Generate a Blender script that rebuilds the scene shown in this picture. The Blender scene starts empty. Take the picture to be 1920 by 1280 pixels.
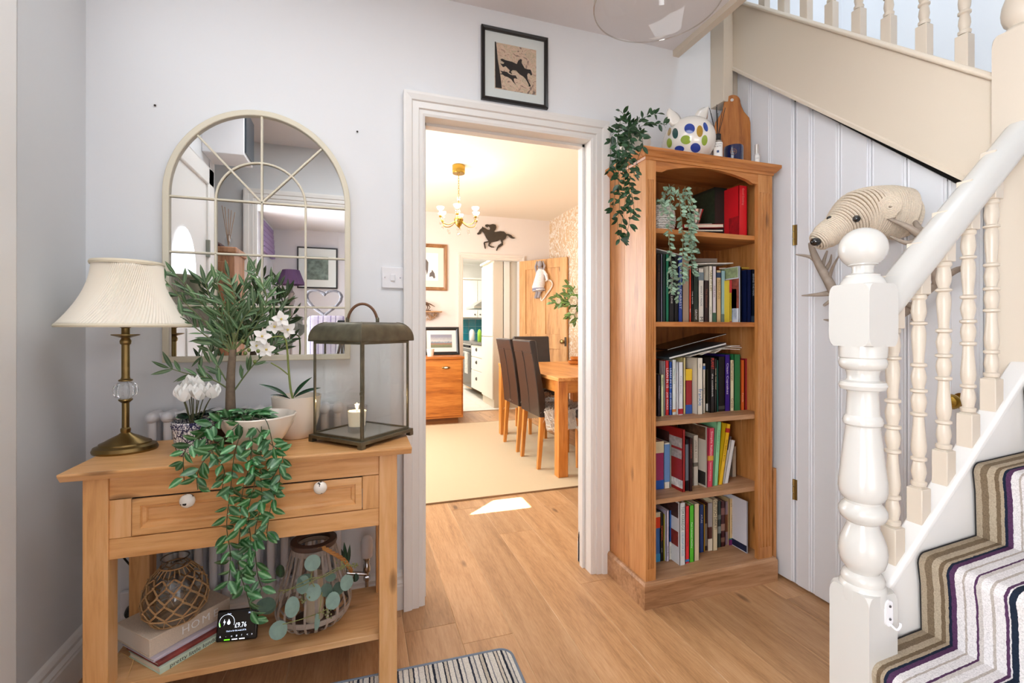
import bpy, bmesh, math, random
from math import sin, cos, pi, radians, sqrt, atan2
from mathutils import Vector, Matrix, Euler
random.seed(7)
SC = bpy.context.scene
COL = SC.collection

# ------------------------------------------------------------------ camera, world, lights, exposure
CS, CC, HOR, F, EYE = sin(radians(18.3)), cos(radians(18.3)), 615.0, 870.0, 1.15
cam_data = bpy.data.cameras.new('camera')
cam_data.lens = F / 1920 * 36
cam_data.sensor_width = 36
cam_data.shift_y = -(640 - HOR) / 1920
cam_data.clip_start = 0.02
cam = bpy.data.objects.new('camera', cam_data)
cam.location = (0, 0, EYE)
cam.rotation_euler = (radians(90), 0, radians(-18.3))
COL.objects.link(cam)
SC.camera = cam

world = bpy.data.worlds.new('world')
SC.world = world
world.use_nodes = True
world.node_tree.nodes['Background'].inputs[0].default_value = (0.75, 0.85, 1.0, 1)
world.node_tree.nodes['Background'].inputs[1].default_value = 1.0

def light(kind, name, loc, rot, energy, size=None, color=(1, 1, 1), **kw):
    d = bpy.data.lights.new(name, kind)
    d.energy = energy
    d.color = color
    if kind == 'AREA':
        d.shape = 'RECTANGLE'
        d.size, d.size_y = size
    elif kind == 'POINT':
        d.shadow_soft_size = size
    for k, v in kw.items():
        setattr(d, k, v)
    o = bpy.data.objects.new(name, d)
    o.location = loc
    o.rotation_euler = [radians(a) for a in rot]
    COL.objects.link(o)
    return o

# left living room window and stair window; the rest are added fills
light('AREA', 'living_right_fill', (2.3, -2.3, 1.5), (90, 0, 30), 14, (2.0, 1.7), (0.86, 0.94, 1.0))  # added fill behind the camera on the right, no window known there
light('AREA', 'hall_left_fill', (-0.862, 1.37, 1.35), (0, -90, 0), 17, (1.7, 0.32), (0.95, 0.975, 1.0))  # added strip light on the left wall, out of view, no window there
light('AREA', 'living_side_window', (-1.8, -1.3, 1.35), (0, -90, 0), 84, (1.9, 1.4), (0.92, 0.965, 1.0), spread=radians(125))
light('AREA', 'hall_ceiling_fill', (0.05, 0.85, 2.535), (0, 0, 0), 12, (1.2, 0.8), (0.93, 0.97, 1.0))  # added panel that evens out the hall light, not a fitting
light('AREA', 'landing_window', (1.75, 0.9, 3.6), (0, -60, 0), 11, (0.7, 1.6), (0.80, 0.90, 1.0))
light('AREA', 'low_front_fill', (0.1, -2.85, 0.42), (90, 0, 0), 20, (2.0, 0.7), (0.95, 0.975, 1.0))  # added low fill to lift the console shelf, no glazing known there
# dining room and kitchen
light('AREA', 'dining_window', (-0.8, 4.3, 1.55), (0, -90, 0), 78, (1.3, 2.0), (0.88, 0.95, 1.0))
light('AREA', 'dining_ceiling_glow', (1.0, 4.0, 2.66), (0, 0, 0), 9, (1.4, 2.2), (0.93, 0.97, 1.0))
light('AREA', 'kitchen_ceiling_fill', (1.3, 8.0, 2.46), (0, 0, 0), 55, (0.6, 1.8), (1.0, 0.98, 0.95))  # downward panel under the ceiling, added to brighten the kitchen
light('POINT', 'chandelier_glow', (0.92, 4.42, 2.36), (0, 0, 0), 5, 0.12, (1.0, 0.92, 0.8))
sun = light('SUN', 'sun', (0, 0, 6), (0, 0, 0), 95, color=(1.0, 0.98, 0.95), angle=radians(0.5))
sun.rotation_euler = Vector((1.0, -0.02, -1.0)).to_track_quat('-Z', 'Y').to_euler()

vs = SC.view_settings
vs.view_transform = 'Standard'
vs.look = 'None'
vs.exposure = 0.4
vs.gamma = 1
vs.use_curve_mapping = False
SC.display_settings.display_device = 'sRGB'
cy = SC.cycles
cy.max_bounces = 8
cy.diffuse_bounces = 5
cy.glossy_bounces = 4
cy.transmission_bounces = 6
cy.transparent_max_bounces = 16
cy.caustics_reflective = False
cy.caustics_refractive = False
cy.sample_clamp_indirect = 5
cy.use_denoising = True
try:
    cy.denoiser = 'OPENIMAGEDENOISE'
except Exception:
    pass

# ------------------------------------------------------------------ placing by sight line
def P(u, v, X=None, Y=None, Z=None, plane=None):
    """world point seen at photograph pixel (u, v) on a given plane"""
    r, q = (u - 960) / F, (HOR - v) / F
    d = Vector((CS + r * CC, CC - r * CS, q))
    if X is not None: t = X / d.x
    elif Y is not None: t = Y / d.y
    elif Z is not None: t = (Z - EYE) / d.z
    else:
        p, n = plane
        t = (Vector(p) - Vector((0, 0, EYE))).dot(Vector(n)) / d.dot(Vector(n))
    return Vector((0, 0, EYE)) + d * t

# ------------------------------------------------------------------ materials
MATS = {}
def lin(c):
    if isinstance(c, str):
        c = c.lstrip('#')
        c = [int(c[i:i + 2], 16) / 255 for i in (0, 2, 4)]
        return tuple((x / 12.92 if x <= 0.04045 else ((x + 0.055) / 1.055) ** 2.4) for x in c)
    return tuple(c[:3])

def newmat(name):
    m = bpy.data.materials.new(name)
    m.use_nodes = True
    nt = m.node_tree
    b = nt.nodes['Principled BSDF']
    return m, nt, b

def N(nt, t, **kw):
    n = nt.nodes.new('ShaderNode' + t)
    for k, v in kw.items():
        if k in n.inputs: n.inputs[k].default_value = v
        else: setattr(n, k, v)
    return n

def ramp(nt, stops, interp='LINEAR'):
    n = nt.nodes.new('ShaderNodeValToRGB')
    cr = n.color_ramp
    cr.interpolation = interp
    while len(cr.elements) > 1: cr.elements.remove(cr.elements[-1])
    cr.elements[0].position = stops[0][0]
    cr.elements[0].color = (*lin(stops[0][1]), 1)
    for p, c in stops[1:]:
        e = cr.elements.new(p)
        e.color = (*lin(c), 1)
    return n

def coords(nt, scale=(1, 1, 1), space='Object', rot=(0, 0, 0)):
    tc = N(nt, 'TexCoord')
    mp = N(nt, 'Mapping')
    mp.inputs['Scale'].default_value = scale
    mp.inputs['Rotation'].default_value = rot
    nt.links.new(tc.outputs[space], mp.inputs['Vector'])
    return mp

def addbump(nt, b, src, strength=0.2, dist=0.002):
    bp = N(nt, 'Bump')
    bp.inputs['Strength'].default_value = strength
    bp.inputs['Distance'].default_value = dist
    nt.links.new(src, bp.inputs['Height'])
    nt.links.new(bp.outputs[0], b.inputs['Normal'])
    return bp

def plain(name, c, rough=0.5, metal=0.0, bump=0, bscale=60, var=0.0, spec=0.5, coat=0.0, sheen=0.0):
    if name in MATS: return MATS[name]
    m, nt, b = newmat(name)
    col = lin(c)
    b.inputs['Base Color'].default_value = (*col, 1)
    b.inputs['Roughness'].default_value = rough
    b.inputs['Metallic'].default_value = metal
    b.inputs['Specular IOR Level'].default_value = spec
    b.inputs['Coat Weight'].default_value = coat
    b.inputs['Sheen Weight'].default_value = sheen
    if bump or var:
        mp = coords(nt)
        n = N(nt, 'TexNoise', Scale=bscale, Detail=4.0)
        nt.links.new(mp.outputs[0], n.inputs['Vector'])
        if bump: addbump(nt, b, n.outputs[0], bump, 0.002)
        if var:
            r = ramp(nt, [(0.3, tuple(x * (1 - var) for x in col)), (0.7, tuple(min(1, x * (1 + var)) for x in col))])
            nt.links.new(n.outputs[0], r.inputs[0])
            nt.links.new(r.outputs[0], b.inputs['Base Color'])
    MATS[name] = m
    return m

def wood(name, light_c, mid_c, dark_c, axis='x', rough=0.42, scale=1.0, knots=True, rnd=False, grain=1.0, tint=0.0):
    if name in MATS: return MATS[name]
    m, nt, b = newmat(name)
    s = {'x': (0.8, 9, 9), 'y': (9, 0.8, 9), 'z': (9, 9, 0.8)}[axis]
    s = tuple(a * scale for a in s)
    mp = coords(nt, s)
    vec = mp.outputs[0]
    if rnd:
        oi = N(nt, 'ObjectInfo')
        ml = N(nt, 'Math', operation='MULTIPLY')
        ml.inputs[1].default_value = 37.0
        nt.links.new(oi.outputs['Random'], ml.inputs[0])
        ad = N(nt, 'VectorMath', operation='ADD')
        nt.links.new(vec, ad.inputs[0])
        nt.links.new(ml.outputs[0], ad.inputs[1])
        vec = ad.outputs[0]
    n1 = N(nt, 'TexNoise', Scale=1.3, Detail=3.0, Distortion=0.8)
    nt.links.new(vec, n1.inputs['Vector'])
    w = N(nt, 'TexNoise', Scale=7.0 * grain, Detail=5.0, Distortion=0.5)
    w.inputs['Roughness'].default_value = 0.6
    nt.links.new(vec, w.inputs['Vector'])
    mx = N(nt, 'Math', operation='MULTIPLY_ADD')
    mx.inputs[1].default_value = 0.55
    nt.links.new(n1.outputs[0], mx.inputs[0])
    m2 = N(nt, 'Math', operation='MULTIPLY')
    m2.inputs[1].default_value = 0.5
    nt.links.new(w.outputs[0], m2.inputs[0])
    nt.links.new(m2.outputs[0], mx.inputs[2])
    r = ramp(nt, [(0.36, dark_c), (0.5, mid_c), (0.66, light_c)])
    nt.links.new(mx.outputs[0], r.inputs[0])
    out = r.outputs[0]
    if knots:
        sk = {'x': (2.2, 6.5, 6.5), 'y': (6.5, 2.2, 6.5), 'z': (6.5, 6.5, 2.2)}[axis]
        mk = coords(nt, sk)
        vk = mk.outputs[0]
        if rnd:
            ad2 = N(nt, 'VectorMath', operation='ADD')
            nt.links.new(vk, ad2.inputs[0]); nt.links.new(ml.outputs[0], ad2.inputs[1])
            vk = ad2.outputs[0]
        vo = N(nt, 'TexVoronoi', Scale=1.1)
        nt.links.new(vk, vo.inputs['Vector'])
        kr = ramp(nt, [(0.0, (0.1, 0.1, 0.1)), (0.06, (0.3, 0.25, 0.2)), (0.12, (1, 1, 1))])
        nt.links.new(vo.outputs['Distance'], kr.inputs[0])
        mm = N(nt, 'MixRGB', blend_type='MULTIPLY')
        mm.inputs[0].default_value = 0.75
        nt.links.new(out, mm.inputs[1]); nt.links.new(kr.outputs[0], mm.inputs[2])
        out = mm.outputs[0]
    if rnd and tint:
        hs = N(nt, 'HueSaturation')
        mr = N(nt, 'MapRange')
        mr.inputs['To Min'].default_value = 1 - tint
        mr.inputs['To Max'].default_value = 1 + tint
        nt.links.new(oi.outputs['Random'], mr.inputs['Value'])
        nt.links.new(mr.outputs[0], hs.inputs['Value'])
        nt.links.new(out, hs.inputs['Color'])
        out = hs.outputs[0]
    nt.links.new(out, b.inputs['Base Color'])
    b.inputs['Roughness'].default_value = rough
    addbump(nt, b, w.outputs[0], 0.12, 0.001)
    MATS[name] = m
    return m

def stripes(name, axis, period, stops, rough=0.95, bump=0.6, bscale=350):
    """constant colour bands along one axis (metres), repeating"""
    if name in MATS: return MATS[name]
    m, nt, b = newmat(name)
    tc = N(nt, 'TexCoord')
    sx = N(nt, 'SeparateXYZ')
    nt.links.new(tc.outputs['Object'], sx.inputs[0])
    nz = N(nt, 'TexNoise', Scale=90.0, Detail=2.0)
    nt.links.new(tc.outputs['Object'], nz.inputs['Vector'])
    wob = N(nt, 'Math', operation='MULTIPLY_ADD')
    wob.inputs[1].default_value = 0.004
    nt.links.new(nz.outputs[0], wob.inputs[0])
    nt.links.new(sx.outputs['XYZ'.index(axis)], wob.inputs[2])
    dv = N(nt, 'Math', operation='DIVIDE')
    dv.inputs[1].default_value = period
    nt.links.new(wob.outputs[0], dv.inputs[0])
    fr = N(nt, 'Math', operation='FRACT')
    nt.links.new(dv.outputs[0], fr.inputs[0])
    r = ramp(nt, stops, 'CONSTANT')
    nt.links.new(fr.outputs[0], r.inputs[0])
    n2 = N(nt, 'TexNoise', Scale=float(bscale), Detail=2.0)
    nt.links.new(tc.outputs['Object'], n2.inputs['Vector'])
    mm = N(nt, 'MixRGB', blend_type='MULTIPLY')
    mm.inputs[0].default_value = 0.6
    g = ramp(nt, [(0.3, (0.55, 0.55, 0.55)), (0.6, (1, 1, 1))])
    nt.links.new(n2.outputs[0], g.inputs[0])
    nt.links.new(r.outputs[0], mm.inputs[1]); nt.links.new(g.outputs[0], mm.inputs[2])
    nt.links.new(mm.outputs[0], b.inputs['Base Color'])
    b.inputs['Roughness'].default_value = rough
    b.inputs['Specular IOR Level'].default_value = 0.1
    addbump(nt, b, n2.outputs[0], bump, 0.003)
    MATS[name] = m
    return m

def glassy(name, tint=(1, 1, 1), refl=0.12, rough=0.02):
    """thin clear glass: light passes straight through, edges reflect more"""
    if name in MATS: return MATS[name]
    m, nt, b = newmat(name)
    nt.nodes.remove(b)
    out = nt.nodes['Material Output']
    tr = N(nt, 'BsdfTransparent'); tr.inputs[0].default_value = (*tint, 1)
    gl = N(nt, 'BsdfGlossy'); gl.inputs['Roughness'].default_value = rough
    fr = N(nt, 'LayerWeight'); fr.inputs[0].default_value = 0.5
    pw = N(nt, 'Math', operation='POWER'); pw.inputs[1].default_value = 3.5
    nt.links.new(fr.outputs['Facing'], pw.inputs[0])
    mu = N(nt, 'Math', operation='MULTIPLY_ADD')
    mu.inputs[1].default_value = 0.55; mu.inputs[2].default_value = 0.015 + refl * 0.07
    nt.links.new(pw.outputs[0], mu.inputs[0])
    mx = N(nt, 'MixShader')
    nt.links.new(mu.outputs[0], mx.inputs[0])
    nt.links.new(tr.outputs[0], mx.inputs[1]); nt.links.new(gl.outputs[0], mx.inputs[2])
    nt.links.new(mx.outputs[0], out.inputs[0])
    MATS[name] = m
    return m

def emit(name, c, s):
    if name in MATS: return MATS[name]
    m, nt, b = newmat(name)
    b.inputs['Base Color'].default_value = (*lin(c), 1)
    b.inputs['Emission Color'].default_value = (*lin(c), 1)
    b.inputs['Emission Strength'].default_value = s
    MATS[name] = m
    return m

def leafmat(name, edge, centre, rough=0.35, trans=0.15):
    if name in MATS: return MATS[name]
    m, nt, b = newmat(name)
    tc = N(nt, 'TexCoord')
    sx = N(nt, 'SeparateXYZ'); nt.links.new(tc.outputs['Generated'], sx.inputs[0])
    r = ramp(nt, [(0.0, edge), (0.3, edge), (0.49, centre), (0.51, centre), (0.7, edge), (1.0, edge)])
    n = N(nt, 'TexNoise', Scale=6.0); nt.links.new(tc.outputs['Generated'], n.inputs['Vector'])
    ad = N(nt, 'Math', operation='MULTIPLY_ADD'); ad.inputs[1].default_value = 0.16
    nt.links.new(n.outputs[0], ad.inputs[0]); 
    sb = N(nt, 'Math', operation='SUBTRACT'); sb.inputs[1].default_value = 0.08
    nt.links.new(sx.outputs[0], sb.inputs[0]); nt.links.new(sb.outputs[0], ad.inputs[2])
    nt.links.new(ad.outputs[0], r.inputs[0])
    oi = N(nt, 'ObjectInfo')
    hs = N(nt, 'HueSaturation')
    mr = N(nt, 'MapRange'); mr.inputs['To Min'].default_value = 0.7; mr.inputs['To Max'].default_value = 1.6
    nt.links.new(oi.outputs['Random'], mr.inputs['Value'])
    nt.links.new(mr.outputs[0], hs.inputs['Value'])
    nt.links.new(r.outputs[0], hs.inputs['Color'])
    nt.links.new(hs.outputs[0], b.inputs['Base Color'])
    b.inputs['Roughness'].default_value = rough
    MATS[name] = m
    return m

# ------------------------------------------------------------------ mesh builder
class MB:
    def __init__(s):
        s.v, s.f, s.m = [], [], []
    def add(s, vs_, fs, mi=0):
        o = len(s.v)
        s.v += [Vector(p) for p in vs_]
        for f in fs:
            s.f.append([o + i for i in f]); s.m.append(mi)
        return s
    def box(s, x0, x1, y0, y1, z0, z1, mi=0):
        return s.add([(x0, y0, z0), (x1, y0, z0), (x1, y1, z0), (x0, y1, z0), (x0, y0, z1), (x1, y0, z1), (x1, y1, z1), (x0, y1, z1)],
                     [(0, 3, 2, 1), (4, 5, 6, 7), (0, 1, 5, 4), (1, 2, 6, 5), (2, 3, 7, 6), (3, 0, 4, 7)], mi)
    def obox(s, M, sx, sy, sz, mi=0):
        """box centred on matrix M"""
        o = len(s.v)
        s.box(-sx / 2, sx / 2, -sy / 2, sy / 2, -sz / 2, sz / 2, mi)
        for i in range(o, len(s.v)): s.v[i] = M @ s.v[i]
        return s
    def beam(s, a, b, w, h, up=(0, 0, 1), mi=0):
        a, b = Vector(a), Vector(b)
        d = (b - a); L = d.length; d.normalize()
        x = d.cross(Vector(up)).normalized(); z = x.cross(d)
        M = Matrix((x, d, z)).transposed().to_4x4(); M.translation = (a + b) / 2
        return s.obox(M, w, L, h, mi)
    def prism(s, poly, a0, a1, plane='xz', mi=0):
        n = len(poly)
        def pt(p, a):
            return {'xz': (p[0], a, p[1]), 'yz': (a, p[0], p[1]), 'xy': (p[0], p[1], a)}[plane]
        vs_ = [pt(p, a0) for p in poly] + [pt(p, a1) for p in poly]
        fs = [list(range(n)), list(range(2 * n - 1, n - 1, -1))]
        fs += [(i, i + n, (i + 1) % n + n, (i + 1) % n) for i in range(n)]
        return s.add(vs_, fs, mi)
    def lathe(s, prof, c=(0, 0, 0), seg=24, sx=1, sy=1, cap=True, mi=0, fn=None, M=None):
        """prof: [(r, z)] from bottom to top"""
        o = len(s.v); n = len(prof); vs_ = []
        for j, (r, z) in enumerate(prof):
            for i in range(seg):
                a = 2 * pi * i / seg
                rr = r * fn(a, j / max(1, n - 1)) if fn else r
                p = Vector((rr * cos(a) * sx, rr * sin(a) * sy, z))
                if M is not None: p = M @ p
                vs_.append(p + Vector(c))
        fs = []
        for j in range(n - 1):
            for i in range(seg):
                k = (i + 1) % seg
                fs.append((j * seg + i, j * seg + k, (j + 1) * seg + k, (j + 1) * seg + i))
        if cap:
            fs.append(list(range(seg - 1, -1, -1)))
            fs.append([(n - 1) * seg + i for i in range(seg)])
        return s.add(vs_, fs, mi)
    def tube(s, pts, r, seg=8, cap=True, mi=0, closed=False):
        pts = [Vector(p) for p in pts]; n = len(pts)
        rs = r if isinstance(r, (list, tuple)) else [r] * n
        vs_ = []; ref = None
        for j, p in enumerate(pts):
            if closed: t = pts[(j + 1) % n] - pts[j - 1]
            else: t = pts[min(n - 1, j + 1)] - pts[max(0, j - 1)]
            if t.length < 1e-9: t = Vector((0, 0, 1))
            t.normalize()
            if ref is None:
                ref = t.orthogonal().normalized()
            ref = (ref - t * ref.dot(t))
            if ref.length < 1e-6: ref = t.orthogonal()
            ref.normalize()
            q = t.cross(ref)
            for i in range(seg):
                a = 2 * pi * i / seg
                vs_.append(p + (ref * cos(a) + q * sin(a)) * rs[j])
        fs = []
        for j in range(n if closed else n - 1):
            j2 = (j + 1) % n
            for i in range(seg):
                k = (i + 1) % seg
                fs.append((j * seg + i, j * seg + k, j2 * seg + k, j2 * seg + i))
        if cap and not closed:
            fs.append(list(range(seg - 1, -1, -1)))
            fs.append([(n - 1) * seg + i for i in range(seg)])
        return s.add(vs_, fs, mi)
    def ball(s, c, r, seg=14, rings=9, sc=(1, 1, 1), mi=0, M=None):
        c = Vector(c); vs_ = []
        for j in range(rings + 1):
            t = pi * j / rings
            for i in range(seg):
                a = 2 * pi * i / seg
                p = Vector((sin(t) * cos(a) * sc[0], sin(t) * sin(a) * sc[1], -cos(t) * sc[2])) * r
                if M is not None: p = M @ p
                vs_.append(c + p)
        fs = [(j * seg + i, j * seg + (i + 1) % seg, (j + 1) * seg + (i + 1) % seg, (j + 1) * seg + i) for j in range(rings) for i in range(seg)]
        return s.add(vs_, fs, mi)
    def sweep(s, prof, a, b, side, up, mi=0):
        """extrude a 2d profile (side, up) from a to b"""
        a, b, side, up = Vector(a), Vector(b), Vector(side), Vector(up)
        n = len(prof)
        vs_ = [a + side * p[0] + up * p[1] for p in prof] + [b + side * p[0] + up * p[1] for p in prof]
        fs = [list(range(n)), list(range(2 * n - 1, n - 1, -1))] + [(i, i + n, (i + 1) % n + n, (i + 1) % n) for i in range(n)]
        return s.add(vs_, fs, mi)
    def mesh(s, name, mats, smooth=False, org=(0, 0, 0)):
        me = bpy.data.meshes.new(name)
        o = Vector(org)
        me.from_pydata([p - o for p in s.v], [], s.f)
        for m in (mats if isinstance(mats, (list, tuple)) else [mats]): me.materials.append(m)
        if any(s.m): me.polygons.foreach_set('material_index', s.m)
        bm = bmesh.new(); bm.from_mesh(me)
        bmesh.ops.remove_doubles(bm, verts=bm.verts, dist=1e-6)
        bmesh.ops.recalc_face_normals(bm, faces=bm.faces)
        bm.to_mesh(me); bm.free()
        if smooth:
            me.polygons.foreach_set('use_smooth', [True] * len(me.polygons))
            try: me.set_sharp_from_angle(angle=radians(smooth if smooth is not True else 40))
            except Exception: pass
        return me

ORG = {}
def org_of(p):
    return ORG.get(p.name, Vector((0, 0, 0))) if p is not None else Vector((0, 0, 0))

def tag(o, label=None, cat=None, group=None, kind=None):
    if label: o['label'] = label
    if cat: o['category'] = cat
    if group: o['group'] = group
    if kind: o['kind'] = kind
    return o

def thing(name, label, cat, loc=(0, 0, 0), group=None, local=False, kind=None):
    """an Empty at the base of the thing; parts are authored in world space unless local"""
    o = bpy.data.objects.new(name, None)
    o.empty_display_size = 0.05
    o.location = loc
    COL.objects.link(o)
    ORG[o.name] = Vector((0, 0, 0)) if local else Vector(loc)
    return tag(o, label, cat, group, kind)

def B(mb, name, mats, parent=None, smooth=False, bevel=0, seg=2, label=None, kind=None, subsurf=0):
    org = org_of(parent)
    me = mb.mesh(name, mats, smooth, org)
    return O(me, name, parent, bevel, seg, label, kind, subsurf)

def O(me, name, parent=None, bevel=0, seg=2, label=None, kind=None, subsurf=0, M=None):
    o = bpy.data.objects.new(name, me)
    COL.objects.link(o)
    if parent is not None:
        o.parent = parent
        ORG[o.name] = org_of(parent)
    if M is not None:
        M = M.copy()
        if parent is not None: M.translation = M.translation - org_of(parent)
        o.matrix_local = M
    if bevel:
        b = o.modifiers.new('bevel', 'BEVEL')
        b.width = bevel; b.segments = seg; b.limit_method = 'ANGLE'; b.angle_limit = radians(35)
        me.polygons.foreach_set('use_smooth', [True] * len(me.polygons))
        try: me.set_sharp_from_angle(angle=radians(50))
        except Exception: pass
    if subsurf:
        q = o.modifiers.new('subsurf', 'SUBSURF'); q.levels = subsurf; q.render_levels = subsurf
    if label: o['label'] = label
    if kind: o['kind'] = kind
    return o

def copy_tree(o, parent=None):
    c = o.copy(); COL.objects.link(c)
    if parent is not None: c.parent = parent
    for ch in list(o.children): copy_tree(ch, c)
    return c

def struct(mb, name, mats, parent=None, **kw):
    o = B(mb, name, mats, parent, **kw)
    if parent is None: o['kind'] = 'structure'
    return o

def single(mb, name, mats, label, cat, group=None, kind=None, **kw):
    """a thing that is one mesh, origin at its own base"""
    xs = [p.x for p in mb.v]; ys = [p.y for p in mb.v]; zs = [p.z for p in mb.v]
    c = Vector(((min(xs) + max(xs)) / 2, (min(ys) + max(ys)) / 2, min(zs)))
    for p in mb.v: p -= c
    o = B(mb, name, mats, None, **kw)
    o.location = c
    return tag(o, label, cat, group, kind)

TEXT = {}
def text(s, size, mat, parent, M, name='lettering', sx=1.0, depth=0.0003, align='CENTER', shear=0):
    key = (s, mat.name, align, shear)
    if key not in TEXT:
        cu = bpy.data.curves.new('text', 'FONT')
        cu.body = s; cu.size = 1; cu.align_x = align; cu.align_y = 'CENTER'
        cu.resolution_u = 2; cu.shear = shear
        ob = bpy.data.objects.new('text', cu)
        me = bpy.data.meshes.new_from_object(ob)
        me.materials.clear(); me.materials.append(mat)
        me.name = name
        bpy.data.objects.remove(ob)
        TEXT[key] = me
    M2 = M @ Matrix.Diagonal((size * sx, size, 1, 1))
    o = O(TEXT[key], name, parent, M=M2)
    return o

def textw(s):
    return max(p.co.x for p in TEXT[s].vertices) if s in TEXT else len(s) * 0.5

def frame_M(o, x, y):
    """matrix with origin o, local x and y axes"""
    x = Vector(x).normalized(); y = Vector(y); z = x.cross(y).normalized(); y = z.cross(x)
    M = Matrix((x, y, z)).transposed().to_4x4(); M.translation = Vector(o)
    return M

def bez(p, n=8):
    """catmull-rom through points"""
    p = [Vector(q) for q in p]; out = []
    for i in range(len(p) - 1):
        a, b, c, d = p[max(0, i - 1)], p[i], p[i + 1], p[min(len(p) - 1, i + 2)]
        for k in range(n):
            t = k / n
            out.append(0.5 * ((2 * b) + (c - a) * t + (2 * a - 5 * b + 4 * c - d) * t * t + (3 * b - a - 3 * c + d) * t ** 3))
    out.append(p[-1])
    return out

# ------------------------------------------------------------------ shared materials
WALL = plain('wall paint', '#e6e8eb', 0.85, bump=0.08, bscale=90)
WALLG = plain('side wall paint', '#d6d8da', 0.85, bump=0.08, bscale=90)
CEIL = plain('ceiling paint', '#e3dfe0', 0.9, bump=0.06, bscale=70)
CREAMW = plain('dining wall paint', '#e9dcd2', 0.85, bump=0.05)
CEIL2 = plain('dining ceiling paint', '#f3e7d4', 0.9, bump=0.06, bscale=12)
TRIM = plain('white gloss trim', '#e6e4e1', 0.32, bump=0.08, bscale=45)
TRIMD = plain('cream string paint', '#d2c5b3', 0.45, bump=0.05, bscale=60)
PANEL = plain('panelling paint', '#dfe0e4', 0.5, bump=0.06, bscale=50)
NEWEL = plain('newel gloss paint', '#cdcbc6', 0.22, bump=0.05, bscale=40, coat=0.3)
BALM = plain('baluster cream paint', '#cec2b2', 0.32, bump=0.04, bscale=60)
BLACK = plain('black gap', '#0b0908', 0.8)
FLOORW = wood('oak floor', '#c89e74', '#b98d62', '#9f764f', 'y', 0.4, 1.3, knots=True, rnd=True, grain=2.2, tint=0.13)
SUBF = plain('subfloor', '#d2b088', 0.8)
PINE = wood('honey pine', '#e6b580', '#dba468', '#c48b50', 'x', 0.4, 1.2)
PINEZ = wood('honey pine upright', '#e6b580', '#dba468', '#c48b50', 'z', 0.4, 1.2)
CASEZ = wood('bookcase pine upright', '#cd925a', '#bd7e44', '#9b5f2b', 'z', 0.36, 1.2)
CASEX = wood('bookcase pine', '#c9894f', '#b57238', '#8f5323', 'x', 0.36, 1.2)
CASEPL = wood('bookcase worn pine', '#c49a76', '#ae825c', '#8b623f', 'x', 0.5, 1.0)
BRASS = plain('brass', '#b08d3e', 0.25, 1.0)
ABRASS = plain('antique brass', '#8a7348', 0.3, 1.0)
CHROME = plain('chrome', '#c9c9c9', 0.15, 1.0)
BLK = plain('black plastic', '#101012', 0.4)
WHITEP = plain('white plastic', '#ecebee', 0.35)

HC = 2.545       # hall ceiling
WX0, WX1, WY = -0.884, 1.85, 1.96
DX0, DX1, DZ = 0.262, 1.03, 2.03    # doorway

# ------------------------------------------------------------------ floor: boards laid lengthways, each its own piece
fl = MB().box(-2.2, 3.2, -3.2, 9.8, -0.06, -0.0013)
floor = struct(fl, 'floor', SUBF)
def plank(x0, x1, y0, y1, z1=0.0):
    g = 0.0009
    w, L = (x1 - x0) - 2 * g, (y1 - y0) - 2 * g
    mb = MB().box(-w / 2, w / 2, -L / 2, L / 2, -0.006, 0)
    me = mb.mesh('plank', FLOORW)
    o = O(me, 'plank', floor, bevel=0.0012, seg=1)
    o.location = ((x0 + x1) / 2, (y0 + y1) / 2, z1 + random.uniform(-0.0003, 0.0003))
rp = random.Random(11)
x = 0.5545 - 0.195 * 8
while x < 2.66:
    y = -1.1 + rp.uniform(0, 0.5)
    ends = [y]
    while y < 6.3:
        y += rp.choice([1.15, 1.45, 1.75]) ; ends.append(y)
    if abs(x - 0.5545) < 0.01: ends = [-0.5, 1.31, 2.9, 4.4, 5.9]
    if abs(x - 0.3595) < 0.01: ends = [-0.3, 1.66, 3.2, 4.7, 6.2]
    if abs(x - 0.1645) < 0.01: ends = [-1.0, 0.6, 1.79, 3.3, 5.0, 6.2]
    ends = [min(max(e, -1.1), 6.4) for e in ends]
    ends = sorted(set([-1.1] + ends + [6.4]))
    for a, b in zip(ends, ends[1:]):
        if b - a > 0.02 and not (x > 2.0 and b < 2.0) : plank(x, x + 0.195, a, b)
    x += 0.195

# ------------------------------------------------------------------ hall walls
wf = MB()
wf.box(WX0 - .1, DX0 - .02, WY, WY + .1, 0, 2.72)
wf.box(DX1 + .02, 2.75, WY, WY + .1, 0, 4.3)
wf.box(DX0 - .02, DX1 + .02, WY, WY + .1, DZ + .02, 2.72)
wf.box(WX0 - .1, DX1 + .02, WY, WY + .1, 2.72, 4.3)
wall_far = struct(wf, 'wall_far', WALL)
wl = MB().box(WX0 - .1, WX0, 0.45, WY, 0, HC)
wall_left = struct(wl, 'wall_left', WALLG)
cl = MB().box(WX0 - .1, 1.50, -0.12, WY, HC, HC + .1)
ceiling = struct(cl, 'ceiling', CEIL)
tr = MB()
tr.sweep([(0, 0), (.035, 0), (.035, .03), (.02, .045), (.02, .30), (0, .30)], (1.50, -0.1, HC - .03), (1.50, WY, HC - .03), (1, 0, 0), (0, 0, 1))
struct(tr, 'trim_1', TRIMD)

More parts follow.
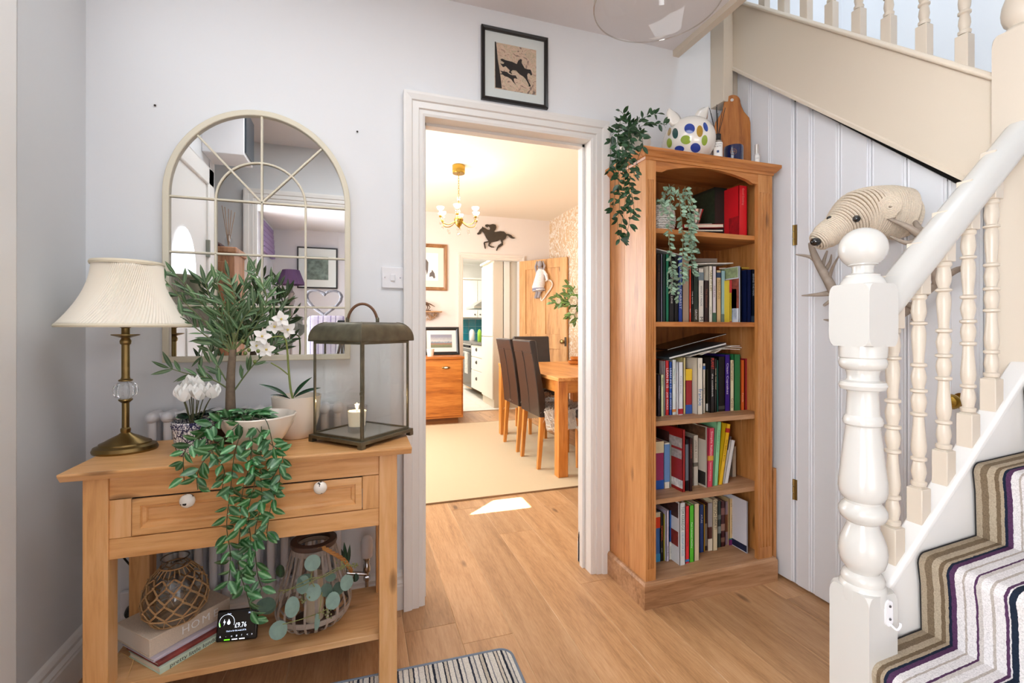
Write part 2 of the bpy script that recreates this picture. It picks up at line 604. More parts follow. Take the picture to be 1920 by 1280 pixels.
def skirting(name, a, b, normal, h=.155, t=.02):
    mb = MB()
    prof = [(0, 0), (t, 0), (t, h * .62), (t * .85, h * .66), (t * .9, h * .70), (t * .55, h * .78), (t * .6, h * .86), (t * .3, h * .95), (0, h)]
    mb.sweep(prof, a, b, normal, (0, 0, 1))
    return struct(mb, name, TRIM)
skirting('baseboard_left', (WX0, .45, 0), (WX0, WY, 0), (1, 0, 0))
skirting('baseboard_far', (WX0, WY, 0), (.175, WY, 0), (0, -1, 0))
skirting('baseboard_dining', (DX1, WY + .1, 0), (2.66, WY + .1, 0), (0, 1, 0))

# doorway lining and architraves
dj = MB()
dj.box(DX0 - .02, DX0, WY - .004, WY + .1, 0, DZ)
dj.box(DX1, DX1 + .02, WY - .004, WY + .1, 0, DZ)
dj.box(DX0 - .02, DX1 + .02, WY - .004, WY + .1, DZ, DZ + .02)
dj.box(DX1 - .012, DX1, WY + .045, WY + .075, 0, DZ)
dj.box(DX0, DX0 + .012, WY + .045, WY + .075, 0, DZ)
dj.box(DX0, DX1, WY + .045, WY + .075, DZ - .012, DZ)
door_frame = struct(dj, 'door_1', TRIM)
AR = [(0, 0), (0, .014), (.010, .018), (.024, .018), (.027, .026), (.052, .026), (.056, .033), (.078, .036), (.088, .036), (.088, 0)]
def arch(mb, x0, x1, z1, y, d, prof=AR, z0=0.0):
    """mitred architrave round an opening, d = outward direction in y"""
    n = len(prof)
    vs_ = []
    for (cx, cz, sx, sz) in ((x0, z0, -1, 0), (x0, z1, -1, 1), (x1, z1, 1, 1), (x1, z0, 1, 0)):
        for p in prof: vs_.append((cx + sx * p[0], y + d * p[1], cz + sz * p[0]))
    fs = []
    for k in range(3):
        for i in range(n):
            j = (i + 1) % n
            fs.append((k * n + i, k * n + j, (k + 1) * n + j, (k + 1) * n + i))
    fs += [list(range(n)), list(range(4 * n - 1, 3 * n - 1, -1))]
    mb.add(vs_, fs)
    return mb
B(arch(MB(), DX0, DX1, DZ, WY - .003, -1), 'architrave', TRIM, door_frame)
B(arch(MB(), DX0, DX1, DZ, WY + .1, 1), 'architrave', TRIM, door_frame)

# ------------------------------------------------------------------ understairs panelling: vertical boards, a door among them
S2 = lambda y: 1.61 + .895 * (y - .934)      # underside of the upper string
wall_right = struct(MB().box(WX1 + .022, WX1 + .04, .86, WY, 0, 1.2), 'wall_right', PANEL)
struct(MB().box(2.665, 2.76, -1.2, WY + .1, 0, 4.3), 'wall_outer', WALL)
edges = [WY, 1.818, 1.699, 1.577]
def board(parent, ya, yb, name='board'):
    g = .001
    y0, y1 = yb + g, ya - g
    c = .005
    mb = MB()
    # cross-section with beaded long edges, top cut to the rake of the stair
    sec = [(y0, .006), (y0 + c, .0015), (y0 + c * 2, .004), (y0 + c * 2.6, 0), (y1 - c * 2.6, 0), (y1 - c * 2, .004), (y1 - c, .0015), (y1, .006), (y1, .022), (y0, .022)]
    vs_ = [(WX1 + d, y, 0.012) for y, d in sec] + [(WX1 + d, y, S2(y) - .012 - .02 * max(0, (1.6 - y)) / .6) for y, d in sec]
    n = len(sec)
    mb.add(vs_, [list(range(n)), list(range(2 * n - 1, n - 1, -1))] + [(i, i + n, (i + 1) % n + n, (i + 1) % n) for i in range(n)])
    return B(mb, name, PANEL, parent)
for a, b in zip(edges, edges[1:]): board(wall_right, a, b)
ud = bpy.data.objects.new('door_2', None); COL.objects.link(ud); ORG[ud.name] = Vector((0, 0, 0)); ud['kind'] = 'structure'
ud['label'] = 'white boarded understairs door with brass knob and two brass hinges'
edges = [1.571, 1.4895, 1.3706, 1.2487, 1.1288, 1.0088, .915]
for a, b in zip(edges, edges[1:]): board(ud, a, b)
for z in (1.565, .43):
    h = MB().box(WX1 - .003, WX1 + .001, 1.560, 1.573, z - .045, z + .045)
    for k in range(3): h.lathe([(.0045, z - .045 + k * .031), (.0045, z - .045 + k * .031 + .028)], (WX1 - .004, 1.574, 0), 10)
    B(h, 'hinge', plain('old brass', '#a38a55', .45, .9), ud, smooth=True)
kn = MB()
Mx = Matrix.Rotation(radians(-90), 4, 'Y')
kn.lathe([(.024, 0), (.026, .003), (.02, .008), (.009, .012), (.008, .028), (.016, .034), (.0235, .044), (.0245, .052), (.019, .062), (.008, .066)], (WX1, .967, .915), 20, M=Mx)
B(kn, 'knob', BRASS, ud, smooth=True)
for a, b in ((.915, .70),): board(wall_right, a, (a + b) / 2); board(wall_right, (a + b) / 2, b)

# upper string (spandrel) with cap rail
sp = MB()
ya, yb = .85, 1.955
T2 = lambda y: 1.8946 + .9 * (y - .872)
sp.prism([(ya, S2(ya)), (yb, S2(yb)), (yb, T2(yb)), (ya, T2(ya))], 1.79, 1.825, 'yz')
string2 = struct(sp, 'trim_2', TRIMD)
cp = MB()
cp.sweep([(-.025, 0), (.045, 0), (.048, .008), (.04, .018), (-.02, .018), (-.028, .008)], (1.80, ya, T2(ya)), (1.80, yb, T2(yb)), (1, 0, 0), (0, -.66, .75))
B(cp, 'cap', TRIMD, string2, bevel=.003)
lip = MB(); lip.sweep([(-.006, 0), (0, 0), (0, .02), (-.006, .014)], (1.79, ya, S2(ya)), (1.79, yb, S2(yb)), (1, 0, 0), (0, 0, 1))
B(lip, 'bead', TRIMD, string2)
gp = MB(); gp.prism([(.86, S2(.86) - .045), (1.93, S2(1.93) - .008), (1.93, S2(1.93) + .02), (.86, S2(.86) + .02)], WX1 + .006, WX1 + .02, 'yz')
struct(gp, 'dark_gap', BLACK)  # black strip standing in for the shade inside the open gap
bx = MB().box(1.731, 1.79, 1.868, WY, 2.285, 4.2); bx.box(1.79, 1.85, 1.9, WY, 2.30, 4.2)
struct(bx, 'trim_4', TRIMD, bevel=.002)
# soffit between the upper string and the outer wall
sf = MB().prism([(ya, S2(ya) + .03), (yb, S2(yb) + .03), (yb, S2(yb) + .05), (ya, S2(ya) + .05)], 1.87, 2.66, 'yz')
struct(sf, 'ceiling_stair', CEIL)
# upper steps and landing behind the upper balusters
us = MB()
for k in range(6):
    us.box(1.825, 2.66, .86 + .18 * k, 1.06 + .18 * k, T2(.86 + .18 * k) - .15, T2(.86 + .18 * k) - .06)
struct(us, 'trim_5', TRIM)
us = MB().box(1.52, 2.76, -1.2, WY + .1, 4.2, 4.3)
struct(us, 'ceiling_upper', CEIL)
struct(MB().box(1.42, 1.50, -.12, WY, HC + .1, 4.2), 'wall_landing', WALL)
struct(MB().box(1.42, 2.76, -1.3, -1.2, 0, 4.2).box(1.42, 1.5, -1.3, -.12, HC + .1, 4.3), 'wall_stair', WALL)

# ------------------------------------------------------------------ lower stair flight
NX, NY = 1.127, .778
CARPET = stripes('stair runner', 'Y', .36, [
    (0, '#85745f'), (.02, '#c3bbb4'), (.07, '#e0dcdb'), (.13, '#a99d92'), (.15, '#e0dcdb'), (.2, '#8a7a6a'), (.22, '#d9d4d0'), (.27, '#4e3550'), (.285, '#dedad9'), (.34, '#b9b0a8'), (.36, '#dfdbda'), (.42, '#c9c2bc'), (.46, '#e3dfde'),
    (.50, '#222b3b'), (.528, '#d9d4d4'), (.539, '#553757'), (.552, '#e1dddd'), (.60, '#b8aea6'), (.615, '#e4e0e0'), (.66, '#cbc4bf'), (.683, '#553757'), (.695, '#e1dddd'), (.74, '#b5aaa2'), (.752, '#e2dede'),
    (.792, '#553757'), (.818, '#20283a'), (.834, '#aa9a84'), (.852, '#75644f'), (.876, '#b3a48e'), (.915, '#7d6c57'), (.955, '#ab9b85')])
st = MB()
ys0, ys1 = -.02, .768
RX = [.89, 1.10, 1.309, 1.52, 1.74, 1.96]
for k, x in enumerate(RX):
    st.box(x + .012, 2.66, ys0, ys1, .2 * k, .2 * (k + 1) - .012)
stairs = struct(st, 'trim_6', TRIM)
cps = MB()
t = .012
outer = []
for k, x in enumerate(RX):
    z = .2 * (k + 1)
    outer.append((x, z - .2 + t))
    outer.append((x - .004, z - .075))
    for a in range(6):
        an = radians(180 - 18 * a)
        outer.append((x + .012 + .024 * cos(an), z - .024 + .024 * sin(an)))
outer.append((2.66, .2 * len(RX)))
inner = [(p[0] + .0 , p[1]) for p in outer]
poly = outer + [(2.66, .2 * len(RX) - .03)]
for k in range(len(RX) - 1, -1, -1):
    poly += [(RX[k] + .02, .2 * (k + 1) - .03), (RX[k] + .02, .2 * k - .002 if k else .002)]
cps.prism(poly, ys0 + .004, ys1 - .002, 'xz')
for p in cps.v: p.y -= .768
carp = MB(); carp.v = cps.v; carp.f = cps.f; carp.m = cps.m
me = carp.mesh('stair_carpet', CARPET)
cpo = O(me, 'stair_carpet', None)
cpo.location = (0, .768, 0)
tag(cpo, 'striped cream, purple and brown wool carpet running up the lower stairs', 'carpet')
cb = MB()
pe = [(p[0], p[1] + .0012) for p in outer]
cb.tube([(p[0] - .001, ys1 - .004, p[1]) for p in pe if p[0] < 2.0], .0015, 6)
cb2 = B(cb, 'binding', plain('carpet binding', '#1c1a1c', .95), None)
cb2.parent = cpo; cb2.location = (0, -.768, 0)

# closed string beside the treads
ZB = lambda x: .572 + .9 * (x - 1.248)
sb = MB().prism([(1.165, 0), (1.85, 0), (1.85, ZB(1.85)), (1.165, ZB(1.165))], .77, .806, 'xz')
str1 = struct(sb, 'trim_7', TRIM)
cp = MB(); cp.sweep([(-.008, -.004), (.044, -.004), (.044, .008), (.038, .014), (-.002, .014), (-.008, .008)], (1.165, .77, ZB(1.165)), (1.80, .77, ZB(1.80)), (0, 1, 0), (-.67, 0, .74))
B(cp, 'cap', TRIM, str1, bevel=.002)

# newel posts
def sq(mb, cx, cy_, z0, z1, w, ch=.018, rings=5, low=True):
    """square block whose corners are rounded off towards both ends"""
    vs_ = []; n = 0
    zs = []
    for i in range(rings + 1):
        a = i / rings * pi / 2
        zs.append((z0 + ch * (1 - sin(a)), ch * (1 - sin(a)) if 0 else ch * (1 - sin(a))))
    prof = [(z0 + ch * (1 - cos(i / rings * pi / 2)), (w / 2) * (.80 + .20 * sin(i / rings * pi / 2))) for i in range(rings + 1)]
    prof += [(z1 - ch * (1 - cos(i / rings * pi / 2)), (w / 2) * (.80 + .20 * sin(i / rings * pi / 2))) for i in range(rings, -1, -1)]
    if not low: prof = [(z0, w / 2)] + prof[rings + 1:]
    h = w / 2
    for z, r in prof:
        c = (h - r) * 1.6            # corner chamfer grows to the ends
        pts = [(h, -h + c), (h, h - c), (h - c, h), (-h + c, h), (-h, h - c), (-h, -h + c), (-h + c, -h), (h - c, -h)]
        vs_ += [(cx + p[0], cy_ + p[1], z) for p in pts]
    m = len(prof); fs = []
    for j in range(m - 1):
        for i in range(8):
            k = (i + 1) % 8
            fs.append((j * 8 + i, j * 8 + k, (j + 1) * 8 + k, (j + 1) * 8 + i))
    fs += [list(range(7, -1, -1)), [(m - 1) * 8 + i for i in range(8)]]
    mb.add(vs_, fs)
zv = lambda v: EYE + (HOR - v) * .0012557
NPX = [(1120, .047), (1112, .0475), (1100, .0475), (1092, .046), (1088, .042), (1080, .043), (1072, .039), (1068, .032), (1064, .034), (1056, .042), (1044, .0465), (1030, .048), (1014, .0455), (998, .039), (984, .032), (978, .030),
       (975, .035), (970, .043), (960, .048), (952, .047), (944, .041), (940, .036), (936, .036), (932, .041), (925, .046), (915, .0482), (900, .0475), (880, .0445), (850, .0405), (820, .0365), (800, .0335), (797, .034), (794, .038), (788, .0395), (781, .037), (777, .033), (760, .032), (736, .0305), (731, .032), (729, .044), (722, .0475), (715, .044), (712, .033), (708, .031), (698, .032), (693, .034), (691, .041), (689, .043), (687, .0455), (680, .0478), (674, .046), (671, .044), (669, .0465), (650, .0475), (645, .0475)]
nw = thing('newel_post', 'glossy white turned newel post with a ball finial at the stair foot', 'newel', (NX, NY, 0))
nb = MB(); nb.box(NX - .046, NX + .046, NY - .046, NY + .046, 0, .45); sq(nb, NX, NY, .45, .545, .092, .03, low=False)
B(nb, 'base_block', NEWEL, nw, smooth=30)
B(MB().lathe([(r, zv(v)) for v, r in NPX], (NX, NY, 0), 40), 'shaft', NEWEL, nw, smooth=35)
tb = MB(); sq(tb, NX, NY, 1.108, 1.252, .094, .028); B(tb, 'head_block', NEWEL, nw, smooth=30)
nk = MB().lathe([(.046, 1.248), (.046, 1.252), (.044, 1.258), (.040, 1.265), (.034, 1.271), (.034, 1.274), (.028, 1.276), (.0215, 1.279), (.0205, 1.287), (.022, 1.295), (.030, 1.298), (.030, 1.301)], (NX, NY, 0), 32)
B(nk, 'neck', NEWEL, nw, smooth=35)
bl = MB().lathe([(.026, 1.30)] + [(.0485 * cos(a), 1.3375 + .0485 * sin(a)) for a in [radians(-50 + 140 * i / 16) for i in range(17)]], (NX, NY, 0), 36)
B(bl, 'ball_finial', NEWEL, nw, smooth=True)
cc = MB().box(.0, .018, -.004, 0, 0, .045)
cc = MB(); pp = P(1664, 1148, Y=NY - .046)
cc.prism([(pp.x - .010 + .0 * i, 0) for i in range(0)] or [(pp.x + .011 * cos(a), pp.z + (.018 if sin(a) > 0 else -.018) + .011 * sin(a)) for a in [2 * pi * i / 16 for i in range(16)]], NY - .051, NY - .046, 'xz')
hk = bez([(pp.x, NY - .05, pp.z - .022), (pp.x + .004, NY - .062, pp.z - .03), (pp.x + .010, NY - .066, pp.z - .022), (pp.x + .010, NY - .066, pp.z - .014)], 4)
cc.tube(hk, .0025, 6)
B(cc, 'cord_cleat', WHITEP, nw, smooth=35)
sc_ = MB()
for dz in (.017, -.012): sc_.ball((pp.x, NY - .0515, pp.z + dz), .003, 8, 5)
B(sc_, 'screw', plain('screw', '#77777a', .3, 1), nw)

# second newel at the turn of the stair
N2X, N2Y = 1.812, .803
nw2 = thing('newel_post', 'thick cream newel post at the turn of the stair, cut by the right picture edge', 'newel', (N2X, N2Y, .2))
nb = MB(); nb.box(N2X - .048, N2X + .048, N2Y - .048, N2Y + .048, .2, 1.88); sq(nb, N2X, N2Y, 1.88, 2.0, .096, .04, low=False); B(nb, 'base_block', BALM, nw2, smooth=30)
n2 = MB().lathe([(r * .98, 1.965 + (z - .53) * 1.0) for r, z in [(r, zv(v)) for v, r in NPX]], (N2X, N2Y, 0), 32)
B(n2, 'shaft', BALM, nw2, smooth=35)

# balusters
BP = [(0, .0145), (.008, .0165), (.02, .0165), (.03, .013), (.06, .0145), (.09, .0158), (.115, .014), (.135, .0112), (.14, .0112), (.146, .017), (.155, .017), (.162, .011), (.18, .0135), (.21, .0148), (.26, .0138), (.31, .0118), (.355, .0105), (.362, .0165), (.374, .0165), (.382, .0108), (.40, .0130), (.43, .0158), (.455, .0145), (.485, .0112), (.49, .0112), (.496, .0172), (.508, .0172), (.515, .0112), (.535, .0145), (.56, .0158), (.59, .0140), (.612, .0112), (.618, .0168), (.630, .0168), (.638, .0108), (.68, .0118), (.74, .0140), (.79, .0158), (.82, .0148), (.845, .0115), (.852, .0165), (.864, .0165), (.872, .0112), (.90, .0142), (.93, .0155), (.96, .0125), (.972, .0118), (.978, .0165), (.99, .0165), (1, .0145)]
TL = .482
def baluster_meshes(btm, top, mat):
    """turned part fixed, square foot and head lengths given"""
    a = MB(); a.box(-.0175, .0175, -.0175, .0175, -btm, -.004)
    a.lathe([(.0175 * 1.25, -.004), (.0145, 0)], (0, 0, 0), 4, M=Matrix.Rotation(radians(45), 4, 'Z'))
    f = a.mesh('foot', mat)
    t_ = MB().lathe([(r, TL * (1 - t)) for t, r in reversed(BP)], (0, 0, 0), 18)
    tm = t_.mesh('turning', mat, smooth=35)
    h = MB().box(-.0175, .0175, -.0175, .0175, TL + .0, TL + top)
    hm = h.mesh('head', mat)
    return f, tm, hm
bm1 = baluster_meshes(.11, .13, BALM)
ords = ['first', 'second', 'third', 'fourth', 'fifth']
for i, bx_ in enumerate((1.248, 1.343, 1.439, 1.538, 1.637)):
    zt = ZB(bx_) + .095
    r = thing('baluster', 'turned cream baluster, %s up from the ball-topped newel on the lower flight' % ords[i], 'baluster', (bx_, .79, zt), 'balusters of the lower flight', local=True)
    O(bm1[0], 'foot', r, bevel=.002); O(bm1[1], 'turning', r); O(bm1[2], 'head', r, bevel=.002)
bm2 = baluster_meshes(.12, .12, BALM)
o2 = ['nearest the right-hand newel', 'second from the right-hand newel', 'third from the right-hand newel', 'fourth from the right-hand newel', 'fifth from the right-hand newel', 'sixth from the right-hand newel', 'seventh from the right-hand newel', 'eighth from the right-hand newel']
for i, by in enumerate((.94, 1.05, 1.16, 1.265, 1.373, 1.484, 1.594, 1.70)):
    zt = T2(by) + .018 + .10
    r = thing('baluster', 'white baluster on the upper flight rail, %s' % o2[i], 'baluster', (1.812, by, zt), 'balusters of the upper flight', local=True)
    O(bm2[0], 'foot', r, bevel=.002); O(bm2[1], 'turning', r); O(bm2[2], 'head', r, bevel=.002)
# handrails
RZ = lambda x: 1.205 + .885 * (x - 1.248)
HP = [(-.030, .012), (-.032, .02), (-.032, .045), (-.026, .058), (-.012, .066), (.012, .066), (.026, .058), (.032, .045), (.032, .02), (.030, .012), (.022, .0), (-.022, .0)]
hr = MB(); hr.sweep(HP, (1.168, .782, RZ(1.168)), (1.775, .782, RZ(1.775)), (0, 1, 0), (-.663, 0, .749))
single(hr, 'handrail', NEWEL, 'broad cream handrail sloping up from the ball-topped newel', 'handrail', smooth=50)
hr2 = MB(); hr2.sweep(HP, (1.80, .86, T2(.86) + .82), (1.80, 1.9, T2(1.9) + .82), (1, 0, 0), (0, -.663, .749))

# ------------------------------------------------------------------ entrance side (seen in the mirror)
LR = plain('living room paint', '#cfced2', .85)
wn = MB()
wn.box(-1.35, -.74, -.12, -.02, 0, HC); wn.box(-.74, 1.5, -.12, -.02, 2.12, HC)
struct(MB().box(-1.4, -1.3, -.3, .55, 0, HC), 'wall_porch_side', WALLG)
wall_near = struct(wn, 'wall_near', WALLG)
arn = MB(); arch(arn, -.72, 1.9, 2.1, -.02, 1); B(arn, 'architrave', TRIM, wall_near)
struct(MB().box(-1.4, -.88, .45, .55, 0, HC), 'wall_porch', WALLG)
struct(MB().box(-1.5, -.884, -.02, .45, HC, HC + .1), 'ceiling_porch', CEIL)
lw = MB()
lw.box(-1.9, 3.0, -3.2, -3.1, 0, 2.5); lw.box(-1.2, -1.1, -3.1, -2.1, 0, 2.5); lw.box(-1.95, -1.85, -3.1, -.12, 0, 2.5); lw.box(-1.9, 3.0, -3.1, -.12, 2.5, 2.6); lw.box(3.0, 3.1, -3.2, -.1, 0, 2.6)
struct(lw, 'wall_living', LR)
# glazed entrance door in the left wall
ed = MB(); ed.box(WX0 - .0, WX0 + .03, .72, 1.46, 0.01, 2.0)
ent = struct(ed, 'door_3', TRIM)
arx = MB()
for (y0, y1, z0, z1) in ((.62, .72, 0, 2.1), (1.46, 1.545, 0, 2.1), (.62, 1.545, 2.0, 2.1)):
    arx.box(WX0, WX0 + .045, y0, y1, z0, z1)
B(arx, 'architrave', TRIM, ent, bevel=.006)
fan = MB()
pts = [(1.09 + .17 * cos(a), 1.45 + .22 * sin(a)) for a in [pi * i / 14 for i in range(15)]] + [(.92, 1.25), (1.26, 1.25)]
fan.prism(pts, WX0 + .031, WX0 + .036, 'yz')
B(fan, 'pane', emit('door pane daylight', '#f2f7ff', 1.3), ent)
mo = MB()
for z0, z1 in ((.25, .75), (.85, 1.15)):
    for y0, y1 in ((.80, 1.06), (1.12, 1.38)):
        mo.box(WX0 + .03, WX0 + .038, y0, y1, z0, z1)
B(mo, 'raised_panel', TRIM, ent, bevel=.006)
for z in (1.62, .4):
    B(MB().box(WX0 + .03, WX0 + .05, .712, .728, z - .05, z + .05), 'hinge', plain('steel hinge', '#8b8f86', .4, .9), ent)

# ------------------------------------------------------------------ dining room shell
DC = 2.72; DY = 6.29; DXR = 2.66; DXL = -1.0
KX0, KX1, KZ = 1.367, 2.19, 2.11
dw = MB(); dw.box(DXL, KX0 - .02, DY, DY + .1, 0, DC); dw.box(KX1 + .02, DXR + .1, DY, DY + .1, 0, DC); dw.box(KX0 - .02, KX1 + .02, DY, DY + .1, KZ + .02, DC)
struct(dw, 'wall_dining_far', CREAMW)
paper, nt, b = newmat('damask wallpaper')
mp = coords(nt, (1, 5.5, 3.6))
v1 = N(nt, 'TexNoise', Scale=1.6, Detail=2.0, Distortion=2.6); nt.links.new(mp.outputs[0], v1.inputs['Vector'])
rr = ramp(nt, [(.47, '#d8b892'), (.50, '#f0e6da'), (.56, '#f0e6da'), (.59, '#d8b892')]); nt.links.new(v1.outputs[0], rr.inputs[0])
nt.links.new(rr.outputs[0], b.inputs['Base Color']); b.inputs['Roughness'].default_value = .6
struct(MB().box(DXR, DXR + .1, WY + .1, DY, 0, DC), 'wall_dining_right', paper)
dl = MB(); dl.box(DXL - .02, DXL, WY + .1, 2.835, 0, DC); dl.box(DXL - .02, DXL, 3.015, DY, 0, DC); dl.prism([(2.835, 0), (3.015, 0), (3.015, 1.86), (2.835, 1.66)], DXL - .02, DXL, 'yz'); dl.box(DXL - .02, DXL, 2.835, 3.015, 2.065, DC)  # unseen opening, its slanted sill shaped to cut the sun patch
wdl = struct(dl, 'wall_dining_left', CREAMW)
B(MB().box(DXL - .05, DXL - .03, 2.72, 3.13, 1.6, 2.1), 'pane', glassy('window glass'), wdl)
struct(MB().box(DXL - .1, DXR + .1, WY + .1, DY + .1, DC, DC + .1), 'ceiling_dining', CEIL2)
dk = MB()
dk.box(KX0 - .02, KX0, DY - .004, DY + .1, 0, KZ); dk.box(KX1, KX1 + .02, DY - .004, DY + .1, 0, KZ); dk.box(KX0 - .02, KX1 + .02, DY - .004, DY + .1, KZ, KZ + .02)
dkf = struct(dk, 'door_4', TRIM)
B(arch(MB(), KX0, KX1, KZ, DY, -1, [(p[0] * .8, p[1] * .8) for p in AR]), 'architrave', plain('dining trim', '#e8dccf', .4), dkf)
skirting('baseboard_dining_far', (DXL, DY, 0), (KX0 - .08, DY, 0), (0, -1, 0))
# kitchen shell
KW = plain('kitchen paint', '#eceae4', .7)
struct(MB().box(.7, .8, DY + .1, 9.6, 0, 2.5), 'wall_kitchen_left', KW); struct(MB().box(.7, 3.0, 9.602, 9.7, 0, 2.5), 'wall_kitchen_far', KW); struct(MB().box(2.752, 2.85, DY + .1, 9.6, 0, 2.5), 'wall_kitchen_right', KW); struct(MB().box(.7, 2.85, DY + .1, 9.6, 2.5, 2.6), 'ceiling_kitchen', KW)
TILEF = plain('kitchen floor tile', '#d8d2c6', .35, var=.06, bscale=4)
kf = struct(MB().box(.8, 2.75, 6.3, 9.6, -.012, -.004), 'floor_kitchen', plain('tile grout', '#a9a498', .8))
me = MB().box(-.148, .148, -.148, .148, -.004, .003).mesh('tile', TILEF)
for i in range(4):
    for j in range(10):
        if .95 + .3 * i < 2.0:
            o = O(me, 'tile', kf, bevel=.0015, seg=1); o.location = (.95 + .3 * i, 6.46 + .3 * j, 0)
struct(MB().box(KX0, KX1, 6.25, 6.33, 0, .012), 'trim_8', plain('threshold', '#e8e4da', .4))

# ------------------------------------------------------------------ console table
TX0, TX1, TY0, TY1, TZ = -.742, .162, 1.508, 1.865, .77
t = thing('console_table', 'honey pine console table with one long panelled drawer and a lower shelf', 'table', (-.29, 1.69, 0))
mb = MB(); mb.sweep([(0, 0), (0, -.006), (.014, -.024), (TY1 - TY0, -.024), (TY1 - TY0, 0)], (TX0, TY0, TZ), (TX1, TY0, TZ), (0, 1, 0), (0, 0, 1))
B(mb, 'tabletop', PINE, t, bevel=.0015)
LX0, LX1, LY0, LY1, LW = -.700, .118, 1.535, 1.855, .056
def tleg(x, y):
    B(MB().box(x, x + LW, y, y + LW, 0, TZ - .024), 'leg', PINEZ, t, bevel=.002)
for x in (LX0, LX1 - LW):
    for y in (LY0, LY1 - LW): tleg(x, y)
ix0, ix1 = LX0 + LW, LX1 - LW
B(MB().box(ix0, ix1, LY0 + .008, LY0 + .028, .683, TZ - .024), 'top_rail', PINE, t, bevel=.001)
B(MB().box(ix0, ix1, LY0 + .006, LY0 + .028, .520, .575), 'bottom_rail', PINE, t, bevel=.001)
DRX0, DRX1 = ix0 + .052, ix1 - .052
for a, b_ in ((ix0, DRX0 - .002), (DRX1 + .002, ix1)):
    B(MB().box(a, b_, LY0 + .007, LY0 + .028, .576, .681), 'side_block', PINEZ, t, bevel=.001)
for x in (LX0 + .01, LX1 - .03): B(MB().box(x, x + .02, LY0 + LW, LY1 - LW, .52, TZ - .024), 'side_rail', PINE, t)
B(MB().box(ix0, ix1, LY1 - .03, LY1 - .01, .55, TZ - .024), 'back_rail', PINE, t)
B(MB().box(LX0 + .006, LX1 - .006, LY0 + .022, LY1 - .004, .145, .165), 'shelf', wood('pine shelf', '#dcb07e', '#cf9f6b', '#b58352', 'x', .42), t, bevel=.002)
for x in (LX0 + .02, LX1 - .05): B(MB().box(x, x + .025, LY0 + LW, LY1 - LW, .115, .145), 'shelf_batten', PINE, t)
dr = bpy.data.objects.new('drawer', None)
mb = MB()
y0 = LY0 + .004; z0, z1 = .578, .679
def ring(mb, x0, x1, z0, z1, prof, y):
    """picture-frame section: prof list of (inset, depth)"""
    n = len(prof); vs_ = []
    for (cx, cz, sx, sz) in ((x0, z0, 1, 1), (x1, z0, -1, 1), (x1, z1, -1, -1), (x0, z1, 1, -1)):
        for p in prof: vs_.append((cx + sx * p[0], y + p[1], cz + sz * p[0]))
    fs = []
    for k in range(4):
        k2 = (k + 1) % 4
        for i in range(n - 1):
            fs.append((k * n + i, k2 * n + i, k2 * n + i + 1, k * n + i + 1))
    fs.append([k * n + n - 1 for k in range(4)])
    return mb.add(vs_, fs)
ring(mb, DRX0, DRX1, z0, z1, [(0, .022), (0, .001), (.002, 0), (.019, 0), (.022, .007), (.030, .010), (.034, .016)], y0)
drw = B(mb, 'drawer', PINE, t, bevel=0)
kw, nt, bb = newmat('speckled china knob')
mp = coords(nt); v1 = N(nt, 'TexNoise', Scale=75.0, Detail=2.0); nt.links.new(mp.outputs[0], v1.inputs['Vector'])
r_ = ramp(nt, [(.385, '#191717'), (.42, '#f1ece2')]); nt.links.new(v1.outputs[0], r_.inputs[0]); nt.links.new(r_.outputs[0], bb.inputs['Base Color']); bb.inputs['Roughness'].default_value = .15
for px, pv in ((349, 941), (600, 916)):
    p = P(px, pv, Y=y0 - .028)
    k = MB().lathe([(.007, 0), (.0065, .012), (.008, .016), (.014, .018), (.019, .023), (.0195, .028), (.016, .034), (.009, .038), (.002, .039)], (p.x, y0 + .008, p.z), 24, M=Matrix.Rotation(radians(90), 4, 'X'))
    B(k, 'knob', kw, drw, smooth=True)
B(MB().box(DRX0 - .002, DRX1 + .002, LY0 + .012, LY0 + .02, .679, .684), 'shadow_gap', BLACK, t)

# ------------------------------------------------------------------ radiator behind it
RP = plain('radiator enamel', '#e4e3e6', .3, coat=.2)
r = thing('column_radiator', 'white old-style column radiator on the wall behind the console table', 'radiator', (-.37, 1.91, 0))
x = -.668; i = 0
sec = MB()
for yy in (-.024, .024):
    sec.tube(bez([(0, yy, .215), (0, yy, .25), (0, yy, .5), (0, yy, .8), (0, yy, .835)], 2), [.0125, .0135] + [.0135] * 5 + [.0135, .0125], 10)
sec.tube([(0, -.03, .845), (0, .03, .845)], .0195, 10); sec.tube([(0, -.03, .215), (0, .03, .215)], .0195, 10)
sec.ball((0, -.03, .845), .0195, 10, 6); sec.ball((0, .03, .845), .0195, 10, 6); sec.ball((0, -.03, .215), .0195, 10, 6); sec.ball((0, .03, .215), .0195, 10, 6)
ORG[r.name] = Vector((0, 0, 0)); r.location = (-.37, 1.91, 0); ORG[r.name] = Vector((-.37, 1.91, 0))
sme = sec.mesh('column', RP, smooth=True)
while x < -.06:
    O(sme, 'column', r, M=Matrix.Translation((x, 1.91, 0))); x += .0455; i += 1
xe = x - .0455
B(MB().tube([(-.668, 1.91, .845), (xe, 1.91, .845)], .014, 10).tube([(-.668, 1.91, .215), (xe, 1.91, .215)], .014, 10), 'header_pipe', RP, r, smooth=True)
B(MB().box(-.60, -.58, 1.90, 1.92, 0, .2).box(-.13, -.11, 1.90, 1.92, 0, .2), 'foot', RP, r)
v = thing('radiator_valve', 'white ribbed thermostat valve on chrome pipework right of the radiator', 'valve', (.03, 1.90, 0))
p = P(688, 1060, Y=1.90)
